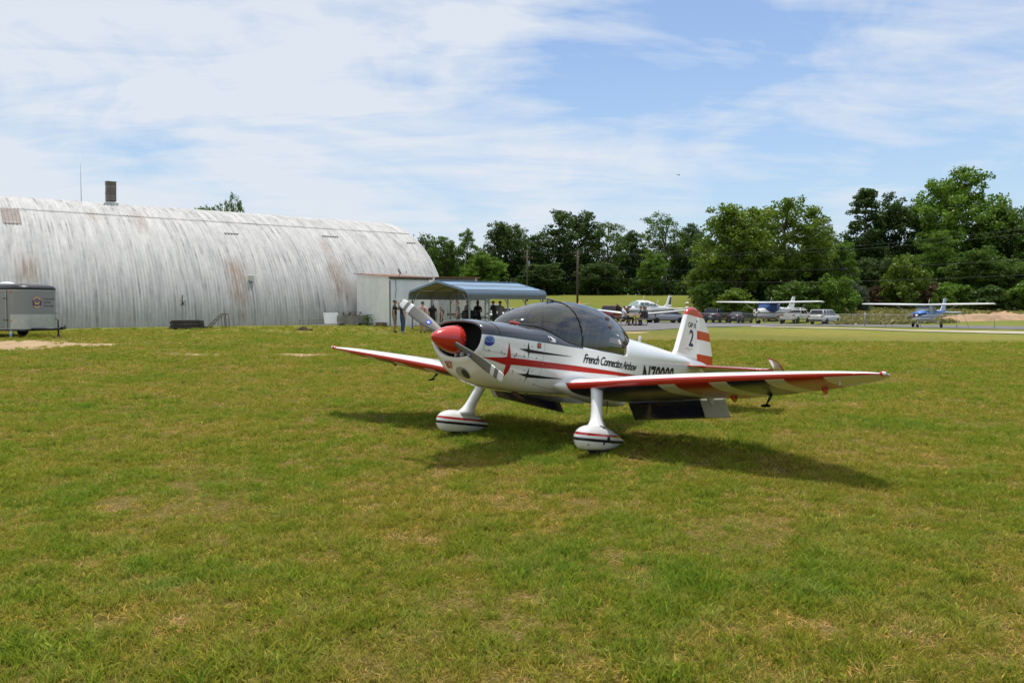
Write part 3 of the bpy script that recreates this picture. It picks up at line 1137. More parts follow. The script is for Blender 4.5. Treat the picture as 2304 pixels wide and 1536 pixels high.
def pixel(P):
    x, y, z = P[0], P[1], P[2] - CAM_H
    d = y * CP - z * SP
    return 1152 + FPX * x / d, 768 - FPX * (y * SP + z * CP) / d


def find_s(u, th):
    a, b = H_START, H_END
    for _ in range(40):
        m = (a + b) / 2
        if pixel(hw(m, th))[0] < u: a = m
        else: b = m
    return a


def hangar_material():
    m = bpy.data.materials.new('weathered_corrugated_metal')
    nt, N, L, b = nodes_of(m)
    g = N.new('ShaderNodeNewGeometry')
    sub = N.new('ShaderNodeVectorMath'); sub.operation = 'SUBTRACT'
    L.new(g.outputs['Position'], sub.inputs[0]); sub.inputs[1].default_value = tuple(HP0)
    dt = N.new('ShaderNodeVectorMath'); dt.operation = 'DOT_PRODUCT'
    L.new(sub.outputs[0], dt.inputs[0]); dt.inputs[1].default_value = tuple(HA)
    dn = N.new('ShaderNodeVectorMath'); dn.operation = 'DOT_PRODUCT'
    L.new(sub.outputs[0], dn.inputs[0]); dn.inputs[1].default_value = tuple(HN)
    sp = N.new('ShaderNodeSeparateXYZ'); L.new(sub.outputs[0], sp.inputs[0])
    S, D, Z = dt.outputs['Value'], dn.outputs['Value'], sp.outputs['Z']

    def mth(op, a, b_, cl=False):
        n = N.new('ShaderNodeMath'); n.operation = op; n.use_clamp = cl
        for i, v in enumerate((a, b_)):
            if isinstance(v, (int, float)): n.inputs[i].default_value = v
            else: L.new(v, n.inputs[i])
        return n.outputs[0]
    run = mth('ADD', Z, mth('MULTIPLY', D, .7))          # distance along a rib

    def noise(ks, kr, detail=5, rough=.65, off=0.0):
        c = N.new('ShaderNodeCombineXYZ')
        L.new(mth('ADD', mth('MULTIPLY', S, ks), off), c.inputs[0]); L.new(mth('MULTIPLY', run, kr), c.inputs[1])
        n = N.new('ShaderNodeTexNoise'); n.inputs['Scale'].default_value = 1
        n.inputs['Detail'].default_value = detail; n.inputs['Roughness'].default_value = rough
        L.new(c.outputs[0], n.inputs['Vector'])
        return n.outputs['Fac']

    def ramp(src, stops):
        r = N.new('ShaderNodeValToRGB')
        r.color_ramp.elements[0].position = stops[0][0]; r.color_ramp.elements[0].color = (*stops[0][1], 1)
        r.color_ramp.elements[1].position = stops[-1][0]; r.color_ramp.elements[1].color = (*stops[-1][1], 1)
        for p, c in stops[1:-1]:
            e = r.color_ramp.elements.new(p); e.color = (*c, 1)
        L.new(src, r.inputs[0])
        return r.outputs[0]

    def mix(fac, a, b_, bt='MIX'):
        n = N.new('ShaderNodeMix'); n.data_type = 'RGBA'; n.blend_type = bt
        if isinstance(fac, (int, float)): n.inputs[0].default_value = fac
        else: L.new(fac, n.inputs[0])
        for i, c in ((6, a), (7, b_)):
            if isinstance(c, tuple): n.inputs[i].default_value = (*c, 1)
            else: L.new(c, n.inputs[i])
        return n.outputs[2]
    base = ramp(noise(1.1, .35, 6, .7), [(.3, (.45, .45, .44)), (.5, (.51, .505, .49)), (.7, (.56, .55, .53))])
    # every rib has weathered in its own way
    fl = mth('FLOOR', mth('MULTIPLY', mth('ADD', S, -H_START), 2 / .1844), 0.0)
    cr = N.new('ShaderNodeCombineXYZ'); L.new(mth('MULTIPLY', fl, 3.37), cr.inputs[0]); L.new(mth('MULTIPLY', run, .28), cr.inputs[1])
    rn_ = N.new('ShaderNodeTexNoise'); rn_.inputs['Scale'].default_value = 1; rn_.inputs['Detail'].default_value = 4; rn_.inputs['Roughness'].default_value = .65
    L.new(cr.outputs[0], rn_.inputs['Vector'])
    rib = ramp(rn_.outputs['Fac'], [(.34, (.60, .605, .61)), (.43, (.86, .86, .86)), (.55, (1.0, 1.0, 1.0)), (.7, (1.1, 1.09, 1.08))])
    base = mix(.95, base, rib, 'MULTIPLY')
    streak = ramp(noise(3.0, .22, 5, .7, 31), [(.33, (.46, .47, .48)), (.45, (.86, .86, .86)), (.56, (1, 1, 1)), (.7, (1.08, 1.07, 1.06))])
    c = mix(.45, base, streak, 'MULTIPLY')
    blot = ramp(noise(3.2, 1.9, 6, .75, 77), [(.30, (.50, .52, .55)), (.45, (1, 1, 1))])
    c = mix(.42, c, blot, 'MULTIPLY')
    # light whitewash band low down
    # rust, strongest under old fixings
    rn = noise(5.2, .45, 6, .75, 13)
    rust = mth('MULTIPLY', mth('SUBTRACT', rn, .585, True), 3.0)
    for (u, th, wd, z0, z1, k) in RUST:
        s0 = find_s(u, th)
        gs = mth('DIVIDE', mth('SUBTRACT', S, s0), wd)
        gs = mth('SUBTRACT', 1.0, mth('MULTIPLY', gs, gs), True)
        wz = mth('MULTIPLY', mth('MULTIPLY', mth('SUBTRACT', Z, z0), 1.6, True), mth('MULTIPLY', mth('SUBTRACT', z1, Z), 1.6, True))
        f = mth('MULTIPLY', mth('MULTIPLY', gs, wz), mth('MULTIPLY', mth('SUBTRACT', noise(9.0, .55, 6, .75, u), .38, True), 5.5 * k))
        rust = mth('MAXIMUM', rust, f)
    rust = mth('MINIMUM', mth('MULTIPLY', rust, .72), .6)
    c = mix(rust, c, ramp(noise(9, 2, 4, .6, 5), [(.3, (.15, .075, .038)), (.7, (.34, .20, .11))]))
    L.new(c, b.inputs['Base Color'])
    b.inputs['Roughness'].default_value = .8
    b.inputs['Specular IOR Level'].default_value = .2
    return m


RUST = [(535, .35, .75, 1.2, 4.6, 1.0), (548, .1, .25, .2, 2.2, .9), (765, .35, .8, 1.6, 4.6, .9), (745, .6, .4, 3.5, 6.3, .7), (62, .4, .7, 2.3, 4.4, .9), (300, 1.1, .5, 5.5, 7.6, .6), (410, .08, .12, .1, 1.0, .8), (190, 1.2, .4, 6, 7.7, .5)]
HMAT = hangar_material()


def build_hangar():
    root = thing('hangar', 'long arched hangar of weathered white corrugated metal with rust streaks', 'hangar')
    root.matrix_world = Matrix.Translation(HP0) @ HROT.to_4x4()
    W, NC = 0.922, 5
    rows = [(0.0, 1.02), (1.0, 1.60), (1.58, 2.13), (2.11, PI)]
    meshes = []
    for i, (a, b) in enumerate(rows):
        n = 16 if i == 0 else 9
        V, Q = [], []
        cols = NC * 4 + 2
        for j in range(n + 1):
            th = a + (b - a) * j / n
            for k in range(cols):
                s = W * k / (NC * 4)
                ph = 2 * PI * NC * s / W
                V.append(hl(s, th, .034 * math.cos(ph) + (.026 if i == 1 else (.013 if i == 2 else 0))))
        for j in range(n):
            for k in range(cols - 1):
                q = j * cols + k
                Q.append((q, q + 1, q + cols + 1, q + cols))
        meshes.append(np_mesh('roof_sheet', V, Q, HMAT, smooth=True))
    ncol = int(round((H_END - H_START) / W))
    rnd = random.Random(4)
    for c in range(ncol):
        for i, me in enumerate(meshes):
            o = link('roof_sheet', me, root)
            o.location = (H_START + c * W, rnd.uniform(-.006, .006), rnd.uniform(-.006, .006))
    # end walls
    for s, nm in ((H_END - .05, 'end_wall'), (H_START + .1, 'end_wall')):
        b = MB()
        pr = [hl(s, PI * k / 24, -.06)[1:] for k in range(25)]
        b.prism(pr, s - .04, s + .04, 'X')
        b.build(nm, HMAT, root)
    # plain edge band closing the sheets at the open end
    b = MB()
    b.loft([[hl(H_END + .01, PI * k / 40, -.05), hl(H_END + .01, PI * k / 40, .05), hl(H_END + .07, PI * k / 40, .05), hl(H_END + .07, PI * k / 40, -.05)] for k in range(41)], smooth=False)
    b.build('edge_trim', pm('old_trim', (.5, .5, .49), .6, var=.2), root)
    # brown see-through roof sheet
    s0 = find_s(2, .93); s1 = find_s(46, .86)
    b = MB()
    n = int((s1 - s0) / .046)
    rings = []
    for j in range(7):
        th = .80 + (1.0 - .80) * j / 6
        rings.append([hl(s0 + (s1 - s0) * k / n, th, .035 + .022 * math.cos(2 * PI * (s0 + (s1 - s0) * k / n) / .184)) for k in range(n + 1)])
    b.loft(rings, closed=False)
    b.build('skylight_sheet', pm('brown_fibreglass', (.20, .165, .14), .5, var=.35, scale=4), root)
    # chimney of concrete blocks
    th = 1.28
    s = find_s(250, th)
    base = Vector(hl(s, th))
    blk = pm('chimney_block', (.17, .155, .14), .95, var=.35, scale=7, bump=.5, obj_var=.2)
    ch = link('chimney', None, root)
    ch.location = base
    zc = -.35
    for k in range(9):
        b = MB().box((0, 0, 0), (.56, .56, .195), 0, bev=.012)
        o = b.build('block', blk, ch, (rnd.uniform(-.008, .008), rnd.uniform(-.008, .008), zc + .1)); zc += .2
    MB().box((0, 0, .02), (.74, .8, .30), 0, bev=.02).build('flashing', pm('flashing_metal', (.55, .55, .53), .5, .3, var=.2), ch)
    MB().box((0, 0, zc + .02), (.6, .6, .05), 0).build('cap', pm('chimney_cap', (.22, .2, .18), .9), ch)
    # fittings on the wall
    grey = pm('fitting_grey', (.5, .5, .48), .6, var=.15)
    th = .38
    s = find_s(563, th); p = Vector(hl(s, th, .14))
    b = MB().box(p, (.32, .2, .34), 0, bev=.02)
    b.box(p + Vector((0, -.06, -.2)), (.2, .12, .08), 1)
    b.build('wall_box', [pm('box_cream', (.62, .60, .54), .6), grey], root)
    th = .20
    s = find_s(410, th); p = Vector(hl(s, th, .1))
    b = MB().tube([p + Vector((0, 0, .36)), p, p + Vector((.0, -.02, -.16))], [.03, .04, .06], 8)
    b.box(p + Vector((.06, -.03, .02)), (.14, .12, .2), 1, bev=.02)
    b.box(p + Vector((-.03, -.03, -.2)), (.2, .08, .05), 0)
    b.build('wall_meter', [pm('meter_dark', (.07, .065, .06), .7), grey], root)
    th = 1.36
    s = find_s(183, th); p = Vector(hl(s, th))
    top = (HROT.inverted() @ (at(183, 350, (Vector(HP0) + HROT @ p).y) - Vector(HP0)))
    b = MB().tube([p + Vector((0, 0, -.1)), p + Vector((0, 0, .35)), (p.x, p.y, top.z)], [.025, .022, .008], 6)
    b.build('aerial', pm('aerial_metal', (.4, .4, .4), .4, .6), root)
    # thin raised seams and old hatches on the shell
    for (u, th0, wpx, dth) in ((535 - 30, .82, 32, .17), (725, .86, 36, .0), (915, .83, 20, .0)):
        s0 = find_s(u, th0); s1 = find_s(u + wpx, th0)
        b = MB()
        b.loft([[hl(s0, th0, .02), hl(s0, th0, .06), hl(s0, th0 + .008, .06), hl(s0, th0 + .008, .02)], [hl(s1, th0, .02), hl(s1, th0, .06), hl(s1, th0 + .008, .06), hl(s1, th0 + .008, .02)]], smooth=False)
        b.build('hatch_edge', pm('seam_dark', (.22, .22, .21), .7), root)
    return root


build_hangar()


# ---------------------------------------------------------------- lean-to shed at the hangar side
def build_shed():
    c0 = np.array([-7.58, 48.37, 0])
    gz = tz(c0[0], c0[1]) - .02
    root = thing('shed', 'white lean-to shed with rusty roof edge against the hangar side', 'shed', (c0[0], c0[1], gz))
    root.matrix_world = Matrix.Translation((c0[0], c0[1], gz)) @ HROT.to_4x4()
    # local: x along hangar, y towards the hangar; corner nearest to us at 0,0
    white = pm('shed_white_metal', (.82, .82, .81), .55, var=.10, scale=1.5, obj_var=.05)
    dark = pm('shed_gap', (.05, .045, .04), .9)
    rusty = pm('rusty_roof', (.23, .12, .075), .85, var=.45, scale=5, bump=.3)
    top0, top1 = 3.1, 3.4
    LB, LA = 2.85, 4.5

    def panel(p0, p1, z0a, z0b, out, name='wall_panel'):
        # a vertical metal panel with small ribs
        p0, p1, out = Vector(p0), Vector(p1), Vector(out)
        b = MB()
        n = 9
        prev = []
        for k in range(n * 2 + 1):
            t = k / (n * 2)
            e = .012 if k % 4 in (1, 2) else 0
            q = p0.lerp(p1, t) + out * e
            prev.append((q, z0a + (z0b - z0a) * t))
        b.loft([[(q.x, q.y, 0) for q, _ in prev], [(q.x, q.y, z) for q, z in prev]], closed=False, smooth=False)
        return b.build(name, white, root)
    for k in range(5):
        t0, t1 = LA * k / 5 + .004, LA * (k + 1) / 5 - .004
        panel((0, t0, 0), (0, t1, 0), top0 + (top1 - top0) * t0 / LA, top0 + (top1 - top0) * t1 / LA, (-1, 0, 0))
    for k in range(3):
        t0, t1 = LB * k / 3 + (.03 if k == 0 else .004), LB * (k + 1) / 3 - .004
        panel((t0, 0, 0), (t1, 0, 0), top0 - .06, top0 - .06, (0, -1, 0))
    MB().box((LB / 2, LA / 2, 1.45), (LB - .1, LA - .1, 2.8), 0).build('core', pm('shed_inside', (.2, .2, .2), .9), root)
    MB().box((.012, -.012, 1.45), (.05, .05, 2.9), 0).build('corner_post', dark, root)
    # sloping roof with a ragged rusty edge
    rf = link('roof', None, root)
    for k in range(6):
        x0 = -.12 + (LB + .45) * k / 6
        x1 = -.12 + (LB + .45) * (k + 1) / 6 - .006
        b = MB()
        y0 = -.16 - .05 * math.sin(k * 2.3)
        b.add([(x0, y0, top0 + .02), (x1, y0, top0 + .02), (x1, LA + .3, top1 + .06), (x0, LA + .3, top1 + .06), (x0, y0, top0 + .06), (x1, y0, top0 + .06), (x1, LA + .3, top1 + .1), (x0, LA + .3, top1 + .1)],
              [(0, 3, 2, 1), (4, 5, 6, 7), (0, 1, 5, 4), (1, 2, 6, 5), (2, 3, 7, 6), (3, 0, 4, 7)])
        b.build('roof_sheet', rusty, rf)
    MB().box((LB / 2 + .05, -.09, top0 - .05), (LB + .3, .05, .13), 0).build('fascia', pm('rotten_fascia', (.12, .085, .065), .9, var=.5, scale=6), rf)
    for k in range(7):
        MB().box((.15 + k * .42, -.13, top0 - .04), (.05, .12, .09), 0).build('rafter_end', pm('rotten_fascia', (.12, .085, .065)), rf)
    # wire running down the wall
    MB().tube([(.42, -.02, top0 - .1), (.45, -.03, 2.3), (.38, -.03, 1.9), (.40, -.025, 1.75)], .012, 5).build('cable', dark, root)
    # dish aerial on the roof edge
    t = thing('satellite_dish', 'small grey dish aerial on the rusty shed roof', 'dish aerial', root.matrix_world @ Vector((.75, .1, top0 + .08)))
    gm = pm('dish_grey', (.35, .36, .37), .5, .2)
    M = Matrix.Translation((0, 0, .3)) @ Matrix.Rotation(.5, 4, 'Z') @ Matrix.Rotation(1.1, 4, 'Y')
    MB().lathe([(.02, -.05), (.12, -.035), (.20, 0), (.21, .004), (.12, -.02), (.02, -.03)], 18, 0, M).build('reflector', gm, t)
    MB().tube([(0, 0, 0), (0, 0, .3)], .018, 6).build('mast', gm, t)
    MB().tube([(0, 0, .14), (.3, .08, .12), (.42, .1, .24)], .012, 6).build('feed_arm', gm, t)
    MB().box((.42, .1, .27), (.07, .06, .08), 0, bev=.01).build('receiver', gm, t)
    # things along the wall
    def loc(x, y):
        p = root.matrix_world @ Vector((x, y, 0))
        return Vector((p.x, p.y, tz(p.x, p.y)))
    p = loc(-.95, 3.2)
    t = thing('planter_trough', 'long grey concrete trough with weeds beside the white shed', 'planter', p, rotm(HA))
    cg = pm('trough_grey', (.26, .25, .23), .95, var=.3, scale=4, bump=.4)
    b = MB()
    b.box((-.05, -.36, .4), (1.75, .06, .5), 0).box((-.05, .36, .4), (1.75, .06, .5), 0).box((-.9, 0, .4), (.06, .66, .5), 0).box((.8, 0, .4), (.06, .66, .5), 0).box((-.05, 0, .2), (1.7, .66, .06), 0)
    b.build('trough', cg, t)
    MB().box((-.05, 0, .52), (1.66, .62, .1), 0).build('soil', pm('soil', (.05, .035, .022), 1.0, var=.4, bump=.8), t)
    for x in (-.7, .6):
        MB().box((x, 0, .085), (.12, .7, .17), 0).build('foot', cg, t)
    rng = np.random.default_rng(2)
    C = np.stack([rng.uniform(-.8, .75, 40), rng.uniform(-.25, .25, 40), .6 + rng.random(40) * .25], 1)
    V, Q, T = leaf_cards(rng, C, np.full(40, .1), 9, .07)
    link('weeds', np_mesh('weeds', V, Q, LEAF['dry'], dict(tone=T)), t)
    b = MB()
    for k in range(12):
        x = rng.uniform(-.8, .3); b.tube([(x, 0, .55), (x + rng.uniform(-.15, .15), rng.uniform(-.1, .1), .95)], [.012, .004], 4)
    b.build('dead_stems', BARK, t)
    tree_p = loc(-.35, 2.3)
    e = thing('vine', 'green climbing weed at the end of the trough', 'plant', tree_p)
    C = np.stack([rng.normal(0, .14, 60), rng.normal(0, .12, 60), rng.uniform(.05, .7, 60)], 1)
    V, Q, T = leaf_cards(rng, C, np.full(60, .08), 8, .075)
    link('leaves', np_mesh('leaves', V, Q, LEAF['bright'], dict(tone=T)), e)
    MB().tube([(0, 0, 0), (.03, 0, .4), (-.02, 0, .7)], [.015, .01, .004], 5).build('stem', BARK, e)
    # white sheet leaning on the wall, with a low rail
    p = loc(-2.15, 3.9)
    t = thing('leaning_sheet', 'white corrugated sheet leaning on the hangar beside the trough', 'metal sheet', p, rotm(HA))
    b = MB()
    rg = []
    for k in range(25):
        x = -.5 + k / 24
        e = .012 * math.cos(k * PI / 2)
        rg.append((x, e))
    b.loft([[(x, e - .18, .1) for x, e in rg], [(x, e + .02, .82) for x, e in rg]], closed=False)
    b.build('sheet', pm('sheet_white', (.72, .73, .74), .5, var=.06), t)
    MB().box((0, -.17, .08), (1.1, .06, .05), 0).build('bottom_rail', grey_wood, t)
    p = loc(-3.4, 3.9)
    t = thing('low_wire_rail', 'low rusty wire rail in front of the hangar wall', 'rail', p, rotm(HA))
    wr = pm('rusty_wire', (.10, .085, .07), .8)
    MB().tube([(-.9, 0, .32), (1.0, 0, .34)], .013, 5).build('top_wire', wr, t)
    MB().tube([(-.9, 0, .16), (1.0, 0, .17)], .008, 5).build('lower_wire', wr, t)
    for k in range(7):
        MB().tube([(-.85 + k * .3, 0, 0), (-.85 + k * .3, 0, .36)], .009, 5).build('picket', wr, t)
    p = loc(-2.7, 3.2)
    tag(MB().box((0, 0, .045), (2.1, .14, .06), 0, bev=.008).build('plank', pm('bleached_plank', (.45, .42, .37), .9, var=.2), None, p), 'bleached plank lying in the grass by the trough', 'plank').rotation_euler = (0, 0, rotm(HA) + .1)
    p = loc(.05, -.35) + Vector((-.9, .45, 0))
    o = MB().box((0, 0, .13), (.95, .3, .26), 0, bev=.02).build('wooden_box', pm('box_brown', (.17, .115, .07), .9, var=.3), None, p)
    tag(o, 'low brown wooden box against the white shed wall', 'box').rotation_euler = (0, 0, rotm(-HN))
    o.location = root.matrix_world @ Vector((-.22, .75, .0)); o.location.z = tz(o.location.x, o.location.y)


grey_wood = pm('grey_wood', (.23, .205, .175), .95, var=.35, scale=5, bump=.4)
build_shed()


def build_annex():
    """old timber and panel annex showing behind the shelter"""
    p = on(1030, 57)
    root = thing('annex', 'old white panelled annex with brown cross frames behind the shelter', 'annex', p, .12)
    W, Hh = 3.0, 3.35
    MB().box((0, 1.5, Hh / 2), (W - .1, 3, Hh - .1), 0).build('core', pm('annex_core', (.3, .3, .29), .9), root)
    wp = pm('annex_white', (.55, .55, .52), .7, var=.15, scale=2, obj_var=.1)
    br = pm('annex_brown', (.14, .06, .035), .8, var=.3)
    for k in range(5):
        MB().box((-W / 2 + .3 + k * .6, -.02, 1.3), (.585, .05, 2.6), 0).build('panel', wp, root)
    for x in (-.95, -.05, .85, 1.45):
        MB().box((x, -.07, 1.4), (.11, .06, 2.4), 0).build('upright', br, root)
    for z in (.7, 1.95):
        MB().box((0.1, -.085, z), (2.7, .05, .1), 0).build('cross_rail', br, root)
    wd = pm('annex_weathered', (.19, .175, .15), .95, var=.4, scale=4)
    for k in range(3):
        MB().box((0, -.05, 2.72 + k * .21), (W, .05, .2), 0).build('board', wd, root)
    MB().box((0, 1.4, Hh + .02), (W + .3, 3.2, .07), 0).build('roof', pm('rusty_roof', (.2, .1, .06)), root)
    MB().box((1.32, -.1, 3.0), (.1, .05, .75), 0).build('upright', pm('annex_white', (.5, .5, .5)), root)
    MB().box((1.95, .3, 1.35), (.8, .8, 2.7), 0).build('side_bay', wp, root)


build_annex()


# ---------------------------------------------------------------- blue steel shelter
def build_shelter():
    ax = np.array([.7071, .7071]); lf = np.array([-.7071, .7071])
    fr = np.array([-4.04, 43.2])                    # foot of the front of the ridge
    gz = tz(-2.3, 44.5)
    root = thing('shelter', 'open steel shelter with blue ribbed metal roof and grey posts', 'shelter', (fr[0], fr[1], gz), rotm(ax))
    # local x along the ridge, y to the left (away), ridge over y=0
    L_, HWD = 5.85, 2.53
    zr = 3.10 - gz; ze = 2.55 - gz; zd = 2.09 - gz
    blue = pm('shelter_blue', (.21, .31, .43), .38, .2, var=.10, scale=1.5, spec=.5)
    under = pm('shelter_underside', (.40, .37, .30), .7, var=.1)
    steel = pm('galvanised_post', (.30, .32, .33), .5, .4, var=.15)
    # roof profile across (y,z), with rounded eave
    pr = []
    for k in range(6):
        pr.append((-HWD, zd + (ze - .22 - zd) * k / 5))
    for k in range(1, 6):
        a = PI / 2 * k / 6
        pr.append((-HWD + .24 * (1 - math.cos(a)), ze - .22 + .24 * math.sin(a) * 1.0))
    for k in range(0, 7):
        t = k / 6
        pr.append((-HWD + .24 + (HWD - .24) * t, ze + .035 + (zr - ze - .035) * t))
    half = pr
    full = half + [(-y, z) for y, z in half[::-1][1:]]
    nseg = 7
    w = (L_ + .3) / nseg
    # each roof panel runs lengthwise along the ridge, one above the other, as the ribs in the photo do
    cuts = [0, 3, 6, 11, 14, 17]
    n = len(half)
    for side in (0, 1):
        for i in range(len(cuts) - 1):
            seg = half[cuts[i]:cuts[i + 1] + 1]
            if side: seg = [(-y, z) for y, z in seg]
            pts = []
            for j in range(len(seg) - 1):
                (y0, z0), (y1, z1) = seg[j], seg[j + 1]
                ny, nz = -(z1 - z0), (y1 - y0)
                k = math.hypot(ny, nz) or 1
                sg = 1 if not side else -1
                ny, nz = ny / k * sg, nz / k * sg
                for t, e in ((0, 0.022), (.12, .022), (.2, 0), (.92, 0)):
                    pts.append((y0 + (y1 - y0) * t + ny * e, z0 + (z1 - z0) * t + nz * e))
            pts.append(seg[-1])
            b = MB()
            b.loft([[(-.15, y, z) for y, z in pts], [(L_ + .15, y, z) for y, z in pts]], closed=False, smooth=False)
            b.loft([[(-.15, y, z - .012) for y, z in pts], [(L_ + .15, y, z - .012) for y, z in pts]], 1, closed=False, smooth=False)
            b.build('roof_panel', [blue, under], root, fixn=False)
    # gable trim
    for x in (-.17, L_ + .15):
        b = MB()
        b.loft([[(x, y, z - .09), (x, y, z + .03), (x + .02, y, z + .03), (x + .02, y, z - .09)] for y, z in full], smooth=False)
        b.build('gable_trim', blue, root)
    MB().box((L_ / 2, 0, zr + .02), (L_ + .32, .3, .03), 0).build('ridge_cap', blue, root)
    # frames: two posts, bent rafters
    for k in range(5):
        x = .05 + (L_ - .1) * k / 4
        for s in (-1, 1):
            p = root.matrix_basis @ Vector((x, s * (HWD - .07), 0))
            zf = tz((Matrix.Rotation(rotm(ax), 3, 'Z') @ Vector((x, s * HWD, 0))).x + fr[0], (Matrix.Rotation(rotm(ax), 3, 'Z') @ Vector((x, s * HWD, 0))).y + fr[1]) - gz
            MB().box((x, s * (HWD - .07), (zf + ze - .25) / 2), (.065, .065, ze - .25 - zf), 0).build('post', steel, root)
        b = MB()
        rr = [(y * .975, z - .05) for y, z in full[5:-5]]
        b.tube([(x, y, z) for y, z in rr], .033, 6)
        b.build('rafter', steel, root)
        for s in (-1, 1):
            MB().tube([(x, s * (HWD - .07), ze - .75), (x, s * (HWD - .75), ze + .02)], .022, 6).build('brace', steel, root)
    for s in (-1, 1):
        MB().box((L_ / 2, s * (HWD - .06), .03), (L_, .06, .06), 0).build('base_rail', steel, root)
        MB().box((L_ / 2, s * 1.2, ze + .02 + (zr - ze) * .5), (L_, .04, .03), 0).build('purlin', under, root)
    return root


build_shelter()


# ---------------------------------------------------------------- grey cargo trailer
def build_trailer():
    fwd = Vector((.943, -.337, 0)).normalized()
    F = at(93, 700, 32.4)
    ctr = Vector((F.x, F.y, 0)) - fwd * 1.75
    gz = tz(F.x - .6, F.y + .7)
    root = thing('cargo_trailer', 'grey box trailer with black roof and round emblem beside the hangar', 'trailer', (ctr.x, ctr.y, gz), rotm(fwd))
    W, LF, LR, rc = .915, 1.75, -1.75, .42
    grey = pm('trailer_grey', (.27, .27, .27), .45, .1, var=.05, scale=2, coat=.2)
    alu = pm('trailer_aluminium', (.52, .52, .50), .35, .7, var=.1, scale=5)
    black = pm('trailer_black', (.018, .018, .022), .4, var=.1)
    trim = pm('trailer_trim', (.42, .42, .41), .35, .6)

    def plan(o=0.0, rr=rc):
        pts = [(LR - o, -W - o)]
        for k in range(9):
            a = -PI / 2 + PI / 2 * k / 8
            pts.append((LF - rr + (rr + o) * math.cos(a), -W + rr + (rr + o) * math.sin(a)))
        for k in range(9):
            a = PI / 2 * k / 8
            pts.append((LF - rr + (rr + o) * math.cos(a), W - rr + (rr + o) * math.sin(a)))
        pts.append((LR - o, W + o))
        return pts
    pl = plan()
    b = MB()
    b.prism(pl, .34, 1.96, 'Z', 0)
    b.build('body', grey, root)
    # aluminium guard low on the nose
    g = plan(.006)[1:-1]
    g = [(LF - rc - .18, -W - .006)] + g + [(LF - rc - .18, W + .006)]
    b = MB().loft([[(x, y, .345) for x, y in g], [(x, y, .95) for x, y in g]], closed=False, smooth=True)
    b.build('stone_guard', alu, root)
    for z, h in ((1.93, .05), (.36, .05)):
        b = MB().loft([[(x, y, z - h / 2) for x, y in plan(.012)], [(x, y, z + h / 2) for x, y in plan(.012)]], caps=True, smooth=False)
        b.build('trim_band', trim, root)
    # domed roof
    b = MB()
    rings = []
    for sc, z in ((1.0, 1.955), (1.0, 2.03), (.96, 2.11), (.85, 2.165), (.6, 2.20), (.2, 2.21)):
        rings.append([((x - 0) * (1 if x < 0 else (1 - (1 - sc) * .9)) if x > 0 else x * (1 - (1 - sc) * .15), y * sc, z) for x, y in plan(.01)])
    b.loft(rings)
    b.build('roof', black, root)
    MB().box((LF - .28, .1, 2.115), (.12, .5, .02), 0, Matrix.Rotation(.35, 3, 'Y')).build('vent_slot', black, root)
    b = MB().ball((.15, -.25, 2.2), (.3, .3, .10), 16, 0)
    b.build('roof_vent', pm('vent_white', (.75, .75, .74), .4), root)
    # door on the near side
    dr = link('door', None, root)
    x0, x1 = .05, .95
    MB().box(((x0 + x1) / 2, -W - .012, 1.14), (x1 - x0, .02, 1.5), 0, bev=.006).build('leaf', grey, dr)
    for (cx, cz, sx, sz) in (((x0 + x1) / 2, 1.92, x1 - x0 + .1, .05), ((x0 + x1) / 2, .36, x1 - x0 + .1, .05), (x0, 1.14, .05, 1.5), (x1, 1.14, .05, 1.5)):
        MB().box((cx, -W - .02, cz), (sx, .025, sz), 0).build('frame', trim, dr)
    for z in (1.6, .72):
        MB().box((x1 - .03, -W - .04, z), (.2, .03, .03), 0).build('hinge', black, dr)
    MB().box((x0 + .28, -W - .045, 1.15), (.26, .04, .035), 0).build('handle', black, dr)
    MB().box((x0 + .18, -W - .04, 1.1), (.06, .03, .1), 0).build('latch', black, dr)
    amber = pm('amber_lens', (.75, .16, .02), .3)
    MB().box((LF - rc - .16, -W - .015, 1.88), (.1, .03, .035), 0).build('marker_light', amber, root)
    MB().box((LF - rc - .14, -W - .015, .69), (.1, .03, .04), 0).build('marker_light', amber, root)
    MB().box((LF - .02, .86 - .12, .97), (.04, .1, .06), 0).build('bracket', trim, root)
    # emblem and lettering on the nose
    def fm(x, y):                                           # flat nose: x to its left-hand (+y), y up
        yy = x
        lim = W - rc
        if abs(yy) <= lim:
            return (LF + .004, yy, y)
        a = min((abs(yy) - lim) / rc, 1.4)
        return (LF - rc + (rc + .004) * math.cos(a), (lim + (rc + .004) * math.sin(a)) * (1 if yy > 0 else -1), y)

    def disc(cx, cy, r, r1=0.0, n=24, a0=0, a1=2 * PI, off=0):
        o = [(cx + r * .83 * math.cos(a0 + (a1 - a0) * k / n), cy + r * math.sin(a0 + (a1 - a0) * k / n)) for k in range(n if a1 - a0 > 6.2 else n + 1)]
        return o
    cx, cy = -.19, 1.44
    em = link('emblem', None, root)

    def emb(nm, polys, rgb, k):
        decal(nm, flat_geo(polys, .08), lambda x, y: (fm(x, y)[0] + .0015 * k, fm(x, y)[1], fm(x, y)[2]), pm('emblem_' + nm, rgb, .5, var=.02), em)
    emb('rim', [disc(cx, cy, .262)], (.33, .06, .07), 0)
    emb('ring', [disc(cx, cy, .245)], (.62, .40, .25), 1)
    emb('arc', [disc(cx, cy, .235, a0=2.7, a1=3.9) + [(cx, cy)], disc(cx, cy, .235, a0=-.75, a1=.45) + [(cx, cy)]], (.04, .03, .10), 2)
    emb('field', [disc(cx, cy, .175)], (.03, .20, .30), 3)
    emb('wing', [[(cx - .15, cy + .04), (cx, cy - .03), (cx + .15, cy + .04), (cx + .05, cy - .09), (cx, cy - .11), (cx - .05, cy - .09)]], (.75, .52, .08), 4)
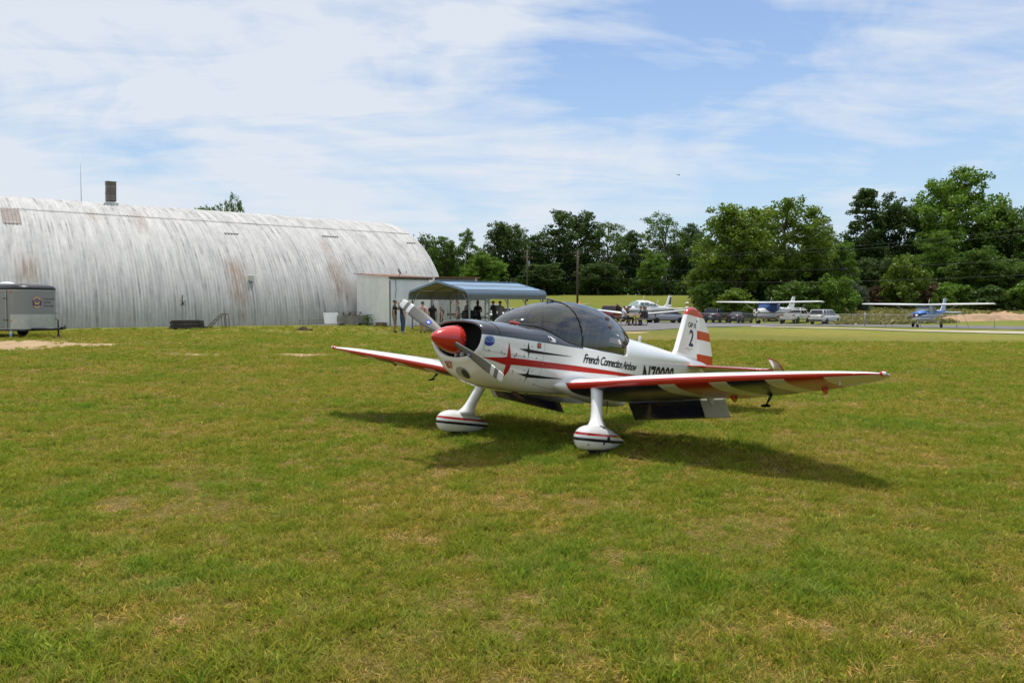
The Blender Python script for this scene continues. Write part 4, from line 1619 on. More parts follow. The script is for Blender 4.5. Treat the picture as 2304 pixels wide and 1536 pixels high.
    emb('shield', [[(cx - .06, cy - .07), (cx + .07, cy - .07), (cx + .01, cy - .16)], [(cx - .02, cy), (cx + .05, cy), (cx + .05, cy + .14), (cx - .01, cy + .15)]], (.62, .03, .05), 5)
    dk = pm('letter_dark', (.035, .035, .035), .6)
    for k, s in enumerate(('Experimental', 'Aircraft', 'Association')):
        g = text_geo(s, .125, align='LEFT')
        decal('lettering', g, lambda x, y, k=k: fm(.12 + x * .82, 1.55 - k * .145 + y), dk, root)
    MB().box((LF - .28, .78, 1.78), (.09, .02, .12), 0).build('badge', dk, root)
    # chassis, tongue, jack, wheels
    b = MB().box((0, 0, .30), (3.4, 1.5, .07), 0)
    b.build('chassis', black, root)
    for s in (-1, 1):
        MB().tube([(LF - .5, s * .62, .34), (LF + 1.1, s * .05, .36)], .05, 6).build('tongue_beam', black, root)
    MB().box((LF + 1.18, 0, .39), (.26, .1, .1), 0, bev=.02).build('coupler', black, root)
    MB().tube([(LF + 1.22, 0, .4), (LF + 1.32, .0, .52)], .02, 6).build('coupler_lever', black, root)
    jk = link('jack', None, root)
    MB().tube([(LF + .92, 0, .1), (LF + .92, 0, .75)], .035, 8).build('jack_tube', black, jk)
    MB().tube([(LF + .92, 0, .02), (LF + .92, 0, .12)], .055, 8).build('jack_foot', black, jk)
    MB().tube([(LF + .92, 0, .74), (LF + .92, -.1, .74), (LF + .92, -.1, .82)], .013, 6).build('crank', black, jk)
    for s in (-1, 1):
        wh = link('wheel', None, root)
        wh.location = (-.35, s * (W - .12), .30)
        MB().lathe([(.17, -.09), (.27, -.09), (.30, -.06), (.30, .06), (.27, .09), (.17, .09)], 24, 0, None, 'Y').build('tyre', pm('tyre_rubber', (.018, .018, .018), .85), wh)
        MB().lathe([(.02, -.07), (.17, -.075), (.18, .075), (.02, .07)], 16, 0, None, 'Y').build('rim', pm('steel_rim', (.4, .4, .4), .4, .6), wh)
    # what lies beside it
    j = root.matrix_basis @ Vector((0, 0, 0))
    R3 = Matrix.Rotation(rotm(fwd), 3, 'Z')
    jp = Vector((ctr.x, ctr.y, 0)) + R3 @ Vector((LF + .92, 0, 0))
    o = MB().box((0, 0, .055), (.36, .26, .11), 0, bev=.012).build('timber_block', pm('timber_block', (.13, .075, .05), .95, var=.3), None, (jp.x, jp.y, tz(jp.x, jp.y) - .06))
    tag(o, 'brown timber block under the trailer jack', 'block')
    q = Vector((ctr.x, ctr.y, 0)) + R3 @ Vector((-.05, -1.45, 0))
    t = thing('water_bottle', 'clear plastic bottle standing in the grass by the trailer wheel', 'bottle', on(24, 31.6))
    MB().lathe([(.03, 0), (.05, .01), (.05, .22), (.03, .28), (.022, .30)], 12).build('bottle_body', pm('bottle_plastic', (.55, .62, .68), .15), t)
    MB().lathe([(.024, .30), (.024, .33), (.01, .335)], 10).build('cap', pm('bottle_cap', (.1, .2, .5), .4), t)
    MB().lathe([(.0515, .10), (.0515, .18)], 12).build('paper_label', pm('bottle_label', (.3, .4, .7), .5), t)
    return root


build_trailer()


# ---------------------------------------------------------------- small things along the hangar
def pallet_pile():
    p = on(424, 41.6)
    t = thing('timber_pile', 'pile of dark weathered timbers against the hangar wall', 'timber pile', p, rotm(HA) + .1)
    dk = pm('dark_timber', (.045, .038, .033), .95, var=.5, scale=6, bump=.5, obj_var=.3)
    rnd = random.Random(3)
    for k, (x, y, z, l) in enumerate(((0, -.28, .07, 1.75), (.03, 0, .07, 1.7), (-.02, .28, .07, 1.7), (-.08, -.2, .21, 1.6), (-.05, .12, .21, 1.65), (-.1, -.12, .35, 1.55), (-.12, .16, .35, 1.5), (-.14, 0, .45, 1.45))):
        MB().box((x, y, z), (l, .24, .125 if k < 7 else .06), 0, rnd.uniform(-.05, .05), bev=.01).build('timber', dk, t)
    for x in (-.75, .55):
        MB().box((x, -.41, .24), (.2, .05, .44), 0).build('end_board', dk, t)


def steps_stand():
    p = on(490, 42.8)
    t = thing('rusty_steps', 'rusty open metal stair frame standing by the hangar wall', 'steps', p, rotm(HA))
    m = pm('rusted_frame', (.085, .055, .04), .85, var=.4)
    for y in (-.25, .25):
        MB().tube([(-.55, y, 0), (.25, y, .80)], .02, 6).build('stringer', m, t)
        MB().tube([(.25, y, .80), (.5, y, .80)], .02, 6).build('top_rail', m, t)
        MB().tube([(.5, y, .80), (.54, y, 0)], .02, 6).build('leg', m, t)
        MB().tube([(.25, y, .80), (.33, y, 0)], .016, 6).build('leg', m, t)
    for k in range(4):
        f = (k + .6) / 4.4
        MB().box((-.55 + .8 * f, 0, .8 * f), (.16, .5, .025), 0).build('tread', m, t)
    MB().box((.38, 0, .8), (.28, .5, .02), 0).build('platform', m, t)


def molehill():
    p = on(682, 42)
    b = MB()
    rnd = random.Random(7)
    rings = []
    for k in range(7):
        f = k / 6
        rings.append([((.42 * (1 - f) ** .7 + .02) * math.cos(a) * rnd.uniform(.8, 1.2), (.3 * (1 - f) ** .7 + .02) * math.sin(a) * rnd.uniform(.8, 1.2), .22 * f * rnd.uniform(.85, 1.1) - .02) for a in [2 * PI * j / 14 for j in range(14)]])
    b.loft(rings)
    b.ball((.42, -.05, .03), (.14, .1, .06), 8)
    tag(b.build('earth_heap', pm('dark_soil', (.04, .026, .017), 1.0, var=.4, scale=9, bump=.8), None, p), 'small heap of dark earth on the grass before the hangar', 'earth heap')


pallet_pile(); steps_stand(); molehill()


# ---------------------------------------------------------------- wire fence, poles, lines
def build_fence():
    root = thing('wire_fence', 'long chain link fence with top rail in front of the parked cars', 'fence')
    root.location = on(1946, 79)
    o = -root.location
    zinc = pm('fence_zinc', (.33, .34, .34), .45, .5, var=.15)
    ln = [(1480, 92), (1575, 90), (1680, 87), (1805, 83), (1946, 79), (2160, 74.5), (2420, 70)]
    # evenly spaced posts along the line
    P = [on(u, d) for u, d in ln]
    L_ = [0]
    for a, b in zip(P[:-1], P[1:]): L_.append(L_[-1] + (b - a).to_2d().length)
    tot = L_[-1]

    def pt(s):
        i = min(max(int(np.searchsorted(L_, s)) - 1, 0), len(P) - 2)
        q = P[i].lerp(P[i + 1], (s - L_[i]) / (L_[i + 1] - L_[i]))
        return Vector((q.x, q.y, tz(q.x, q.y)))
    n = int(tot / 3.05)
    pm_ = MB().tube([(0, 0, -.05), (0, 0, 1.22)], .024, 8).build('post', zinc, root).data
    bpy.data.objects.remove(bpy.data.objects[-1]) if False else None
    first = [c for c in root.children][0]
    tops = []
    for k in range(n + 1):
        q = pt(tot * k / n)
        tops.append(q + Vector((0, 0, 1.2)))
        if k == 0:
            first.location = q + o
        else:
            link('post', pm_, root, q + o)
    big = MB().tube([(0, 0, -.05), (0, 0, 1.36)], .055, 10).lathe([(.06, 1.36), (.045, 1.40), (.01, 1.42)], 10)
    q = pt(L_[4])
    big.build('corner_post', zinc, root, q + o)
    MB().tube([t + o for t in tops], .017, 6).build('top_rail', zinc, root)
    # woven wire: far too fine to tell the strands apart from here
    m = bpy.data.materials.new('chain_link')
    m.use_nodes = True
    N, L = m.node_tree.nodes, m.node_tree.links
    N.clear()
    out = N.new('ShaderNodeOutputMaterial'); mx = N.new('ShaderNodeMixShader')
    tr = N.new('ShaderNodeBsdfTransparent'); df = N.new('ShaderNodeBsdfDiffuse'); df.inputs[0].default_value = (.36, .37, .37, 1)
    uv = N.new('ShaderNodeUVMap')
    mp = N.new('ShaderNodeMapping'); mp.inputs['Rotation'].default_value = (0, 0, PI / 4); mp.inputs['Scale'].default_value = (20, 20, 20)
    L.new(uv.outputs[0], mp.inputs[0])
    sp = N.new('ShaderNodeSeparateXYZ'); L.new(mp.outputs[0], sp.inputs[0])
    fs = []
    for ax in (0, 1):
        fr = N.new('ShaderNodeMath'); fr.operation = 'FRACT'; L.new(sp.outputs[ax], fr.inputs[0])
        lt = N.new('ShaderNodeMath'); lt.operation = 'LESS_THAN'; lt.inputs[1].default_value = .045
        L.new(fr.outputs[0], lt.inputs[0]); fs.append(lt.outputs[0])
    mxx = N.new('ShaderNodeMath'); mxx.operation = 'MAXIMUM'; L.new(fs[0], mxx.inputs[0]); L.new(fs[1], mxx.inputs[1])
    L.new(mxx.outputs[0], mx.inputs[0]); L.new(tr.outputs[0], mx.inputs[1]); L.new(df.outputs[0], mx.inputs[2]); L.new(mx.outputs[0], out.inputs[0])
    V, Q, UV = [], [], []
    for k, t in enumerate(tops):
        s = tot * k / n
        V += [tuple(t + o - Vector((0, 0, 1.17))), tuple(t + o)]
        UV += [(s, 0), (s, 1.17)]
    for k in range(n): Q.append((2 * k, 2 * k + 2, 2 * k + 3, 2 * k + 1))
    me = np_mesh('wire_mesh', V, Q, m)
    ul = me.uv_layers.new(name='UVMap')
    for lp in me.loops: ul.data[lp.index].uv = UV[lp.vertex_index]
    link('wire_mesh', me, root)


build_fence()
WOOD_POLE = pm('pole_wood', (.085, .065, .05), .95, var=.3, scale=5, bump=.3)


def utility_pole(u, v_top, d, arms, label, rz):
    p = on(u, d)
    H = at(u, v_top, d).z - p.z
    t = thing('utility_pole', label, 'utility pole', p, rz, 'utility poles along the field')
    MB().tube([(0, 0, -.3), (0, 0, H)], [.19, .13], 10).build('pole', WOOD_POLE, t)
    ins = pm('insulator', (.22, .20, .19), .3)
    for (dz, ln) in arms:
        MB().box((0, .16, H - dz), (ln, .1, .12), 0).build('crossarm', WOOD_POLE, t)
        for k in range(4):
            x = -ln / 2 + .12 + (ln - .24) * k / 3
            MB().lathe([(.03, H - dz + .06), (.07, H - dz + .1), (.06, H - dz + .2), (.02, H - dz + .24)], 8, 0, Matrix.Translation((x, .16, 0))).build('insulator', ins, t)
        for s in (-1, 1):
            MB().tube([(s * ln * .35, .16, H - dz - .05), (0, .12, H - dz - .75)], .025, 5).build('brace', WOOD_POLE, t)
    return p + Vector((0, 0, H)), t


t1, _ = utility_pole(1299, 563, 128, [(.5, 2.6)], 'tall brown utility pole rising straight behind the plane canopy', .5)
t2, pl2 = utility_pole(1186, 562, 142, [(.35, 2.5), (1.4, 2.4)], 'brown utility pole with two crossarms above the blue shelter roof', .4)
MB().lathe([(.18, -3.0), (.2, -2.95), (.2, -2.1), (.1, -2.0)], 12, 0, Matrix.Translation((.35, 0, t2.z - pl2.location.z))).build('transformer', pm('transformer_grey', (.25, .26, .26), .5), pl2)
WIRE = pm('line_wire', (.10, .10, .10), .5)


def wire(a, b, sag, label, r=.009):
    a, b = Vector(a), Vector(b)
    pts = []
    for k in range(25):
        f = k / 24
        q = a.lerp(b, f)
        q.z -= sag * 4 * f * (1 - f)
        pts.append(q - a)
    tag(MB().tube(pts, r, 5).build('power_line', WIRE, None, a), label, 'power line', 'power lines')


wire(t1 + Vector((.9, 0, -.3)), at(2420, 500, 78), 1.4, 'uppermost power line running right from the tall pole')
wire(t1 + Vector((-.9, 0, -.3)), at(2420, 512, 76), 1.5, 'second power line running right from the tall pole')
wire(t1 + Vector((0, 0, -2.3)), at(2420, 575, 77), 1.2, 'third power line running right below the upper pair')
wire(t1 + Vector((0, 0, -4.2)), at(2420, 612, 77), 1.0, 'lowest power line running right in front of the wood')
wire(t1 + Vector((0, 0, -.3)), t2 + Vector((.9, 0, -.1)), .5, 'upper power line between the two utility poles')
wire(t1 + Vector((0, 0, -3.2)), t2 + Vector((0, 0, -3.3)), 1.9, 'slack power line sagging between the two utility poles')
wire(t2 + Vector((-.9, 0, -.1)), at(880, 566, 150), .5, 'power line from the crossarm pole towards the hangar end')
wire(t2 + Vector((0, 0, -4.6)), at(900, 618, 120), 1.2, 'low power line from the crossarm pole to behind the hangar')
# ---------------------------------------------------------------- parked cars
TYRE = pm('tyre_rubber', (.018, .018, .018))
RIM = pm('alloy_rim', (.42, .42, .43), .3, .7)
CARGLASS = pm('car_glass', (.012, .015, .018), .06, var=.02, spec=.8)
REDLENS = pm('tail_lens', (.45, .015, .02), .25)
DARKTRIM = pm('dark_trim', (.02, .02, .022), .6)
PLATE = pm('plate_white', (.6, .6, .55), .5)
CHROME = pm('bright_metal', (.6, .6, .6), .2, .9)
WHEELM = {}

CARS = {
    'sedan': dict(st=[(-2.42, .45, .86, .70), (-2.36, .32, 1.0, .83), (-2.0, .25, 1.05, .90), (-1.2, .22, .99, .92), (0, .2, .97, .92), (1.0, .2, .95, .92), (1.7, .22, .88, .90), (2.2, .25, .78, .84), (2.42, .4, .66, .66)],
                  gh=(-2.0, -1.15, .25, 1.2, .95, 1.46, .82, .60), wr=.33, wx=(-1.42, 1.42), tl=.93),
    'suv': dict(st=[(-2.47, .55, 1.02, .86), (-2.40, .40, 1.14, .94), (-1.5, .32, 1.13, .97), (0, .3, 1.11, .97), (1.0, .3, 1.10, .97), (1.7, .32, 1.06, .95), (2.3, .35, .96, .88), (2.47, .5, .82, .72)],
                gh=(-2.38, -2.08, .35, 1.2, 1.10, 1.77, .90, .72), wr=.38, wx=(-1.45, 1.45), tl=1.0),
    'pickup': dict(st=[(-2.95, .6, 1.12, .93), (-2.9, .5, 1.20, .97), (-1.5, .42, 1.22, 1.0), (-.4, .4, 1.22, 1.0), (1.2, .4, 1.2, 1.0), (2.1, .42, 1.15, .98), (2.75, .45, 1.05, .92), (2.92, .6, .9, .8)],
                   gh=(-.75, -.62, .85, 1.65, 1.20, 1.93, .95, .76), wr=.41, wx=(-1.75, 1.75), tl=1.02),
    'van': dict(st=[(-2.5, .5, 1.0, .85), (-2.42, .38, 1.08, .95), (-1.4, .28, 1.08, .99), (0, .26, 1.06, .99), (1.0, .26, 1.04, .99), (1.7, .28, .98, .96), (2.35, .32, .84, .88), (2.52, .45, .7, .7)],
                gh=(-2.4, -2.2, .55, 1.65, 1.04, 1.75, .92, .74), wr=.34, wx=(-1.5, 1.5), tl=1.15),
}


def car(kind, paint, u, d, fwd, label, name, cat, group='cars parked beyond the fence', cap=False, z=0.0, extras=()):
    c = CARS[kind]
    p = on(u, d); p.z += z
    t = thing(name, label, cat, p, rotm(fwd), group)
    b = MB()
    rings = []
    for x, zb, zt, hwid in c['st']:
        h = [(.84, zb), (.97, zb + (zt - zb) * .18), (1.0, zb + (zt - zb) * .5), (.985, zt - (zt - zb) * .14), (.9, zt)]
        rings.append([(x, hwid * a, zz) for a, zz in h] + [(x, -hwid * a, zz) for a, zz in h[::-1]])
    b.loft(rings)
    b.build('body', paint, t)
    xr, xrt, xft, xf, zb, zt, hb, ht = c['gh']
    zb -= .02
    g = MB()
    R4 = lambda x0, x1, hh, z_: [(x0, -hh, z_), (x1, -hh, z_), (x1, hh, z_), (x0, hh, z_)]
    g.loft([R4(xr, xf, hb, zb), R4(xrt, xft, ht, zt - .04)], smooth=False)
    g.build('windows', CARGLASS, t)
    r = MB()
    e = .03
    r.loft([R4(xrt - e, xft + e, ht + e, zt - .05), R4(xrt - .01, xft + .02, ht + .01, zt - .01), R4(xrt + .12, xft - .15, ht * .8, zt + .015)], smooth=False)
    r.build('roof', paint, t)
    for s in (-1, 1):
        for (xa, xb) in ((xr, xrt), (xf, xft), ((xr * .45 + xf * .55), (xrt * .45 + xft * .55))):
            MB().tube([(xa, s * hb, zb), (xb, s * ht, zt - .03)], .04, 5).build('pillar', paint, t)
        if kind in ('suv', 'van'):
            MB().tube([(xr * .62 + xf * .38 - .25, s * hb, zb), (xrt * .62 + xft * .38 - .25, s * ht, zt - .03)], .05, 5).build('pillar', paint, t)
            MB().tube([(xrt + .2, s * ht * .92, zt + .05), (xft - .2, s * ht * .92, zt + .05)], .02, 5).build('roof_rail', DARKTRIM, t)
        MB().box((xf - .45, s * (hb + .14), zb + .1), (.1, .2, .14), 0, bev=.02).build('mirror', paint, t)
        xe = c['st'][0][0]
        hwx = c['st'][1][3]
        MB().box((xe + .03, s * (hwx - .15), c['tl']), (.14, .24, .17 if kind != 'sedan' else .12), 0, bev=.02).build('tail_light', REDLENS, t)
        MB().box((-xe - .14, s * (hwx - .2), c['tl'] - .28), (.16, .3, .13), 0, bev=.03).build('headlight', pm('headlamp', (.6, .6, .62), .15), t)
        for wx in c['wx']:
            if kind not in WHEELM:
                R = c['wr']
                a = MB().lathe([(R * .62, -.11), (R * .92, -.11), (R, -.07), (R, .07), (R * .92, .11), (R * .62, .11)], 20, 0, None, 'Y')
                q = MB().lathe([(.02, -.08), (R * .3, -.06), (R * .58, -.10), (R * .64, -.09), (R * .64, .09), (R * .58, .10), (R * .3, .06), (.02, .08)], 14, 0, None, 'Y')
                w0 = link('wheel', None, t)
                o1 = a.build('tyre', TYRE, w0); o2 = q.build('rim', RIM, w0)
                WHEELM[kind] = (o1.data, o2.data)
            else:
                w0 = link('wheel', None, t)
                link('tyre', WHEELM[kind][0], w0); link('rim', WHEELM[kind][1], w0)
            hwl = np.interp(wx, [q[0] for q in c['st']], [q[3] for q in c['st']])
            w0.location = (wx, s * (hwl - .09), c['wr'])
            MB().lathe([(.05, 0), (c['wr'] + .06, 0), (c['wr'] + .06, .02), (.05, .02)], 18, 0, Matrix.Translation((wx, s * (hwl * .955) - .01, c['wr'] + .02)), 'Y').build('wheel_arch', DARKTRIM, t)
    xe = c['st'][0][0]
    MB().box((xe - .01, 0, c['tl'] - .2), (.03, .5, .13), 0).build('number_plate', PLATE, t)
    MB().box((xe + .02, 0, .52), (.14, c['st'][1][3] * 1.85, .17), 0, bev=.03).build('rear_bumper', DARKTRIM if kind != 'pickup' else CHROME, t)
    MB().box((-xe - .03, 0, .50), (.14, c['st'][1][3] * 1.7, .2), 0, bev=.03).build('front_bumper', DARKTRIM, t)
    if kind == 'pickup':
        MB().box((-1.85, 0, 1.20), (2.0, 1.6, .06), 0).build('bed_floor', DARKTRIM, t)
        for s in (-1, 1):
            MB().box((-1.85, s * .9, 1.24), (2.1, .14, .07), 0, bev=.02).build('bed_rail', paint, t)
        MB().box((-2.9, 0, 1.0), (.06, 1.7, .5), 0, bev=.02).build('tailgate', paint, t)
    return t


def ang(a):
    a = math.radians(a)
    return (math.sin(a), math.cos(a))


P_GREY = pm('paint_dark_grey', (.045, .048, .055), .3, .4, var=.04, coat=.8)
P_BLACK = pm('paint_black', (.012, .012, .015), .25, .2, var=.04, coat=.9)
P_WHITE = pm('paint_white', (.72, .72, .71), .3, var=.03, coat=.6)
P_SILVER = pm('paint_silver', (.33, .34, .36), .3, .5, var=.04, coat=.6)
P_RED = pm('paint_red', (.20, .012, .018), .3, .1, var=.04, coat=.8)
P_MAROON = pm('paint_maroon', (.16, .02, .03), .35, .1, var=.04, coat=.6)
car('suv', P_GREY, 1612, 97, ang(32), 'dark grey sport utility vehicle parked right of the plane tail fin', 'parked_suv', 'car')
car('sedan', P_BLACK, 1666, 97, ang(37), 'black sedan parked between the grey vehicle and covered airplane', 'parked_sedan', 'car')
t = car('pickup', P_WHITE, 1790, 99, ang(40), 'white pickup truck parked behind the covered airplane', 'parked_pickup', 'pickup truck')
b = MB().box((-2.96, .55, 1.0), (.02, .2, .22), 0)
b.build('red_sticker', pm('sticker_red', (.5, .02, .03), .5), t)
t = car('suv', P_WHITE, 1856, 95, ang(47), 'white sport utility vehicle at the right end of the parked row', 'parked_suv', 'car')
car('sedan', P_MAROON, 1738, 104, ang(30), 'maroon car half hidden below the covered airplane', 'parked_sedan', 'car')
car('pickup', P_RED, 1374, 92, ang(30), 'dark red pickup truck behind the picnic table', 'parked_pickup', 'pickup truck')
car('sedan', P_SILVER, 1364, 97, ang(45), 'silver car behind the red pickup and white wing tip', 'parked_sedan', 'car')
car('van', P_SILVER, 1496, 91, ang(75), 'silver minivan parked behind the white and green airplane', 'parked_van', 'car')
car('sedan', P_SILVER, 1153, 88, ang(75), 'silver sedan seen under the shelter between two posts', 'parked_sedan', 'car')
car('suv', P_WHITE, 1108, 92, ang(40), 'white car seen under the shelter behind the cream airplane tail', 'parked_suv', 'car')


# ---------------------------------------------------------------- small parked airplanes
def ring_se(x, zc, hwid, hh, n=2.6, m=20, y0=0.0):
    out = []
    for k in range(m):
        a = 2 * PI * k / m
        c, s = math.cos(a), math.sin(a)
        out.append((x, y0 + hwid * math.copysign(abs(c) ** (2 / n), c), zc + hh * math.copysign(abs(s) ** (2 / n), s)))
    return out


def airfoil(n=14, t=.12, cam=.02):
    """unit chord from x=0 (nose) to 1; closed loop, over the top and back below"""
    up, lo = [], []
    for k in range(n + 1):
        x = .5 * (1 - math.cos(PI * k / n))
        yt = 5 * t * (.2969 * math.sqrt(x) - .126 * x - .3516 * x * x + .2843 * x ** 3 - .1036 * x ** 4)
        yc = cam * (1 - (2 * x - .7) ** 2 / 1.69) if x > 0 else 0
        yc = cam * 4 * x * (1 - x)
        up.append((x, yc + yt)); lo.append((x, yc - yt))
    return up, lo


UPF, LOF = airfoil()


def wing_mb(sts, mi_top=0, mi_bot=0, n=None):
    """sts: (y, xLE, xTE, z, twist) sections; x forward"""
    b = MB()
    rings = []
    for y, xl, xt, z, tw in sts:
        c = xl - xt
        loop = UPF + LOF[::-1][1:-1]
        rings.append([(xl - px * c, y, z + pz * c - px * c * math.tan(tw)) for px, pz in loop])
    nu = len(UPF)
    b.loft(rings, lambda i, j: mi_top if j < nu - 1 else mi_bot)
    return b


def stripe_mat(name, bands, rough=.35, axis='Z', coat=.4):
    """paint scheme in level bands: [(upper limit, colour)...]"""
    m = bpy.data.materials.new(name)
    nt, N, L, b = nodes_of(m)
    tc = N.new('ShaderNodeTexCoord'); sp = N.new('ShaderNodeSeparateXYZ')
    L.new(tc.outputs['Object'], sp.inputs[0])
    lo, hi = bands[0][0] - .05, bands[-2][0] + .05
    mr = N.new('ShaderNodeMapRange'); mr.inputs['From Min'].default_value = lo; mr.inputs['From Max'].default_value = hi
    L.new(sp.outputs[axis], mr.inputs['Value'])
    r = N.new('ShaderNodeValToRGB'); r.color_ramp.interpolation = 'CONSTANT'
    r.color_ramp.elements[0].position = 0; r.color_ramp.elements[0].color = (*bands[0][1], 1)
    prev = bands[0][0]
    first = True
    for lim, col in bands[1:]:
        pos = (prev - lo) / (hi - lo)
        if first:
            e = r.color_ramp.elements[1]; e.position = pos; first = False
        else:
            e = r.color_ramp.elements.new(pos)
        e.color = (*col, 1)
        prev = lim
    L.new(mr.outputs[0], r.inputs[0]); L.new(r.outputs[0], b.inputs['Base Color'])
    b.inputs['Roughness'].default_value = rough
    b.inputs['Coat Weight'].default_value = coat
    return m


WHT = (.74, .74, .72)


def plane_wheel(t, loc, r=.2, w=.07, name='wheel'):
    wh = link(name, None, t); wh.location = loc
    MB().lathe([(r * .45, -w), (r * .85, -w), (r, -w * .5), (r, w * .5), (r * .85, w), (r * .45, w)], 16, 0, None, 'Y').build('tyre', TYRE, wh)
    MB().lathe([(.015, -w * .8), (r * .46, -w * .85), (r * .46, w * .85), (.015, w * .8)], 12, 0, None, 'Y').build('rim', RIM, wh)


def high_wing_plane(u, d, a, body, accent, label, cover=None, prop_a=1.57, tail_mat=None, scale=1.0, intake=None, name='parked_airplane'):
    p = on(u, d)
    fw = (math.sin(math.radians(180 + a)), math.cos(math.radians(180 + a)))
    t = thing(name, label, 'airplane', p, rotm(fw), 'light airplanes parked near the fence', scale)
    white = pm('aircraft_white', WHT, .35, var=.04, coat=.4)
    st = [(2.02, 1.06, .36, .25), (1.95, 1.06, .44, .33), (1.6, 1.06, .50, .40), (1.0, 1.07, .53, .45), (.55, 1.10, .55, .50), (.2, 1.14, .55, .58), (-.6, 1.18, .53, .60), (-1.3, 1.20, .44, .48), (-2.2, 1.24, .33, .36), (-3.4, 1.30, .2, .24), (-4.9, 1.38, .06, .12)]
    MB().loft([ring_se(*s, n=2.9) for s in st]).build('fuselage', body, t)
    # cabin with windscreen
    gl = pm('plane_glass', (.10, .13, .13), .08, var=.05, spec=.8)
    b = MB()
    b.loft([[(.98, -.5, 1.46), (.98, .5, 1.46), (.98, .5, 1.47), (.98, -.5, 1.47)], [(.55, -.54, 1.42), (.55, .54, 1.42), (.5, .50, 1.93), (.5, -.50, 1.93)], [(-.75, -.53, 1.42), (-.75, .53, 1.42), (-.75, .49, 1.98), (-.75, -.49, 1.98)], [(-1.6, -.40, 1.42), (-1.6, .40, 1.42), (-1.5, .34, 1.70), (-1.5, -.34, 1.70)]], smooth=False)
    b.build('cabin_glass', gl, t)
    for x0, x1 in ((.55, .50), (-.35, -.35), (-.78, -.75)):
        for s in (-1, 1):
            MB().tube([(x0, s * .545, 1.42), (x1, s * .505, 1.96)], .035, 5).build('door_post', white, t)
    if cover:
        b = MB()
        b.loft([[(1.12, -.50, 1.40), (1.12, .50, 1.40), (1.12, .45, 1.50), (1.12, -.45, 1.50)], [(.6, -.60, 1.15), (.6, .60, 1.15), (.55, .56, 1.99), (.55, -.56, 1.99)], [(.0, -.62, 1.10), (.0, .62, 1.10), (.0, .58, 2.15), (.0, -.58, 2.15)], [(-.5, -.60, 1.2), (-.5, .60, 1.2), (-.5, .56, 2.12), (-.5, -.56, 2.12)], [(-1.1, -.50, 1.35), (-1.1, .50, 1.35), (-1.1, .46, 2.0), (-1.1, -.46, 2.0)]], smooth=True)
        b.build('cloth_cover', cover, t)
    # wing
    for s in (-1, 1):
        sts = [(s * .0, .72, -.88, 2.0, .03), (s * 2.6, .72, -.86, 2.05, .03), (s * 4.9, .62, -.52, 2.09, .03), (s * 5.35, .55, -.42, 2.095, .03), (s * 5.45, .38, -.25, 2.08, .03)]
        wing_mb(sts).build('wing', white, t)
        MB().tube([(.1, s * .54, .82), (.05, s * 2.5, 1.96)], .05, 8, flat=.4, up=(1, 0, 0)).build('wing_strut', white, t)
        MB().tube([(-.35, s * .48, .72), (-.38, s * .85, .45), (-.4, s * 1.1, .2)], [.06, .045, .035], 8, flat=.5, up=(1, 0, 0)).build('gear_leg', accent, t)
        plane_wheel(t, (-.4, s * 1.17, .2))
        b = wing_mb([(s * .05, -3.95, -4.85, 1.33, 0), (s * 1.45, -4.15, -4.75, 1.33, 0), (s * 1.55, -4.3, -4.7, 1.33, 0)])
        b.build('tailplane', tail_mat or white, t)
    MB().tube([(1.75, 0, .78), (1.85, 0, .18)], [.05, .03], 8).build('nose_leg', accent, t)
    plane_wheel(t, (1.85, 0, .17), .17)
    # fin
    f = MB().prism([(-3.6, 1.50), (-4.15, 2.05), (-4.55, 2.62), (-5.0, 2.62), (-4.92, 1.9), (-4.78, 1.40)], -.035, .035, 'Y')
    f.build('fin', tail_mat or white, t)
    MB().box((-4.77, 0, 2.66), (.44, .06, .07), 0, bev=.01).build('fin_tip', pm('tip_red', (.35, .02, .03), .4), t)
    # nose: intakes, spinner, propeller
    for s in (-1, 1):
        MB().box((2.0, s * .22, 1.14), (.08, .26, .16), 0, bev=.03).build('intake', intake or DARKTRIM, t)
    MB().box((1.97, 0, .84), (.06, .16, .12), 0, bev=.02).build('intake', DARKTRIM, t)
    MB().lathe([(.13, 2.0), (.12, 2.1), (.08, 2.22), (.01, 2.28)], 14, 0, Matrix.Translation((0, 0, 1.08)), 'X').build('spinner', white, t)
    pr = link('propeller', None, t); pr.location = (2.08, 0, 1.08)
    for s in (0, PI):
        M = Matrix.Rotation(prop_a + s, 4, 'X')
        b = MB()
        rg = []
        for r, c, tw in ((.1, .06, .9), (.35, .085, .6), (.65, .075, .35), (.88, .05, .25), (.93, .02, .25)):
            rg.append([tuple(M @ Vector((c * math.sin(tw) * q[0] + .012 * q[1], r, c * math.cos(tw) * q[0] - .012 * q[1] * .3))) for q in ((-1, 0), (0, 1), (1, 0), (0, -1))])
        b.loft(rg, lambda i, j: 1 if i == 3 else 0)
        b.build('blade', [DARKTRIM, pm('tip_white', (.75, .75, .75), .4)], pr)
    for x, y in ((.1, .25), (-1.9, 0)):
        MB().tube([(x, y, 2.05 if x > 0 else 1.55), (x - .25, y, 2.5 if x > 0 else 2.05)], .012, 5).build('aerial', white, t)
    # tie-down ropes
    for s in (-1, 1):
        MB().tube([(-.3, s * 2.6, 1.9), (-1.0, s * 3.2, .02)], .012, 5).build('tie_rope', DARKTRIM, t)
    return t


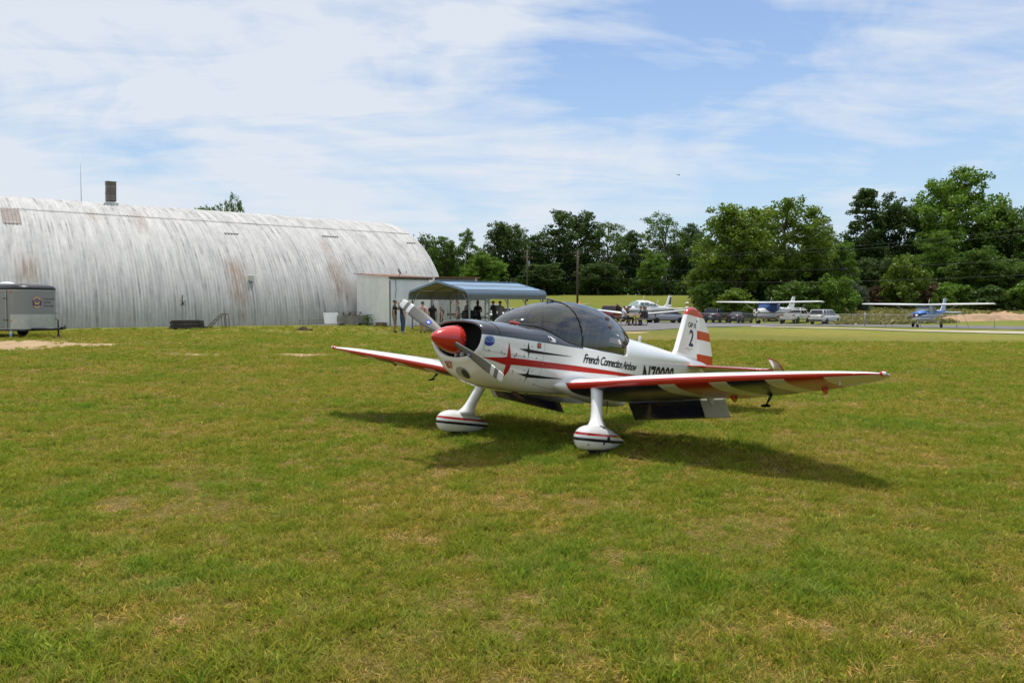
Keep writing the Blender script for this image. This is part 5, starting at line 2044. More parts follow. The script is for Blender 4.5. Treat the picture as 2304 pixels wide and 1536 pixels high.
BLUE = (.035, .16, .52)
high_wing_plane(2082, 69, 47, stripe_mat('blue_white_scheme', [(.93, WHT), (1.04, BLUE), (1.14, WHT), (1.5, BLUE), (3, (.5, .55, .55))]), pm('gear_white', (.6, .6, .58), .4),
                'blue and white high wing airplane parked alone by the fence', prop_a=.25, tail_mat=pm('tail_pale_blue', (.36, .45, .58), .4), intake=pm('intake_red', (.22, .02, .03), .5))
high_wing_plane(1728, 74, 48, stripe_mat('olive_white_scheme', [(1.0, WHT), (1.1, (.12, .12, .02)), (1.34, WHT), (1.38, (.12, .12, .02)), (3, WHT)]), pm('gear_white', (.6, .6, .58), .4),
                'white high wing airplane with a blue cloth cover over its cabin', cover=pm('cover_blue', (.035, .085, .22), .85, var=.2, scale=5, bump=.4), prop_a=1.5, intake=pm('intake_yellow', (.5, .3, .05), .5))


def low_wing_plane(u, d, a, label, band, scale=1.0, z=0.0):
    p = on(u, d); p.z += z
    fw = (math.sin(math.radians(180 + a)), math.cos(math.radians(180 + a)))
    t = thing('parked_airplane', label, 'airplane', p, rotm(fw), 'low wing airplanes on the apron', scale)
    body = stripe_mat('band_scheme', [(1.0, WHT), (1.06, band), (1.10, WHT), (1.2, band), (3, WHT)])
    white = pm('aircraft_white', WHT)
    st = [(2.55, 1.18, .30, .22), (2.45, 1.18, .42, .32), (2.0, 1.17, .50, .40), (1.2, 1.17, .56, .46), (.4, 1.2, .58, .52), (-.8, 1.22, .56, .52), (-2.0, 1.24, .46, .44), (-3.4, 1.28, .28, .30), (-5.0, 1.34, .07, .13)]
    MB().loft([ring_se(*s, n=2.8) for s in st]).build('fuselage', body, t)
    # cabin roof and windows
    b = MB()
    cs = [(1.45, .50, 1.55, 1.57), (.85, .53, 1.5, 1.98), (.1, .54, 1.5, 2.12), (-1.0, .52, 1.5, 2.06), (-2.0, .42, 1.5, 1.85), (-3.1, .26, 1.45, 1.58)]
    b.loft([[(x, -hh, z0), (x, hh, z0), (x, hh * .86, z0 + (z1 - z0) * .7), (x, hh * .5, z1), (x, -hh * .5, z1), (x, -hh * .86, z0 + (z1 - z0) * .7)] for x, hh, z0, z1 in cs])
    b.build('cabin', white, t)
    gl = pm('plane_glass', (.10, .13, .13))
    MB().loft([[(1.5, -.42, 1.56), (1.5, .42, 1.56), (1.5, .40, 1.58), (1.5, -.40, 1.58)], [(.86, -.50, 1.58), (.86, .50, 1.58), (.80, .34, 2.03), (.80, -.34, 2.03)]], smooth=False).build('windscreen', pm('screen_green', (.20, .28, .24), .08, spec=.8), t)
    for x0, x1 in ((.72, .12), (.02, -.62), (-.72, -1.28), (-1.38, -1.8)):
        for s in (-1, 1):
            zt = 1.92 if x0 > -.7 else 1.80
            MB().add([(x0, s * .55, 1.58), (x1, s * .545, 1.58), (x1, s * .485, zt), (x0, s * .485, zt)], [(0, 1, 2, 3)]).build('window', gl, t)
    for s in (-1, 1):
        wing_mb([(s * .3, .85, -1.1, .78, .04), (s * 2.4, .70, -.85, .98, .03), (s * 4.85, .45, -.45, 1.22, .01), (s * 5.08, .28, -.3, 1.24, .01)]).build('wing', white, t)
        wing_mb([(s * .05, -4.0, -5.0, 1.32, 0), (s * 1.75, -4.4, -5.05, 1.36, 0), (s * 1.85, -4.55, -5.0, 1.36, 0)]).build('tailplane', white, t)
        MB().tube([(-.2, s * 1.5, .85), (-.25, s * 1.48, .2)], [.06, .04], 8).build('gear_leg', RIM, t)
        plane_wheel(t, (-.25, s * 1.48, .21), .21)
        MB().lathe([(.01, 2.56), (.1, 2.56), (.1, 2.60), (.01, 2.60)], 12, 0, Matrix.Translation((0, s * .24, 1.2)), 'X').build('intake', DARKTRIM, t)
    MB().tube([(1.95, 0, .85), (2.0, 0, .2)], [.05, .035], 8).build('nose_leg', RIM, t)
    plane_wheel(t, (2.0, 0, .18), .18)
    b = MB().prism([(-3.7, 1.50), (-4.25, 1.75), (-4.75, 2.62), (-5.25, 2.62), (-5.12, 1.9), (-5.15, 1.36)], -.04, .04, 'Y')
    b.build('fin', white, t)
    MB().prism([(-4.55, 1.75), (-4.92, 2.45), (-5.16, 2.45), (-5.05, 1.75)], -.045, .045, 'Y').build('fin_band', pm('band_%d' % int(band[0] * 1000), band, .4), t)
    MB().lathe([(.16, 2.55), (.15, 2.66), (.09, 2.80), (.01, 2.88)], 14, 0, Matrix.Translation((0, 0, 1.2)), 'X').build('spinner', white, t)
    pr = link('propeller', None, t); pr.location = (2.64, 0, 1.2)
    for k in range(3):
        M = Matrix.Rotation(.4 + k * 2 * PI / 3, 4, 'X')
        rg = []
        for r, c, tw in ((.1, .06, .9), (.4, .09, .6), (.8, .075, .35), (1.0, .03, .25)):
            rg.append([tuple(M @ Vector((c * math.sin(tw) * q[0] + .012 * q[1], r, c * math.cos(tw) * q[0]))) for q in ((-1, 0), (0, 1), (1, 0), (0, -1))])
        MB().loft(rg).build('blade', DARKTRIM, pr)
    for x, z0 in ((-.3, 2.05), (-2.6, 1.65)):
        MB().tube([(x, 0, z0), (x - .28, 0, z0 + .5)], .013, 5).build('aerial', white, t)
    return t


low_wing_plane(1441, 72, 44, 'white low wing airplane with green stripes parked behind the picnic table', (.045, .06, .02))
low_wing_plane(1086, 74, 188, 'cream airplane seen tail on under the blue shelter', (.03, .08, .45), .80)


def golf_cart():
    t = thing('utility_cart', 'small cart with pale roof and orange beacon showing above the plane canopy', 'cart', on(1303, 80), 2.3)
    wh = pm('cart_cream', (.62, .50, .25), .5)
    MB().box((0, 0, .5), (2.1, 1.1, .5), 0, bev=.12).build('body', wh, t)
    MB().box((-.2, 0, .85), (.5, 1.0, .12), 0, bev=.04).build('seat', DARKTRIM, t)
    MB().box((-.48, 0, 1.1), (.1, 1.0, .45), 0, bev=.04).build('backrest', DARKTRIM, t)
    for x in (-.75, .75):
        for y in (-.48, .48):
            MB().tube([(x, y, .7), (x * .92, y, 1.88)], .02, 6).build('roof_post', DARKTRIM, t)
            plane_wheel(t, (x * .9, y * 1.05, .23), .23)
    MB().box((0, 0, 1.92), (1.7, 1.15, .07), 0, bev=.03).build('roof', wh, t)
    MB().lathe([(.09, 1.955), (.1, 1.99), (.1, 2.08), (.07, 2.14), (.01, 2.16)], 12).build('beacon', pm('beacon_orange', (.85, .22, .01), .3), t)
    MB().lathe([(.13, -.01), (.15, 0), (.13, .01)], 14, 0, Matrix.Translation((.4, -.25, 1.0)) @ Matrix.Rotation(1.0, 4, 'Y')).build('steering_wheel', DARKTRIM, t)


golf_cart()


def far_airplane():
    P = at(1527, 394, 1500)
    t = thing('flying_airplane', 'tiny airplane far off in the sky above the trees', 'airplane', P, .2)
    m = pm('far_plane_grey', (.12, .12, .13), .5)
    MB().loft([ring_se(x, 0, r, r, 2, 10) for x, r in ((3.2, .1), (2.6, .5), (0, .6), (-2.6, .3), (-3.8, .06))]).build('fuselage', m, t)
    for s in (-1, 1):
        wing_mb([(s * .2, 1.0, -.6, .3, 0), (s * 5, .5, -.5, .5, 0)]).build('wing', m, t)
        wing_mb([(s * .05, -2.8, -3.6, .2, 0), (s * 1.6, -3.1, -3.6, .2, 0)]).build('tailplane', m, t)
    MB().prism([(-2.8, .2), (-3.4, 1.5), (-3.9, 1.5), (-3.8, .1)], -.06, .06, 'Y').build('fin', m, t)


far_airplane()
# ---------------------------------------------------------------- picnic tables
TABLE_WOOD = pm('table_planks', (.33, .31, .28), .8, var=.2, scale=4)
TABLE_DARK = pm('table_dark_planks', (.055, .055, .052), .7, var=.2, scale=4)
TABLE_PIPE = pm('table_pipe', (.045, .045, .045), .5, .4)


def picnic_table(loc, rz, label, wood, L_=1.85, group=None):
    t = thing('picnic_table', label, 'picnic table', loc, rz, group)
    # local x along the planks
    for k in range(4):
        MB().box((0, -.285 + .19 * k, .735), (L_, .18, .04), 0, bev=.005).build('top_plank', wood, t)
    for s in (-1, 1):
        for k in (0, 1):
            MB().box((0, s * (.62 + .15 * k), .445), (L_, .14, .04), 0, bev=.005).build('seat_plank', wood, t)
        x = s * L_ * .32
        for q in (-1, 1):
            MB().tube([(x, q * .25, .71), (x, q * .32, .35), (x, q * .42, .03), (x, q * .72, .03), (x, q * .8, .12), (x, q * .72, .42)], .022, 7).build('pipe_leg', TABLE_PIPE, t)
        MB().tube([(x, -.72, .42), (x, .72, .42)], .018, 7).build('cross_pipe', TABLE_PIPE, t)
    return t


# ---------------------------------------------------------------- people
SKINS = {'light': (.52, .30, .21), 'tan': (.40, .22, .14), 'brown': (.20, .10, .06)}
PEOPLE = []


def person(u, d, face, label, shirt, pants, pose='stand', H=1.76, skin='light', hair=(.03, .02, .015), shorts=False, cap=None, long_hair=False, sleeves=True, shoes=(.03, .03, .03),
           arms=('down', 'down'), loc=None, logo=None, lean=0.0, group=None, w=1.0):
    """face: direction looked at, degrees clockwise from straight away from the camera"""
    p = Vector(loc) if loc is not None else on(u, d)
    J, E = {}, []

    def j(n, co, r, par=None, tagn=None):
        J[n] = (Vector(co), r)
        if par: E.append((par, n, tagn))
    sit = pose == 'sit'
    pz = .56 if sit else .95
    ly = -lean
    j('pelvis', (0, 0, pz), (.155 * w, .12 * w))
    j('waist', (0, ly * .25, pz + .15), (.145 * w, .11 * w), 'pelvis', 'shirt')
    j('chest', (0, ly * .8, pz + .35), (.165 * w, .115 * w), 'waist', 'shirt')
    j('neck0', (0, ly * 1.15, pz + .49), (.085, .075), 'chest', 'shirt')
    j('neck', (0, ly * 1.3 - .005, pz + .56), (.055, .055), 'neck0', 'skin')
    j('jaw', (0, ly * 1.4 - .03, pz + .615), (.072, .08), 'neck', 'skin')
    j('head', (0, ly * 1.45 - .012, pz + .70), (.082, .098), 'jaw', 'skin')
    j('crown', (0, ly * 1.45 + .005, pz + .765), (.058, .068), 'head', 'hair')
    for s, nm, am in ((1, 'l', arms[0]), (-1, 'r', arms[1])):
        sh = Vector((s * .19 * w, ly * 1.05, pz + .455))
        j('sh' + nm, sh, (.066, .062), 'neck0', 'shirt')
        if am == 'down': el, wr, hd = sh + Vector((s * .05, .03, -.29)), sh + Vector((s * .06, -.03, -.54)), sh + Vector((s * .055, -.05, -.63))
        elif am == 'hip': el, wr, hd = sh + Vector((s * .20, .08, -.25)), sh + Vector((s * .05, .0, -.42)), sh + Vector((s * -.01, -.03, -.45))
        elif am == 'drink': el, wr, hd = sh + Vector((s * .10, -.20, -.16)), sh + Vector((s * -.04, -.24, .07)), sh + Vector((s * -.08, -.22, .14))
        elif am == 'bent': el, wr, hd = sh + Vector((s * .07, .02, -.28)), sh + Vector((s * -.02, -.20, -.25)), sh + Vector((s * -.05, -.28, -.23))
        elif am == 'table': el, wr, hd = sh + Vector((s * .06, -.14, -.25)), sh + Vector((s * -.03, -.36, -.24)), sh + Vector((s * -.06, -.44, -.24))
        elif am == 'reach': el, wr, hd = sh + Vector((s * .08, -.12, -.26)), sh + Vector((s * .02, -.30, -.38)), sh + Vector((s * 0, -.38, -.40))
        elif am == 'pocket': el, wr, hd = sh + Vector((s * .10, .08, -.27)), sh + Vector((s * .02, -.02, -.48)), sh + Vector((s * -.02, -.05, -.55))
        j('el' + nm, el, (.046, .046), 'sh' + nm, 'sleeve')
        j('wr' + nm, wr, (.032, .030), 'el' + nm, 'skin')
        j('hd' + nm, hd, (.036, .022), 'wr' + nm, 'skin')
        hp = Vector((s * .095 * w, .0, pz - .06))
        if sit:
            kn, ak, to = Vector((s * .13, -.43, .53)), Vector((s * .13, -.40, .09)), Vector((s * .14, -.54, .04))
        elif pose == 'walk':
            kn, ak, to = Vector((s * .10, -.06 - s * .07, .50)), Vector((s * .10, .02 - s * .16, .09)), Vector((s * .11, -.13 - s * .16, .035))
        else:
            kn, ak, to = Vector((s * .11, -.02, .50)), Vector((s * .115, .015, .09)), Vector((s * .14, -.13, .035))
        j('hp' + nm, hp, (.105 * w, .105 * w), 'pelvis', 'pants')
        j('kn' + nm, kn, (.064, .066), 'hp' + nm, 'pants')
        j('ak' + nm, ak, (.042, .045), 'kn' + nm, 'shin')
        j('to' + nm, to, (.042, .030), 'ak' + nm, 'shoe')
    names = list(J)
    me = bpy.data.meshes.new('person')
    me.from_pydata([tuple(J[n][0]) for n in names], [(names.index(a), names.index(b)) for a, b, _ in E], [])
    o = bpy.data.objects.new('person', me)
    COL.objects.link(o)
    md = o.modifiers.new('skin', 'SKIN')
    md.use_smooth_shade = True
    md.branch_smoothing = .4
    for i, n in enumerate(names):
        sv = me.skin_vertices[0].data[i]
        sv.radius = (J[n][1][0] * (1.0 if n in ('head', 'crown', 'jaw', 'neck') else 1.25), J[n][1][1] * (1.0 if n in ('head', 'crown', 'jaw', 'neck') else 1.25))
        sv.use_root = (n == 'pelvis')
    o.modifiers.new('sub', 'SUBSURF').levels = 1
    PEOPLE.append(dict(o=o, J=J, E=E, p=p, face=face, label=label, shirt=shirt, pants=pants, H=H, skin=SKINS[skin], hair=hair, shorts=shorts, cap=cap, long_hair=long_hair, sleeves=sleeves, shoes=shoes, logo=logo, group=group, sit=sit))


def finish_people():
    bpy.context.view_layer.update()
    dg = bpy.context.evaluated_depsgraph_get()
    for q in PEOPLE:
        src = q['o']
        me = bpy.data.meshes.new_from_object(src.evaluated_get(dg))
        J, E = q['J'], q['E']
        cloth = lambda nm, c: pm('%s_%02d%02d%02d' % (nm, c[0] * 99, c[1] * 99, c[2] * 99), c, .85, var=.12, scale=14, bump=.15)
        skin = pm('skin_%d' % int(q['skin'][0] * 100), q['skin'], .55, var=.05)
        hair = pm('hair_%d' % int(q['hair'][0] * 100), q['hair'], .6, var=.2, scale=30)
        mats = [cloth('shirt', q['shirt']), cloth('pants', q['pants']), skin, hair, cloth('shoes', q['shoes'])]
        while len(me.materials): me.materials.pop()
        for m in mats: me.materials.append(m)
        segs = [(J[a][0], J[b][0], (J[a][1][0] + J[b][1][0]) / 2, t) for a, b, t in E]
        head = J['head'][0]
        for f in me.polygons:
            c = f.center
            best, bt, bf = 1e9, None, 0
            for a, b, r, t in segs:
                ab = b - a
                k = max(0, min(1, (c - a).dot(ab) / ab.length_squared))
                dd = (c - a - ab * k).length / (r + .02)
                if dd < best: best, bt, bf = dd, t, k
            mi = {'shirt': 0, 'pants': 1, 'skin': 2, 'hair': 3, 'shoe': 4}.get(bt)
            if bt == 'sleeve': mi = 0 if (q['sleeves'] and bf < .62) else 2
            if bt == 'shin': mi = (2 if q['shorts'] else 1) if bf < .92 else 4
            if bt == 'pants' and q['shorts'] and bf > .97: mi = 1
            if bt in ('skin',) and (c - head).length < .2 and c.z > head.z - .02 and (c.y - head.y) > .0: mi = 3
            if bt == 'waist': mi = 0
            f.material_index = mi
            f.use_smooth = True
        # the hips are trousers
        for f in me.polygons:
            if f.material_index == 0 and f.center.z < J['pelvis'][0].z + .03: f.material_index = 1
        bpy.data.objects.remove(src)
        # fingers, a nose and ears grown onto the same mesh
        b = MB()
        for nm, s in (('l', 1), ('r', -1)):
            wr, hd = J['wr' + nm][0], J['hd' + nm][0]
            d = (hd - wr).normalized()
            sd = d.cross(Vector((0, -1, .2))).normalized()
            if sd.length < .1: sd = Vector((1, 0, 0))
            cu = d.cross(sd).normalized()
            for k, ln in enumerate((.062, .072, .068, .052)):
                o0 = hd + sd * (-.027 + .018 * k) - d * .005
                b.tube([o0, o0 + d * ln * .55 + cu * .006, o0 + d * ln * .9 + cu * .026], [.009, .0085, .006], 5, 2)
            o0 = wr.lerp(hd, .55) - sd * .03
            b.tube([o0, o0 + d * .03 - sd * .022, o0 + d * .055 - sd * .024 + cu * .012], [.011, .010, .007], 5, 2)
        jw = J['jaw'][0]
        hd = J['head'][0]
        b.tube([hd + Vector((0, -.085, .0)), hd + Vector((0, -.115, -.045)), hd + Vector((0, -.088, -.055))], [.010, .017, .012], 6, 2)
        for s in (-1, 1):
            b.ball(tuple(hd + Vector((s * .083, .012, -.02))), (.012, .022, .032), 8, 2)
            b.ball(tuple(hd + Vector((s * .032, -.087, .012))), (.014, .009, .009), 6, 3)
        b.ball(tuple(jw + Vector((0, -.076, -.005))), (.026, .008, .007), 6, 4)
        bm = bmesh.new(); bm.from_mesh(me)
        vs = [bm.verts.new(p) for p in b.v]
        for f, mi in zip(b.f, b.m):
            try:
                nf = bm.faces.new([vs[i] for i in f]); nf.material_index = mi; nf.smooth = True
            except ValueError:
                pass
        bm.to_mesh(me); bm.free()
        me.name = 'person'
        o = link('person', me)
        tag(o, q['label'], 'person', q['group'])
        o.location = q['p']
        k = q['H'] / 1.76
        o.scale = (k, k, k)
        # model faces -y; turn so that it looks along the given bearing
        o.rotation_euler = (0, 0, -math.radians(q['face']) + PI)
        hb = MB()
        if q['cap'] is not None:
            hb.ball(tuple(hd + Vector((0, .005, .035))), (.096, .112, .085), 14, 0, half=True)
            hb.box(tuple(hd + Vector((0, -.135, .04))), (.13, .12, .012), 0, bev=.004)
            hb.build('cap', cloth('cap', q['cap']), o)
        else:
            rg = []
            for i in range(7):
                a = .05 + (PI * .62 - .05) * i / 6
                rg.append([tuple(hd + Vector((.093 * math.sin(a) * math.cos(t), .012 + .108 * math.sin(a) * math.sin(t) * (1 if math.sin(t) > 0 else .93), .03 + .088 * math.cos(a) + (.055 * math.sin(a) if math.sin(t) < -.2 else 0)))) for t in [2 * PI * k2 / 14 for k2 in range(14)]])
            hb.loft(rg)
            if q['long_hair']:
                hb.tube([hd + Vector((0, .05, .03)), hd + Vector((0, .085, -.12)), hd + Vector((0, .10, -.30)), hd + Vector((0, .09, -.40))], [.09, .115, .12, .06], 10, 0, flat=1.0)
            hb.build('hair', hair, o)
        if q['logo']:
            ch = J['chest'][0]
            g = MB().lathe([(.001, 0), (.085, 0), (.085, .004), (.001, .004)], 18, 0, Matrix.Translation(ch + Vector((0, .122, .03))), 'Y')
            g.build('shirt_print', pm('print_white', (.7, .7, .7), .8), o)


GS = 'people standing round the shelter'
person(888, 41.2, 85, 'man in black shirt and grey shorts drinking from a can', (.012, .012, .014), (.22, .21, .19), H=1.72, cap=(.012, .012, .014), shorts=True, arms=('drink', 'down'), group=GS, skin='tan', w=1.05)
person(906, 40.6, 60, 'man in navy shirt and jeans behind the raised propeller tip', (.018, .022, .055), (.035, .075, .15), H=1.74, hair=(.12, .1, .09), arms=('bent', 'down'), shoes=(.4, .42, .45), group=GS, w=1.12)
person(951, 41, 20, 'person in pink tank top standing before the shelter', (.55, .32, .32), (.35, .22, .2), H=1.68, sleeves=False, shorts=True, hair=(.035, .015, .01), group=GS)
person(973, 41.8, -20, 'woman with long dark hair and round white print on black shirt', (.012, .012, .013), (.02, .02, .022), H=1.62, long_hair=True, hair=(.02, .012, .01), logo=True, shorts=True, group=GS)
person(993, 42, -100, 'small girl with reddish hair in patterned top', (.16, .12, .13), (.10, .09, .12), H=1.38, hair=(.12, .035, .015), long_hair=True, sleeves=False, group=GS)
person(1030, 42.3, -80, 'bald man in grey shirt at the shelter corner', (.24, .24, .25), (.13, .12, .10), H=1.68, hair=(.30, .18, .13), group=GS, w=1.12)
person(1047, 45.2, 60, 'man in grey shirt and dark cap bending over the grill under the shelter', (.20, .19, .19), (.06, .07, .09), H=1.70, cap=(.12, .09, .07), arms=('reach', 'reach'), lean=.1, group=GS)
person(1075, 45.8, 200, 'person in dark clothes standing in the middle of the shelter', (.012, .012, .013), (.02, .022, .03), pose='stand', H=1.66, skin='brown', arms=('bent', 'bent'), group=GS)
person(1113, 44, -60, 'man in black shirt and brimmed cap by a shelter post', (.012, .013, .013), (.02, .02, .022), H=1.72, cap=(.10, .10, .08), arms=('reach', 'down'), lean=.06, group=GS)
person(1125, 44.6, 160, 'person in grey shirt with hand on hip under the shelter', (.22, .22, .23), (.12, .11, .09), H=1.70, arms=('hip', 'down'), group=GS)
person(1546, 49.5, -60, 'man in white cap and white shirt standing behind the tail fin', (.62, .62, .60), (.10, .11, .13), H=1.74, cap=(.75, .75, .73), pose='walk', group=None)
# picnic table on the apron with five people
tp = on(1427, 56)
picnic_table(tp, 1.08, 'picnic table with pipe frame on the asphalt, people sitting round it', TABLE_WOOD, 1.9)
R_ = Matrix.Rotation(1.08, 3, 'Z')
GT = 'people sitting at the picnic table'
for (x, y, fc, lb, sh, pa, kw) in (
        (-.35, .70, 85, 'person in white shirt on the left bench of the picnic table', (.62, .62, .63), (.05, .05, .06), dict(shorts=True)),
        (-.4, -.70, -92, 'man in navy shirt on the right bench of the picnic table', (.014, .018, .04), (.14, .10, .06), dict(shorts=True, w=1.1)),
        (.45, .70, 95, 'person in dark top on the far left of the picnic table', (.05, .04, .06), (.05, .05, .06), dict(hair=(.10, .05, .03), long_hair=True)),
        (.3, -.70, -80, 'man in dark shirt beside the navy one at the picnic table', (.03, .03, .035), (.05, .05, .06), dict(skin='tan')),
        (.72, -.70, -85, 'person with fair hair at the far end of the picnic table', (.06, .06, .08), (.05, .05, .06), dict(hair=(.35, .22, .10)))):
    q = tp + R_ @ Vector((x, y, 0))
    person(0, 0, fc, lb, sh, pa, pose='sit', arms=('table', 'table'), lean=.05, loc=(q.x, q.y, tz(q.x, q.y)), group=GT, **kw)
finish_people()
_m = PEOPLE[0]
_k2 = _m['H'] / 1.76
_h = Matrix.Rotation(-math.radians(_m['face']) + PI, 3, 'Z') @ (_m['J']['hdl'][0] * _k2) + _m['p']
_cn = thing('drink_can', 'small yellow drink can held up by the man in black shirt', 'can', _h + Vector((0, 0, -.03)))
MB().lathe([(.026, 0), (.033, .01), (.033, .11), (.026, .122)], 14).build('can_body', pm('can_yellow', (.6, .42, .04), .35, .3), _cn)
MB().lathe([(.001, .121), (.025, .122), (.025, .126), (.001, .125)], 12).build('can_lid', CHROME, _cn)
# tables under the shelter
ST = 'dark tables under the shelter'
picnic_table(on(1092, 45), -.78, 'dark picnic table in the middle of the shelter', TABLE_DARK, 2.2, ST)
picnic_table(on(1160, 46.6), -.78, 'dark picnic table at the right end of the shelter', TABLE_DARK, 2.2, ST)
picnic_table(on(1058, 47), .78, 'dark picnic table at the back of the shelter', TABLE_DARK, 2.0, ST)
t = thing('cooler', 'orange and white cooler box under the shelter', 'cooler', on(1050, 44), .5)
MB().box((0, 0, .42), (.62, .4, .42), 0, bev=.03).build('tub', pm('cooler_orange', (.6, .10, .03), .5), t)
MB().box((0, 0, .67), (.66, .44, .07), 0, bev=.02).build('lid', pm('cooler_white', (.6, .6, .58), .5), t)
for x in (-.24, .24):
    MB().box((x, 0, .105), (.08, .38, .21), 0).build('stand', TABLE_PIPE, t)
t = thing('barrel_grill', 'dark barrel grill standing under the shelter', 'grill', on(1057, 44.8), .6)
MB().tube([(-.4, 0, .9), (.4, 0, .9)], .26, 14).build('drum', DARKTRIM, t)
for x in (-.3, .3):
    for y in (-.2, .2):
        MB().tube([(x, y, 0), (x, y * .6, .75)], .02, 5).build('leg', DARKTRIM, t)
# ---------------------------------------------------------------- the aerobatic airplane in the foreground
# body frame: x forward from the propeller, y to the airplane's left, z up
def build_plane():
    yaw, pit, rol = math.radians(231.609), math.radians(7.4991), math.radians(.1258)
    Mr = Matrix.Rotation(yaw, 4, 'Z') @ Matrix.Rotation(-pit, 4, 'Y') @ Matrix.Rotation(rol, 4, 'X')
    T0 = Vector((-.6766, 8.5068, 1.3564))
    B0 = Vector((-1.40, 0, -1.186))
    root = thing('aerobatic_airplane', 'white low wing aerobatic airplane with red stripes, black nose and smoked canopy', 'airplane')
    root.matrix_world = Matrix.Translation(T0 + Mr.to_3x3() @ B0) @ Mr
    OFF = -B0

    def put(b, name, mats, par=root, fixn=True):
        return b.build(name, mats, par, OFF if par is root else None, None, fixn)

    def grp(name, par=root):
        e = link(name, None, par)
        if par is root: e.location = OFF
        return e
    # paint
    white = pm('plane_white', (.83, .83, .82), .18, var=.03, scale=1.3, coat=.7, spec=.5)
    black = pm('plane_black', (.016, .016, .021), .20, var=.06, scale=3, coat=.8)
    red = pm('plane_red', (.54, .026, .016), .2, var=.03, scale=3, coat=.7)
    navy = pm('plane_navy', (.012, .014, .045), .25, var=.06, coat=.5)
    dark = pm('plane_dark', (.008, .008, .009), .7)
    line = pm('panel_line', (.16, .16, .16), .6)
    ink = pm('decal_black', (.010, .010, .012), .4, spec=.2)
    redd = pm('decal_red', (.43, .014, .010), .4, spec=.25)
    screw = pm('screw_steel', (.30, .30, .29), .35, .7)
    wdec = pm('decal_white', (.75, .75, .75), .4)

    fhw = pchip([-.13, -.25, -.45, -.8, -1.2, -1.86, -2.6, -3.1, -3.7, -4.5, -5.4, -6.2, -6.75], [.40, .445, .478, .502, .516, .525, .50, .435, .36, .268, .165, .075, .02])
    fzb = pchip([-.13, -.25, -.45, -.8, -1.3, -2.0, -2.8, -3.5, -4.5, -5.4, -6.2, -6.75], [-.27, -.40, -.485, -.525, -.548, -.55, -.51, -.43, -.28, -.13, 0, .09])
    fzs = pchip([-.1, -3.1, -3.7, -4.5, -5.4, -6.2, -6.75], [.058, .0581, .07, .10, .13, .14, .15])
    fzt = pchip([-.13, -.25, -.45, -.87, -2.0, -3.12, -3.7, -4.5, -5.35, -6.2, -6.75], [.215, .232, .245, .262, .3, .40, .365, .327, .272, .225, .19])
    fnl = pchip([-.13, -.5, -1.0, -2.0, -3.5, -5, -6.75], [2.3, 2.5, 3.0, 3.3, 3.2, 2.8, 2.4])
    CF, CM, CR = -.875, -1.86, -3.10       # canopy: front, split, rear bulkhead

    def ys_(x):
        if x > CM: return .505 * math.sqrt(max(0, 1 - ((x - CM) / (CF - CM)) ** 2))
        return fhw(x) - .02
    zs_ = pchip([-.87, -.93, -1.11, -1.25, -1.39, -1.6, -1.86, -3.2], [.261, .257, .25, .22, .17, .108, .085, .075])

    def side_y(x, z):
        n, zs, zb = fnl(x), fzs(x), fzb(x)
        if z >= zs:
            return fhw(x)
        q = min(1, (zs - z) / (zs - zb))
        return fhw(x) * (1 - q ** n) ** (1 / n)

    def half(x, nl=14, nu=9, open_=False, hwv=None, zb=None, zs=None, zt=None, n=None):
        hwv = fhw(x) if hwv is None else hwv
        zb = fzb(x) if zb is None else zb
        zs = fzs(x) if zs is None else zs
        zt = fzt(x) if zt is None else zt
        n = n or fnl(x)
        out = []
        for k in range(nl + 1):
            a = PI / 2 * k / nl
            out.append((hwv * math.sin(a) ** (2 / n), zs - (zs - zb) * math.cos(a) ** (2 / n)))
        m = 2.3
        if not open_:
            for k in range(1, nu + 1):
                a = PI / 2 * k / nu
                out.append((hwv * max(0, math.cos(a)) ** (2 / m), zs + (zt - zs) * math.sin(a) ** (2 / m)))
            out += [out[-1]] * 3
        else:
            ye, ze = ys_(x), zs_(x)
            r = min(.9995, ye / hwv)
            Hh = (ze - zs) / max(.02, (1 - r ** m) ** (1 / m))
            a1 = math.asin(min(1, ((1 - r ** m) ** (1 / m)) ** (m / 2)))
            for k in range(1, nu + 1):
                a = a1 * k / nu
                out.append((hwv * math.cos(a) ** (2 / m), zs + Hh * math.sin(a) ** (2 / m)))
            out += [(max(0, ye - .03), ze - .05), (max(0, ye - .06), -.02), (0, -.02)]
        return out
    nl, nu = 14, 9
    xs = [-.13, -.14, -.15, -.16, -.17, -.18, -.19, -.20, -.21, -.22, -.23, -.25, -.28, -.32, -.40, -.50, -.62, -.75, -.86]
    xo = [-.88, -.95, -1.05, -1.15, -1.27, -1.4, -1.55, -1.7, -1.86, -1.98, -2.1, -2.25, -2.4, -2.55, -2.7, -2.85, -2.95, -3.10]
    xt = [-3.12, -3.2, -3.3, -3.4, -3.5, -3.6, -3.7, -3.8, -3.9, -4.0, -4.1, -4.2, -4.3, -4.4, -4.5, -4.6, -4.7, -4.8, -4.9, -5.0, -5.2, -5.4, -5.8, -6.2, -6.5, -6.75]
    secs = [(-.102, half(-.13, hwv=.362, zb=-.205, zt=.195)), (-.105, half(-.13, hwv=.378, zb=-.232, zt=.205)), (-.115, half(-.13, hwv=.392, zb=-.254, zt=.212))]
    secs += [(x, half(x)) for x in xs] + [(x, half(x, open_=True)) for x in xo] + [(x, half(x)) for x in xt]
    rings = []
    for x, h in secs:
        # close the loop bottom -> left side -> top -> right side
        rings.append([(x, y, z) for y, z in h] + [(x, -y, z) for y, z in h[::-1][:-1]][0:])
    npt = len(rings[0])

    def fm(i, j):
        jj = j if j < len(secs[0][1]) - 1 else npt - 1 - j
        x = .5 * (secs[i][0] + secs[i + 1][0])
        if jj >= nl + nu and x < CF and x > CR: return 2
        if jj >= nl and x > CM - .02: return 1
        return 0
    b = MB().loft(rings, fm, True, False)
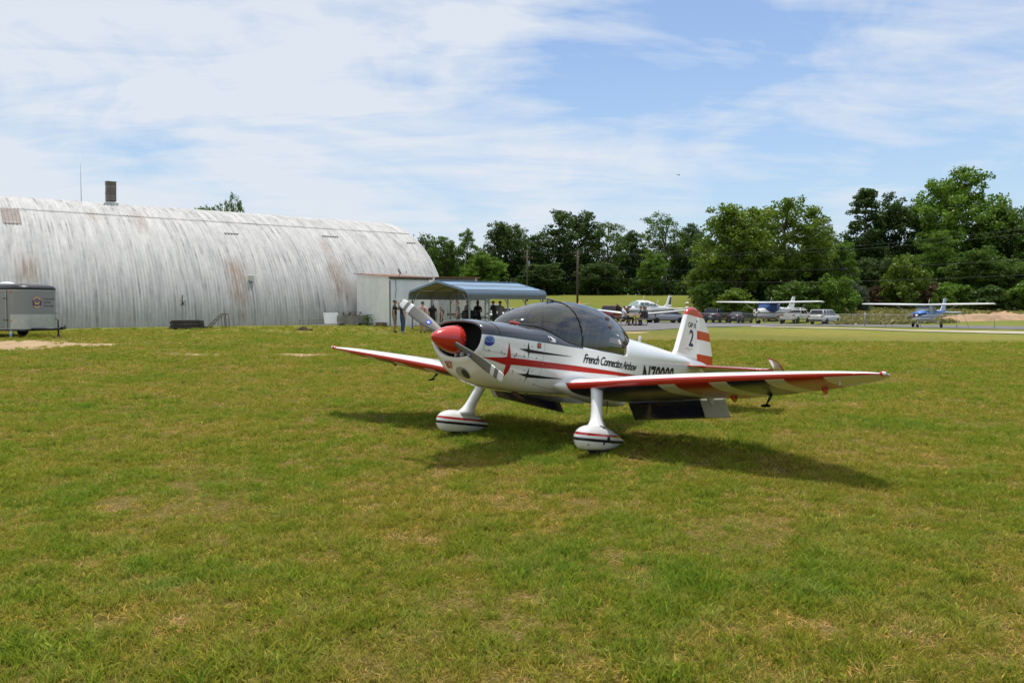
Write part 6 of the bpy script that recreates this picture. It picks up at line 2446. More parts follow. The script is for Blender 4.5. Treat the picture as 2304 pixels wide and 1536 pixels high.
    put(b, 'fuselage', [white, black, dark])
    # bulkhead behind the seats and tail end
    b = MB()
    h = half(-3.12)
    b.add([(-3.115, y * .97, z) for y, z in h] + [(-3.115, -y * .97, z) for y, z in h[::-1]], [list(range(len(h) * 2))])
    put(b, 'bulkhead', dark)
    # inside of the air intake
    b = MB()
    rr = []
    for x, k in ((-.102, 1.0), (-.125, .965), (-.30, .95), (-.42, .9)):
        hh = half(-.13, hwv=.362 * k, zb=-.205 * k, zt=.195 * k)
        rr.append([(x, y, z) for y, z in hh] + [(x, -y, z) for y, z in hh[::-1][:-1]])
    b.loft(rr, lambda i, j: 1 if i == 0 else 0, True, False)
    b.add(rr[-1], [list(range(len(rr[-1])))], 0)
    put(b, 'intake_duct', [dark, white])
    eng = grp('engine')
    for s in (-1, 1):
        for k in range(5):
            MB().box((-.34, s * .24, -.10 + .025 * k), (.1, .16, .012), 0).build('cylinder_fin', pm('engine_black', (.012, .012, .012), .7), eng)
        MB().tube([(-.2, s * .12, -.15), (-.2, s * .3, -.13)], .03, 8).build('cylinder', pm('engine_black', (.012, .012, .012), .7), eng)
    for y in (-.03, .05):
        MB().box((-.16, y, -.165), (.05, .035, .05), 0, bev=.008).build('fitting', wdec, eng)
    MB().tube([(-.18, .14, -.17), (-.18, .24, -.12)], .022, 8).build('hose', pm('engine_black', (.012, .012, .012), .7), eng)

    # ---- spinner and propeller
    sp = grp('spinner')
    prof = [(.002, .288), (.014, .28), (.034, .262), (.058, .232), (.085, .186), (.110, .128), (.132, .062), (.147, -.005), (.156, -.06), (.159, -.088), (.150, -.09)]
    MB().lathe([(r, x) for r, x in prof][::-1], 40, 0, Matrix.Translation((0, 0, -.012)), 'X').build('cone', red, sp)
    MB().lathe([(.05, -.12), (.14, -.12), (.14, -.09), (.05, -.09)], 24, 0, Matrix.Translation((0, 0, -.012)), 'X').build('backplate', pm('hub_grey', (.2, .2, .2), .4, .6), sp)
    for k in range(18):
        a = 2 * PI * k / 18
        MB().ball((-.072, .1585 * math.cos(a), -.012 + .1585 * math.sin(a)), .0045, 6).build('screw', screw, sp)
    pa = math.radians(153.46)
    pr = grp('propeller')
    grey = pm('blade_grey', (.165, .16, .148), .5, 0, var=.06, scale=5, spec=.3)
    for q in (0, 1):
        Mp = Matrix.Translation((.015, 0, -.005)) @ Matrix.Rotation(pa - PI / 2 + q * PI + PI / 2, 4, 'X')
        # blade runs along local +y
        rg, bands = [], []
        def chord(r): return np.interp(r, [.08, .16, .26, .38, .52, .66, .78, .86, .89], [.075, .085, .108, .128, .138, .130, .116, .104, .085])
        def tw(r): return -np.interp(r, [.08, .3, .6, .89], [.95, .72, .42, .27])
        rs = [.08, .13, .18, .24, .30, .38, .46, .54, .62, .70, .7001, .755, .7551, .81, .8101, .84, .865, .882, .89]
        for r in rs:
            c, t = chord(r), tw(r)
            th = np.interp(r, [.08, .2, .5, .89], [.03, .018, .009, .004])
            sec = []
            for k in range(12):
                a = 2 * PI * k / 12
                px, pz = math.cos(a) * c / 2, math.sin(a) * th * (1.25 if math.sin(a) > 0 else .5)
                sec.append(tuple(Mp @ Vector((pz * math.cos(t) - px * math.sin(t), r, px * math.cos(t) + pz * math.sin(t)))))
            rg.append(sec)
        bl = MB().loft(rg, lambda i, j: 1 if (.70 <= rs[i] < .755 or rs[i] >= .8101) else 0).build('blade', [grey, pm('blade_white', (.74, .74, .74), .35)], pr)
        # maker's oval on the blade
        r0 = .36
        t = tw(r0)
        ov = [(r0 + .045 * math.cos(2 * PI * k / 20), .028 * math.sin(2 * PI * k / 20)) for k in range(20)]
        st = [(r0 - .03, .004), (r0, .016), (r0 + .032, .006), (r0 + .006, -.002), (r0 + .014, -.018), (r0 - .006, -.006)]
        for nm, poly, mt, e in (('blade_emblem', ov, pm('emblem_blue', (.02, .06, .42), .4), .0), ('blade_emblem_star', st, wdec, .0008)):
            th = np.interp(r0, [.08, .2, .5, .89], [.03, .018, .009, .004])
            def bm_(x, y, e=e, th=th, t=t):
                c = chord(x)
                pz = th * 1.25 * math.sqrt(max(0, 1 - (2 * y / c) ** 2)) + .0025 + e
                return tuple(Mp @ Vector((pz * math.cos(t) - y * math.sin(t), x, y * math.cos(t) + pz * math.sin(t))))
            decal(nm, flat_geo([poly], .012), bm_, mt, bl)

    # ---- canopy
    def arch(x, w, z0, zt, n=28, p=2.15):
        out = []
        for k in range(n + 1):
            a = PI * k / n
            c, s = math.cos(a), math.sin(a)
            out.append((x, w * math.copysign(abs(c) ** (2 / p), c), z0 + (zt - z0) * max(0, s) ** (2 / p)))
        return out
    czt = pchip([-.87, -.95, -1.025, -1.256, -1.53, -1.79, -2.1, -2.45, -2.9, -3.33, -3.68, -3.78], [.262, .325, .375, .489, .582, .638, .683, .698, .658, .534, .383, .33])
    cw = pchip([-1.86, -2.3, -2.7, -3.0, -3.3, -3.55, -3.72, -3.78], [.508, .506, .482, .44, .365, .25, .11, .02])
    smoke = glass('smoked_canopy', (.40, .37, .345), .05, .08)
    smoke2 = glass('smoked_canopy_rear', (.31, .29, .275), .05, .075)
    xs1 = [CF - .0005, -.885, -.90, -.93, -.97, -1.02, -1.08, -1.16, -1.26, -1.38, -1.5, -1.62, -1.74, CM]
    b = MB().loft([arch(x, max(.012, ys_(x)), zs_(x) - .004, max(czt(x), zs_(x) + .002)) for x in xs1], 0, False, False)
    cf = put(b, 'front_canopy', smoke, fixn=False)
    xs2 = [CM - .001, -2.0, -2.15, -2.3, -2.5, -2.7, -2.9, -3.05, -3.2, -3.35, -3.5, -3.6, -3.68, -3.74, -3.78]
    b = MB().loft([arch(x, cw(x), zs_(x) - .01, czt(x)) for x in xs2], 0, False, False)
    cr = put(b, 'rear_canopy', smoke2, fixn=False)
    seal = pm('rubber_seal', (.012, .012, .013), .5)
    fr = grp('canopy_frame')
    ar = arch(CM, ys_(CM) + .002, zs_(CM), czt(CM) + .002)
    MB().tube(ar, .011, 6).build('split_strip', seal, fr)
    for k in range(2, 27, 2):
        p = Vector(ar[k]); MB().ball((p.x + .012, p.y * 1.018, p.z + .006), .006, 6).build('rivet', screw, fr)
    sl = [(x, ys_(x), zs_(x) + .002) for x in np.linspace(CF, CM, 26)]
    MB().tube([(x, -y, z) for x, y, z in sl[::-1]] + sl[1:], .012, 6).build('base_seal', seal, fr)
    for s in (-1, 1):
        MB().tube([(x, s * (cw(x) + .002), zs_(x) - .002) for x in (-1.87, -2.1, -2.4, -2.7, -2.9, -3.0)], .008, 6).build('sill_seal', seal, fr)
    # rear edge band where the glass meets the turtle deck
    # dark lower blind of the rear window
    # fittings on top
    ft = grp('canopy_handle')
    zt = czt(-1.80)
    MB().box((-1.80, 0, zt + .03), (.17, .035, .018), 0, bev=.005).build('grip', screw, ft)
    for x in (-1.86, -1.75):
        MB().tube([(x, 0, zt - .01), (x, 0, zt + .03)], .009, 6).build('stud', screw, ft)
    # cockpit
    ck = grp('cockpit')
    leather = pm('seat_leather', (.10, .075, .055), .7, var=.2)
    for s in (-1, 1):
        st = grp('seat', ck)
        MB().box((-2.25, s * .235, -.04), (.5, .40, .16), 0, bev=.05).build('cushion', leather, st)
        MB().box((-2.58, s * .235, .20), (.13, .40, .55), 0, Matrix.Rotation(-.22, 3, 'Y'), bev=.05).build('backrest', leather, st)
        MB().box((-2.66, s * .235, .50), (.09, .26, .13), 0, Matrix.Rotation(-.2, 3, 'Y'), bev=.03).build('headrest', leather, st)
        for q in (-.09, .09):
            MB().box((-2.50, s * .235 + q, .24), (.012, .05, .5), 0, Matrix.Rotation(-.22, 3, 'Y')).build('harness', pm('harness', (.18, .17, .15), .8), st)
        MB().tube([(-1.75, s * .235, -.1), (-1.85, s * .235, .10), (-1.83, s * .235, .16)], [.014, .014, .022], 8).build('stick', dark, ck)
    pn = pm('panel_black', (.02, .02, .022), .6)
    MB().box((-1.34, 0, .10), (.05, .74, .24), 0, bev=.02).build('instrument_panel', pn, ck)
    MB().box((-1.22, 0, .20), (.30, .60, .04), 0, bev=.015).build('coaming', pn, ck)
    for k in range(7):
        MB().lathe([(.001, -1.352), (.034, -1.352), (.034, -1.345), (.001, -1.345)], 14, 0, Matrix.Translation((0, -.36 + .12 * k, .14 + .05 * (k % 2))), 'X').build('dial', pm('dial_face', (.10, .10, .10), .3), ck)
    MB().box((-2.90, 0, .10), (.40, .82, .24), 0, bev=.05).build('parcel_shelf', pm('shelf_grey', (.03, .03, .032), .8), ck)
    # a headset lying on the coaming
    MB().tube([(-1.62, .26, .16), (-1.64, .33, .22), (-1.66, .40, .16)], .016, 8).build('headset_band', dark, ck)
    MB().ball((-1.62, .26, .13), (.03, .045, .05), 10).build('headset_cup', dark, ck)

    # ---- wings
    leX = pchip([0, .54, 1.9, 2.6, 3.2, 3.6, 3.83, 3.955, 4.02, 4.055], [-1.57, -1.56, -1.53, -1.515, -1.51, -1.525, -1.56, -1.62, -1.70, -1.80])
    teX = pchip([0, .54, 1.9, 2.6, 3.2, 3.6, 3.83, 3.955, 4.02, 4.055], [-3.36, -3.33, -3.17, -2.90, -2.58, -2.30, -2.08, -1.95, -1.88, -1.84])
    leZ = pchip([0, .54, 1.6, 2.7, 3.8, 4.1], [-.435, -.400, -.292, -.192, -.100, -.078])
    INC = math.tan(math.radians(5.4))
    TH = .125
    ns = 20
    cx = [.5 * (1 - math.cos(PI * k / ns)) for k in range(ns + 1)]

    def yt(x): return 5 * TH * (.2969 * math.sqrt(x) - .126 * x - .3516 * x * x + .2843 * x ** 3 - .1036 * x ** 4)

    def wp(y, cfrac, up):
        """point on the wing skin, up=+1 upper, -1 lower"""
        ay = abs(y)
        xl, c = leX(ay), leX(ay) - teX(ay)
        cam = .018 * 4 * cfrac * (1 - cfrac)
        z = leZ(ay) - cfrac * c * INC + (cam + up * yt(cfrac)) * c
        return (xl - cfrac * c, y, z)
    stripes = bpy.data.materials.new('wing_underside_scheme')
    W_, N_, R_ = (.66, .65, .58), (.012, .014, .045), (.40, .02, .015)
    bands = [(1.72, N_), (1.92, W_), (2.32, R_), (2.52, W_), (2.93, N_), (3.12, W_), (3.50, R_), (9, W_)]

    def band_mat(name, sgn):
        m = stripe_mat(name, [(a, c) for a, c in bands] if sgn > 0 else [(a, c) for a, c in bands], .28, 'Y', .0)
        if sgn < 0:
            nt = m.node_tree
            mr = [n for n in nt.nodes if n.type == 'MAP_RANGE'][0]
            src = mr.inputs['Value'].links[0].from_socket
            ab = nt.nodes.new('ShaderNodeMath'); ab.operation = 'MULTIPLY'; ab.inputs[1].default_value = -1
            nt.links.new(src, ab.inputs[0]); nt.links.new(ab.outputs[0], mr.inputs['Value'])
        return m
    YS = [.36, .5, .7, 1.0, 1.4, 1.8, 1.93, 1.95, 2.3, 2.6, 2.9, 3.2, 3.45, 3.6, 3.74, 3.76, 3.87, 3.95, 3.99, 4.025, 4.05]
    for s, nm in ((1, 'left'), (-1, 'right')):
        wg = grp('wing')
        wg['label'] = 'wing with red leading edge and banded underside'
        bandm = band_mat('wing_underside_%s' % nm, s)

        def cutf(y):
            c = leX(y) - teX(y)
            if y < 1.94: return (leX(y) + 2.93) / c
            if y < 3.75: return .765
            return 1.0
        rg, cuts = [], []
        for y in YS:
            cu = cutf(y)
            xs_ = [cx[k] * cu / 1.0 if cu >= 1 else None for k in range(ns + 1)]
            cc = [c for c in cx if c < cu - .02] + [cu]
            # resample to a fixed count: keep the nose stations, spread the rest
            nose = cx[:7]
            rest = list(np.linspace(cx[6], cu, 9))[1:]
            fr_ = nose + rest
            loop = [wp(y * s, c, 1) for c in fr_[::-1]] + [wp(y * s, c, -1) for c in fr_[1:]]
            rg.append(loop)
        nn = len(fr_)
        tot = len(rg[0])

        def wm(i, j):
            k = j - (nn - 1)            # 0 at the nose going below
            if -1 <= k <= 1: return 1
            return 2 if 1 < k < nn - 1 else 0
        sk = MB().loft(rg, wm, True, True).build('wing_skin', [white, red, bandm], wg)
        # aileron
        rg = []
        for y in [1.955, 2.3, 2.6, 2.9, 3.2, 3.5, 3.735]:
            fr_ = [.775, .80, .85, .9, .95, 1.0]
            rg.append([wp(y * s, c, 1) for c in fr_[::-1]] + [wp(y * s, c, -1) for c in fr_])
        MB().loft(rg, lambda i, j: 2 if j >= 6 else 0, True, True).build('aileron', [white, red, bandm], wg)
        # flap, lowered
        rg = []
        a = math.radians(48)
        for y in (.58, 1.0, 1.6 if s > 0 else 1.84, 1.605 if s > 0 else 1.845, 1.93):
            hx, hz = -2.96, wp(y * s, .78, -1)[2] - .004
            sec = []
            for k in range(12):
                t = 2 * PI * k / 12
                px = .5 - .5 * math.cos(t)
                pz = .055 * math.sin(t) * (1 - px) ** .7
                px *= .315
                sec.append((hx - px * math.cos(a) - pz * math.sin(a) * -1 * 0 + pz * math.sin(a), y * s, hz - px * math.sin(a) + pz * math.cos(a)))
            rg.append(sec)
        MB().loft(rg, lambda i, j: 0 if i < 2 else 1, True, True).build('flap', [navy, pm('flap_white', (.62, .61, .57), .4)], wg)
        for y in (1.78,):
            p = wp(y * s, .80, -1)
            MB().prism([(p[0] + .12, p[2] + .02), (p[0] - .14, p[2] + .01), (p[0] - .06, p[2] - .10)], y * s - .012, y * s + .012, 'Y').build('flap_hinge', pm('hinge_white', (.55, .54, .5), .5), wg)
        # aileron hinge fairings and spade
        for y in (2.12, 3.30):
            p = wp(y * s, .77, -1)
            MB().tube([(p[0] + .10, y * s, p[2] + .015), (p[0] - .05, y * s, p[2] - .035), (p[0] - .12, y * s, p[2] + .0)], [.008, .032, .008], 8).build('aileron_hinge', red, wg)
        p = wp(2.62 * s, .80, -1)
        blk = pm('spade_black', (.012, .012, .013), .5)
        sd_ = grp('spade', wg)
        MB().tube([(p[0], p[1], p[2] + .01), (p[0] + .02, p[1], p[2] - .04), (p[0] + .13, p[1], p[2] - .13)], [.020, .018, .008], 8).build('arm', blk, sd_)
        MB().lathe([(.005, -.010), (.052, -.005), (.056, 0), (.05, .008), (.005, .012)], 18, 0, Matrix.Translation((p[0] + .14, p[1], p[2] - .14)) @ Matrix.Rotation(.25, 4, 'Y')).build('plate', blk, sd_)
        MB().tube([(p[0] + .25, p[1] - .01, p[2] + .03), (p[0] + .06, p[1], p[2] - .01)], .01, 6).build('rod', blk, sd_)
        # wing tip lamp
        q = wp(3.99 * s, .02, 0)
        lp = grp('tip_light', wg)
        MB().ball((q[0] - .02, q[1] + .02 * s, q[2] + .005), (.06, .035, .028), 10).build('housing', red, lp)
        MB().ball((q[0] + .015, q[1] + .035 * s, q[2] + .005), (.03, .02, .02), 10).build('lens', pm('clear_lens', (.8, .8, .82), .05, spec=.9), lp)
        # small tie-down eye and pitot under the skin
        p = wp(3.62 * s, .22, -1)
        MB().tube([(p[0], p[1], p[2]), (p[0], p[1], p[2] - .05)], .008, 6).build('tie_eye', wdec, wg)
        # root fairing where wing meets body
        rg = []
        for k in range(17):
            f = (k / 16) ** 1.5
            x = -1.40 - 1.96 * f
            yb = side_y(x, -.38)
            r = .125 * math.sin(PI * min(1, .005 + f * .99)) ** .55 + .002
            zc = -.40 - f * 1.85 * INC - .01
            rg.append([(x, s * (yb - .06 + (r + .06 * min(1, f * 14)) * max(0, math.cos(t)) ** .8), zc + r * .95 * math.sin(t)) for t in np.linspace(-PI / 2, PI / 2, 9)])
        MB().loft(rg, 0, False, False).build('root_fairing', white, wg, None, None, True)
        # a thin red arc of walkway paint on the upper skin
        g = []
        for k in range(9):
            y = .95 + .9 * k / 8
            c0 = .03 + .28 * (1 - ((k - 8) / 8) ** 2) ** .5 * 0 + .05 + .22 * (1 - k / 8) ** 1.6
            g.append((y, c0))
        vs, fs = [], []
        for k, (y, c0) in enumerate(g):
            for e in (0, .012):
                p = wp(y * s, c0 + e, 1); vs.append((p[0], p[1], p[2] + .003))
            if k: fs.append((2 * k - 2, 2 * k - 1, 2 * k + 1, 2 * k))
        MB().add(vs, fs).build('walkway_line', redd, wg, fixn=False)
        # ---- undercarriage
        lg = grp('landing_gear')
        rg = []
        for f, rx, ry in ((-.12, .095, .072), (.0, .090, .068), (.25, .084, .064), (.55, .082, .063), (.74, .086, .066), (.86, .104, .074), (.96, .138, .088), (1.05, .17, .10)):
            x = -1.665 + .155 * f; z = -.455 - .405 * f
            rg.append([(x + rx * math.cos(t), s * (.885 + .125 * f + ry * math.sin(t)), z) for t in [2 * PI * k / 20 for k in range(20)]])
        MB().loft(rg).build('leg', white, lg)
        fx = pchip([-1.05, -1.062, -1.10, -1.175, -1.29, -1.45, -1.63, -1.81, -1.96, -2.045, -2.07], [.0, .050, .105, .138, .158, .160, .140, .100, .048, .017, .003])
        fw_ = pchip([-1.05, -1.062, -1.10, -1.175, -1.29, -1.45, -1.63, -1.81, -1.96, -2.045, -2.07], [.0, .045, .088, .114, .130, .131, .114, .077, .036, .013, .003])
        rg = []
        for x in (-1.0505, -1.057, -1.07, -1.09, -1.12, -1.17, -1.23, -1.31, -1.39, -1.47, -1.55, -1.65, -1.75, -1.84, -1.91, -1.98, -2.035, -2.066):
            zc = -.975 + .045 * (x + .93)
            sec = []
            for k in range(24):
                t = 2 * PI * k / 24
                zz = zc + max(fx(x), .002) * math.sin(t)
                sec.append((x, s * 1.06 + max(fw_(x), .002) * math.cos(t), max(zz, -1.112)))
            rg.append(sec)
        fp = MB().loft(rg).build('wheel_fairing', FAIRING, lg)
        for (x, z, r) in ((-1.50, -.985, .032), (-1.41, -1.035, .016), (-1.64, -1.035, .010), (-1.13, -.93, .008), (-1.11, -.985, .008), (-1.14, -1.05, .008)):
            zc = -.975 + .045 * (x + .93)
            k = math.sqrt(max(0, 1 - ((z - zc) / fx(x)) ** 2))
            yy = 1.06 + fw_(x) * k
            MB().lathe([(.001, .0), (r, 0), (r, .004), (.001, .004)], 12, 0, Matrix.Translation((x, s * (yy + .001) - (.004 if s < 0 else 0), z)), 'Y').build('fastener', ink, lg)
        plane_wheel(lg, (-1.47, s * 1.06, -1.012), .173, .075)
    # thin white smoke and drain pipes below
    MB().tube([(-2.45, .55, -.50), (-2.52, .53, -.62), (-2.55, .50, -.74)], [.014, .006, .004], 6).build('whip_aerial', pm('whip_brown', (.12, .08, .05), .6), root, OFF)
    MB().tube([(-1.0, .15, -.53), (-1.12, .15, -.60), (-1.2, .15, -.62)], .03, 8).build('exhaust_pipe', pm('exhaust', (.10, .06, .04), .6, .5, var=.3), root, OFF)

    # ---- tail
    tl = grp('tail_fin')
    fin = [(-5.30, .22), (-5.352, .27), (-5.658, .962), (-5.70, 1.03), (-5.762, 1.07), (-5.887, 1.108), (-6.0, 1.108), (-6.06, 1.095), (-6.175, .18)]
    rud = [(-6.07, 1.09), (-6.12, 1.08), (-6.22, 1.045), (-6.339, .973), (-6.47, .85), (-6.598, .725), (-6.656, .589), (-6.791, .333), (-6.828, .217), (-6.83, .10), (-6.19, .10)]

    def plate(poly, th, name, par, mi_fn, mats):
        """thick tapered plate with a rounded edge: poly in x,z"""
        b = MB()
        cxm = sum(p[0] for p in poly) / len(poly); czm = sum(p[1] for p in poly) / len(poly)
        def ins(k): return [(cxm + (x - cxm) * k, czm + (z - czm) * k) for x, z in poly]
        rgs = [[(x, -th * .0, z) for x, z in poly]]
        L_ = [(ins(.86), -th), (ins(.95), -th * .75), (poly, -.004), (poly, .004), (ins(.95), th * .75), (ins(.86), th)]
        b.loft([[(x, y, z) for x, z in pl] for pl, y in L_], mi_fn, True, True, True)
        return b.build(name, mats, par)
    # red cap from z > about .95 at the front, .97 at the back
    capm = stripe_mat('fin_scheme', [(.93, (.74, .735, .72)), (3, (.45, .018, .014))], .2, 'Z', .6)
    # the red cap's lower edge slopes: paint it by x and z together
    def slope_stripes(name, vec, bands_):
        m = stripe_mat(name, bands_, .2, 'Z', .6)
        nt = m.node_tree
        mr = [n for n in nt.nodes if n.type == 'MAP_RANGE'][0]
        tcn = [n for n in nt.nodes if n.type == 'TEX_COORD'][0]
        dp = nt.nodes.new('ShaderNodeVectorMath'); dp.operation = 'DOT_PRODUCT'
        dp.inputs[1].default_value = vec
        nt.links.new(tcn.outputs['Object'], dp.inputs[0]); nt.links.new(dp.outputs['Value'], mr.inputs['Value'])
        return m
    WH, RD = (.74, .735, .72), (.45, .018, .014)
    finm = slope_stripes('fin_paint', (0, 0, 1), [(.955, WH), (3, RD)])
    rudm = slope_stripes('rudder_paint', (0, 0, 1), [(.12, WH), (.335, RD), (.578, WH), (.728, RD), (.955, WH), (3, RD)])
    plate(fin, .045, 'fin', tl, 0, [finm])
    plate(rud, .038, 'rudder', tl, 0, [rudm])

    def onfin(x, y): return (x, .0475, y)
    def ft_(s, size, x0, z0, mat, shear=0, bold=0.0, sx=1.0, nm='lettering'):
        g = text_geo(s, size, shear, bold)
        decal(nm, g, lambda x, y: (x0 - x * sx, .0475, z0 + y), mat, tl)
    ft_('CAP 10', .115, -5.855, .755, ink, 0, .003, .80)
    ft_('2', .385, -5.86, .445, pm('decal_navy', (.008, .014, .10), .3), 0, .008, .92, 'number')
    ft_('Join Us For Fun Flying', .028, -5.80, .385, ink, .2, 0, 1.0)
    ft_('Team', .026, -5.80, .35, ink, .2, 0, 1.0)
    MB().tube([(-6.02, .05, .90), (-6.02, .06, .86)], .006, 6).build('hinge_pin', ink, tl)
    # tailplane and lowered elevator
    for s in (1, -1):
        tp = grp('tailplane')
        rg = []
        for y, xl, xt_ in ((.04, -5.55, -6.22), (.3, -5.60, -6.22), (.8, -5.68, -6.21), (1.3, -5.765, -6.20), (1.375, -5.80, -6.19)):
            c = xl - xt_
            sec = []
            for k in range(20):
                t = 2 * PI * k / 20
                px = .5 - .5 * math.cos(t)
                sec.append((xl - px * c, s * y, .10 + (.055 if k < 10 else .055) * math.sin(t) * (1 - px * .62) * math.sqrt(max(.08, px)) * 1.3))
            rg.append(sec)
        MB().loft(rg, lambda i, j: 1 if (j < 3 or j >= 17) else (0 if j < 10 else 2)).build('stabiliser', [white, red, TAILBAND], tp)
        e = math.radians(24)
        rg = []
        def erot(dx, dz): return (-6.215 + dx * math.cos(e) - dz * math.sin(e) * 0 - 0, .10 + dx * math.sin(e) + dz)
        for y, x0, x1 in ((.10, .0, -.42), (.7, .0, -.42), (1.25, .0, -.36), (1.385, .0, -.33), (1.39, .47, -.32), (1.46, .44, -.26), (1.51, .34, -.12), (1.53, .2, .02)):
            sec = []
            for k in range(14):
                t = 2 * PI * k / 14
                px = .5 - .5 * math.cos(t)
                dx = x0 - px * (x0 - x1)
                dz = .024 * math.sin(t) * (1 - px * .6) * (1 if y < 1.45 else .6)
                q = erot(dx, dz)
                sec.append((q[0], s * y, q[1]))
            rg.append(sec)
        MB().loft(rg, lambda i, j: 1 if (i >= 6 or (i >= 4 and (j < 1 or j > 12))) else 0).build('elevator', [white, red], tp)
    # tail wheel
    tw_ = grp('tail_wheel')
    MB().tube([(-6.1, 0, .02), (-6.35, 0, -.20)], [.03, .016], 8).build('spring', screw, tw_)
    plane_wheel(tw_, (-6.42, 0, -.27), .09, .03)

    # ---- markings on the left side (and the same on the other)
    for s in (1, -1):
        mk = grp('side_markings')

        def S(x, z, e=.0045): return (x, s * (side_y(x, z) + e), z)
        def D(nm, polys, mat, e=.003, cut=.05): return decal(nm, flat_geo(polys, cut), lambda x, z: S(x, z, e), mat, mk)
        # long red stripe with four pointed star
        D('stripe', [[(-.50, -.160), (-1.05, -.158), (-1.9, -.163), (-2.8, -.17), (-3.9, -.18), (-3.9, -.212), (-2.8, -.215), (-1.9, -.228), (-1.05, -.233), (-.50, -.235)]], redd)
        cxs, czs = -.49, -.197
        D('star', [[(-.155, -.188), (-.40, -.165), (-.445, -.155), (-.438, .010), (-.505, -.158), (-.52, -.16), (-.52, -.236), (-.54, -.24), (-.545, -.30), (-.53, -.395), (-.478, -.30), (-.468, -.245), (-.40, -.235)]], redd, .0036)
        for (x, z, dx, dz) in ((-.345, -.10, -.035, -.045), (-.585, -.105, .022, -.05), (-.36, -.30, .035, .045 * -1), (-.60, -.295, -.03, -.05)):
            D('ray', [[(x - .008, z), (x + .006, z + .006), (x + dx, z + dz)]], redd)
        for (bx, bz, k, ex) in ((-.765, -.06, 1.0, -1.62), (-.845, -.338, .92, -1.52)):
            D('star', [[(bx + .155 * k, bz + .010), (bx + .012, bz + .020), (bx + .006, bz + .100 * k), (bx - .022, bz + .018), (bx - .30, bz + .010), (ex, bz + .003), (ex, bz), (bx - .30, bz - .016), (bx - .028, bz - .020), (bx - .026, bz - .090 * k), (bx - .010, bz - .024), (bx - .002, bz - .016)]], ink, .0036)
            for (dx, dz, ex_, ez) in ((.075, .06, -.02, -.024), (-.07, .06, .016, -.026), (.06, -.06, -.015, .024), (-.085, -.07, .02, .024)):
                D('ray', [[(bx + dx - .004, bz + dz), (bx + dx + .005, bz + dz + .003), (bx + dx + ex_, bz + dz + ez)]], ink)
        # round blue badge
        c = [(-.175 + .060 * math.cos(2 * PI * k / 24), -.005 + .056 * math.sin(2 * PI * k / 24)) for k in range(24)]
        D('badge', [c], pm('badge_blue', (.17, .26, .52), .4), .003, .03)
        D('badge_base', [[(-.175 + .059 * math.cos(a), -.005 + .055 * math.sin(a)) for a in np.linspace(PI * 1.08, PI * 1.92, 12)]], pm('badge_navy', (.02, .04, .26), .4), .0038, .03)
        D('badge_plane', [[(-.125, .006), (-.165, .010), (-.215, .022), (-.180, .002), (-.225, -.012), (-.165, -.006)], [(-.125, .018), (-.20, .034), (-.21, .030), (-.13, .012)]], pm('badge_navy', (.02, .04, .26)), .004, .03)
        # orange on black badge
        D('badge', [[(-.925, .050), (-.990, .054), (-.990, -.012), (-.925, -.016)]], ink, .003, .03)
        D('badge_shield', [[(-.935, .032), (-.957, .036), (-.980, .036), (-.978, .010), (-.957, -.006), (-.937, .008)]], pm('badge_orange', (.75, .12, .03), .4), .0038, .03)
        D('badge_text', [[(-.930, .046), (-.985, .050), (-.985, .043), (-.930, .039)]], wdec, .0038, .03)
        # white sticker on the black shoulder
        for nm, poly, e in (('sticker', [(-1.125, .145), (-1.20, .140), (-1.235, .125), (-1.262, .118), (-1.265, .078), (-1.15, .082)], .004), ('sticker_ink', [(-1.140, .132), (-1.165, .132), (-1.19, .105), (-1.22, .108), (-1.17, .09), (-1.155, .09)], .005)):
            def shoulder(x, z, e=e):
                m_ = 2.3; hwv = fhw(x); ye, ze = ys_(x), zs_(x)
                r = min(.9995, ye / hwv)
                Hh = (ze - fzs(x)) / max(.02, (1 - r ** m_) ** (1 / m_))
                q = min(.999, max(0, (z - fzs(x)) / Hh))
                return (x, s * (hwv * (1 - q ** m_) ** (1 / m_) + e), z + e * .5)
            decal(nm, flat_geo([poly], .02), shoulder, wdec if nm == 'sticker' else ink, mk)
        # lettering
        sg = 1
        def L_(txt, size, x0, z0, mat, shear, bold, sx, slope=0.0, space=1.0):
            g = text_geo(txt, size, shear, bold, space, 'LEFT', .03)
            w = max(p[0] for p in g[0])
            decal('lettering', g, (lambda x, y: S(x0 - x * sx, z0 + y + slope * x)) if s > 0 else (lambda x, y: S(x0 - (w - x) * sx, z0 + y + slope * x)), mat, mk)
        L_('French Connection Airshow', .155, -1.865, -.108, ink, .35, .0026, 1.0, -.006, .88)
        L_('N78988', .40, -3.70, -.300, ink, 0, .008, .98, .03, 1.0)
        # panel lines and fasteners on the cowling
        def line_(pts, w=.0035):
            vs, fs = [], []
            P = [Vector(p) for p in pts]
            for k, p in enumerate(P):
                d = (P[min(k + 1, len(P) - 1)] - P[max(k - 1, 0)]).normalized()
                n_ = Vector((-d.y, d.x)) * w / 2
                vs += [S(p.x + n_.x, p.y + n_.y), S(p.x - n_.x, p.y - n_.y)]
                if k: fs.append((2 * k - 2, 2 * k - 1, 2 * k + 1, 2 * k))
            MB().add(vs, fs).build('panel_line', line, mk, fixn=False)
        line_([(-.098 - .035, .05), (-.13, 0), (-.13, -.07), (-.138, -.10), (-.16, -.113), (-.20, -.117)] + [(-.2 - .107 * k, -.117 - .0035 * k) for k in range(1, 9)])
        line_([(-1.055, .055 - .061 * k) for k in range(9)])
        line_([(-1.055, -.433), (-1.2, -.45), (-1.35, -.465), (-1.5, -.478)])
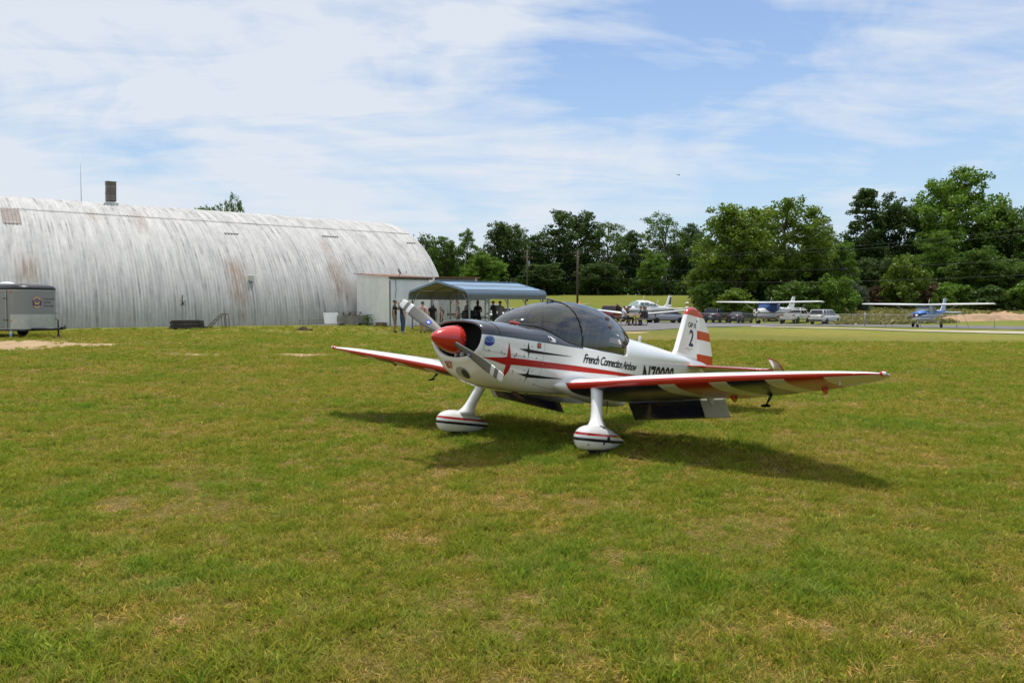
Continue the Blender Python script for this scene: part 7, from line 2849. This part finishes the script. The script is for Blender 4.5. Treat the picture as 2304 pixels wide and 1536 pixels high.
        for (x, z) in ((-.195, -.105), (-.40, -.128), (-.56, -.140), (-.72, -.128), (-.93, -.128), (-1.06, -.19), (-1.045, -.425)):
            p = S(x, z, .0)
            MB().lathe([(.001, 0), (.009, 0), (.008, .005), (.001, .006)], 10, 0, Matrix.Translation(p) @ (Matrix.Identity(4) if s > 0 else Matrix.Rotation(PI, 4, 'Z')), 'Y').build('fastener', screw, mk)
    # seam of the black nose bowl
    ring = [(-.30, y, z) for y, z in half(-.30)[nl:nl + nu + 1]]
    full = [(x - .0, y * 1.003, z + .001) for x, y, z in ring] + [(x, -y * 1.003, z + .001) for x, y, z in ring[::-1][1:]]
    MB().tube(full, .0025, 4).build('nose_seam', pm('seam_black', (.005, .005, .006), .8), root, OFF)
    for (x, y) in ((-.22, .22), (-.30, .09), (-.36, .31), (-.22, -.22), (-.36, -.31)):
        h = half(x)
        z = np.interp(-y if y < 0 else y, [p[0] for p in h[nl:nl + nu + 1]][::-1], [p[1] for p in h[nl:nl + nu + 1]][::-1])
        MB().ball((x, y, float(z)), .007, 6).build('fastener', screw, root, OFF)
    MB().box((-.86, .20, .262), (.16, .045, .03), 0, bev=.01).build('red_latch', red, root, OFF)
    MB().tube([(-.86, .20, .275), (-.86, .20, .298)], .012, 6).build('latch_knob', screw, root, OFF)
    # small aerial behind the cockpit
    MB().tube([(-4.05, .08, .33), (-4.05, .08, .43)], .022, 10).build('strobe_light', pm('strobe_grey', (.45, .46, .48), .2), root, OFF)

    # chin: number and oil cooler mouth
    def front_x(y, z):
        lo, hi = -.115, -1.2
        for _ in range(40):
            m_ = (lo + hi) / 2
            n_ = fnl(m_)
            F = (abs(y) / fhw(m_)) ** n_ + (max(0, fzs(m_) - z) / (fzs(m_) - fzb(m_))) ** n_
            if F > 1: lo = m_
            else: hi = m_
        return lo
    g = text_geo('87', .105, 0, .0015, 1.0, 'CENTER', .015)
    decal('number', g, lambda x, y: (front_x(-.115 + x * 1.1, -.322 + y * 1.0) + .009, -.115 + x * 1.1, -.322 + y * 1.0 - .004), redd, root, OFF)
    for nm, r0, r1, m_, e, oy in (('cooler_rim', .088, .062, pm('rim_shade', (.36, .35, .31), .3, coat=.5), .004, 0), ('cooler_mouth', .045, .048, pm('cooler_mesh', (.06, .055, .045), .7, var=.4, scale=60), .007, .035)):
        poly = [(.035 + oy + r0 * math.cos(2 * PI * k / 20), -.365 - oy * .3 + r1 * math.sin(2 * PI * k / 20)) for k in range(20)]
        decal(nm, flat_geo([poly], .03), lambda y, z, e=e: (front_x(y, z) + e, y, z - e * .4), m_, root, OFF)
    return root


FAIRING = stripe_mat('fairing_paint', [(-1.0, WHT), (-.967, (.012, .012, .02)), (-.937, WHT), (-.908, (.42, .018, .014)), (5, WHT)], .18, 'Z', .7)


def _slope(m):
    nt = m.node_tree
    mr = [n for n in nt.nodes if n.type == 'MAP_RANGE'][0]
    tcn = [n for n in nt.nodes if n.type == 'TEX_COORD'][0]
    dp = nt.nodes.new('ShaderNodeVectorMath'); dp.operation = 'DOT_PRODUCT'
    dp.inputs[1].default_value = (-.05, 0, 1)
    sb = nt.nodes.new('ShaderNodeMath'); sb.operation = 'ADD'; sb.inputs[1].default_value = -.0465
    nt.links.new(tcn.outputs['Object'], dp.inputs[0]); nt.links.new(dp.outputs['Value'], sb.inputs[0]); nt.links.new(sb.outputs[0], mr.inputs['Value'])


_slope(FAIRING)
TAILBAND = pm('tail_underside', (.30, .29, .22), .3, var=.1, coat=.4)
build_plane()
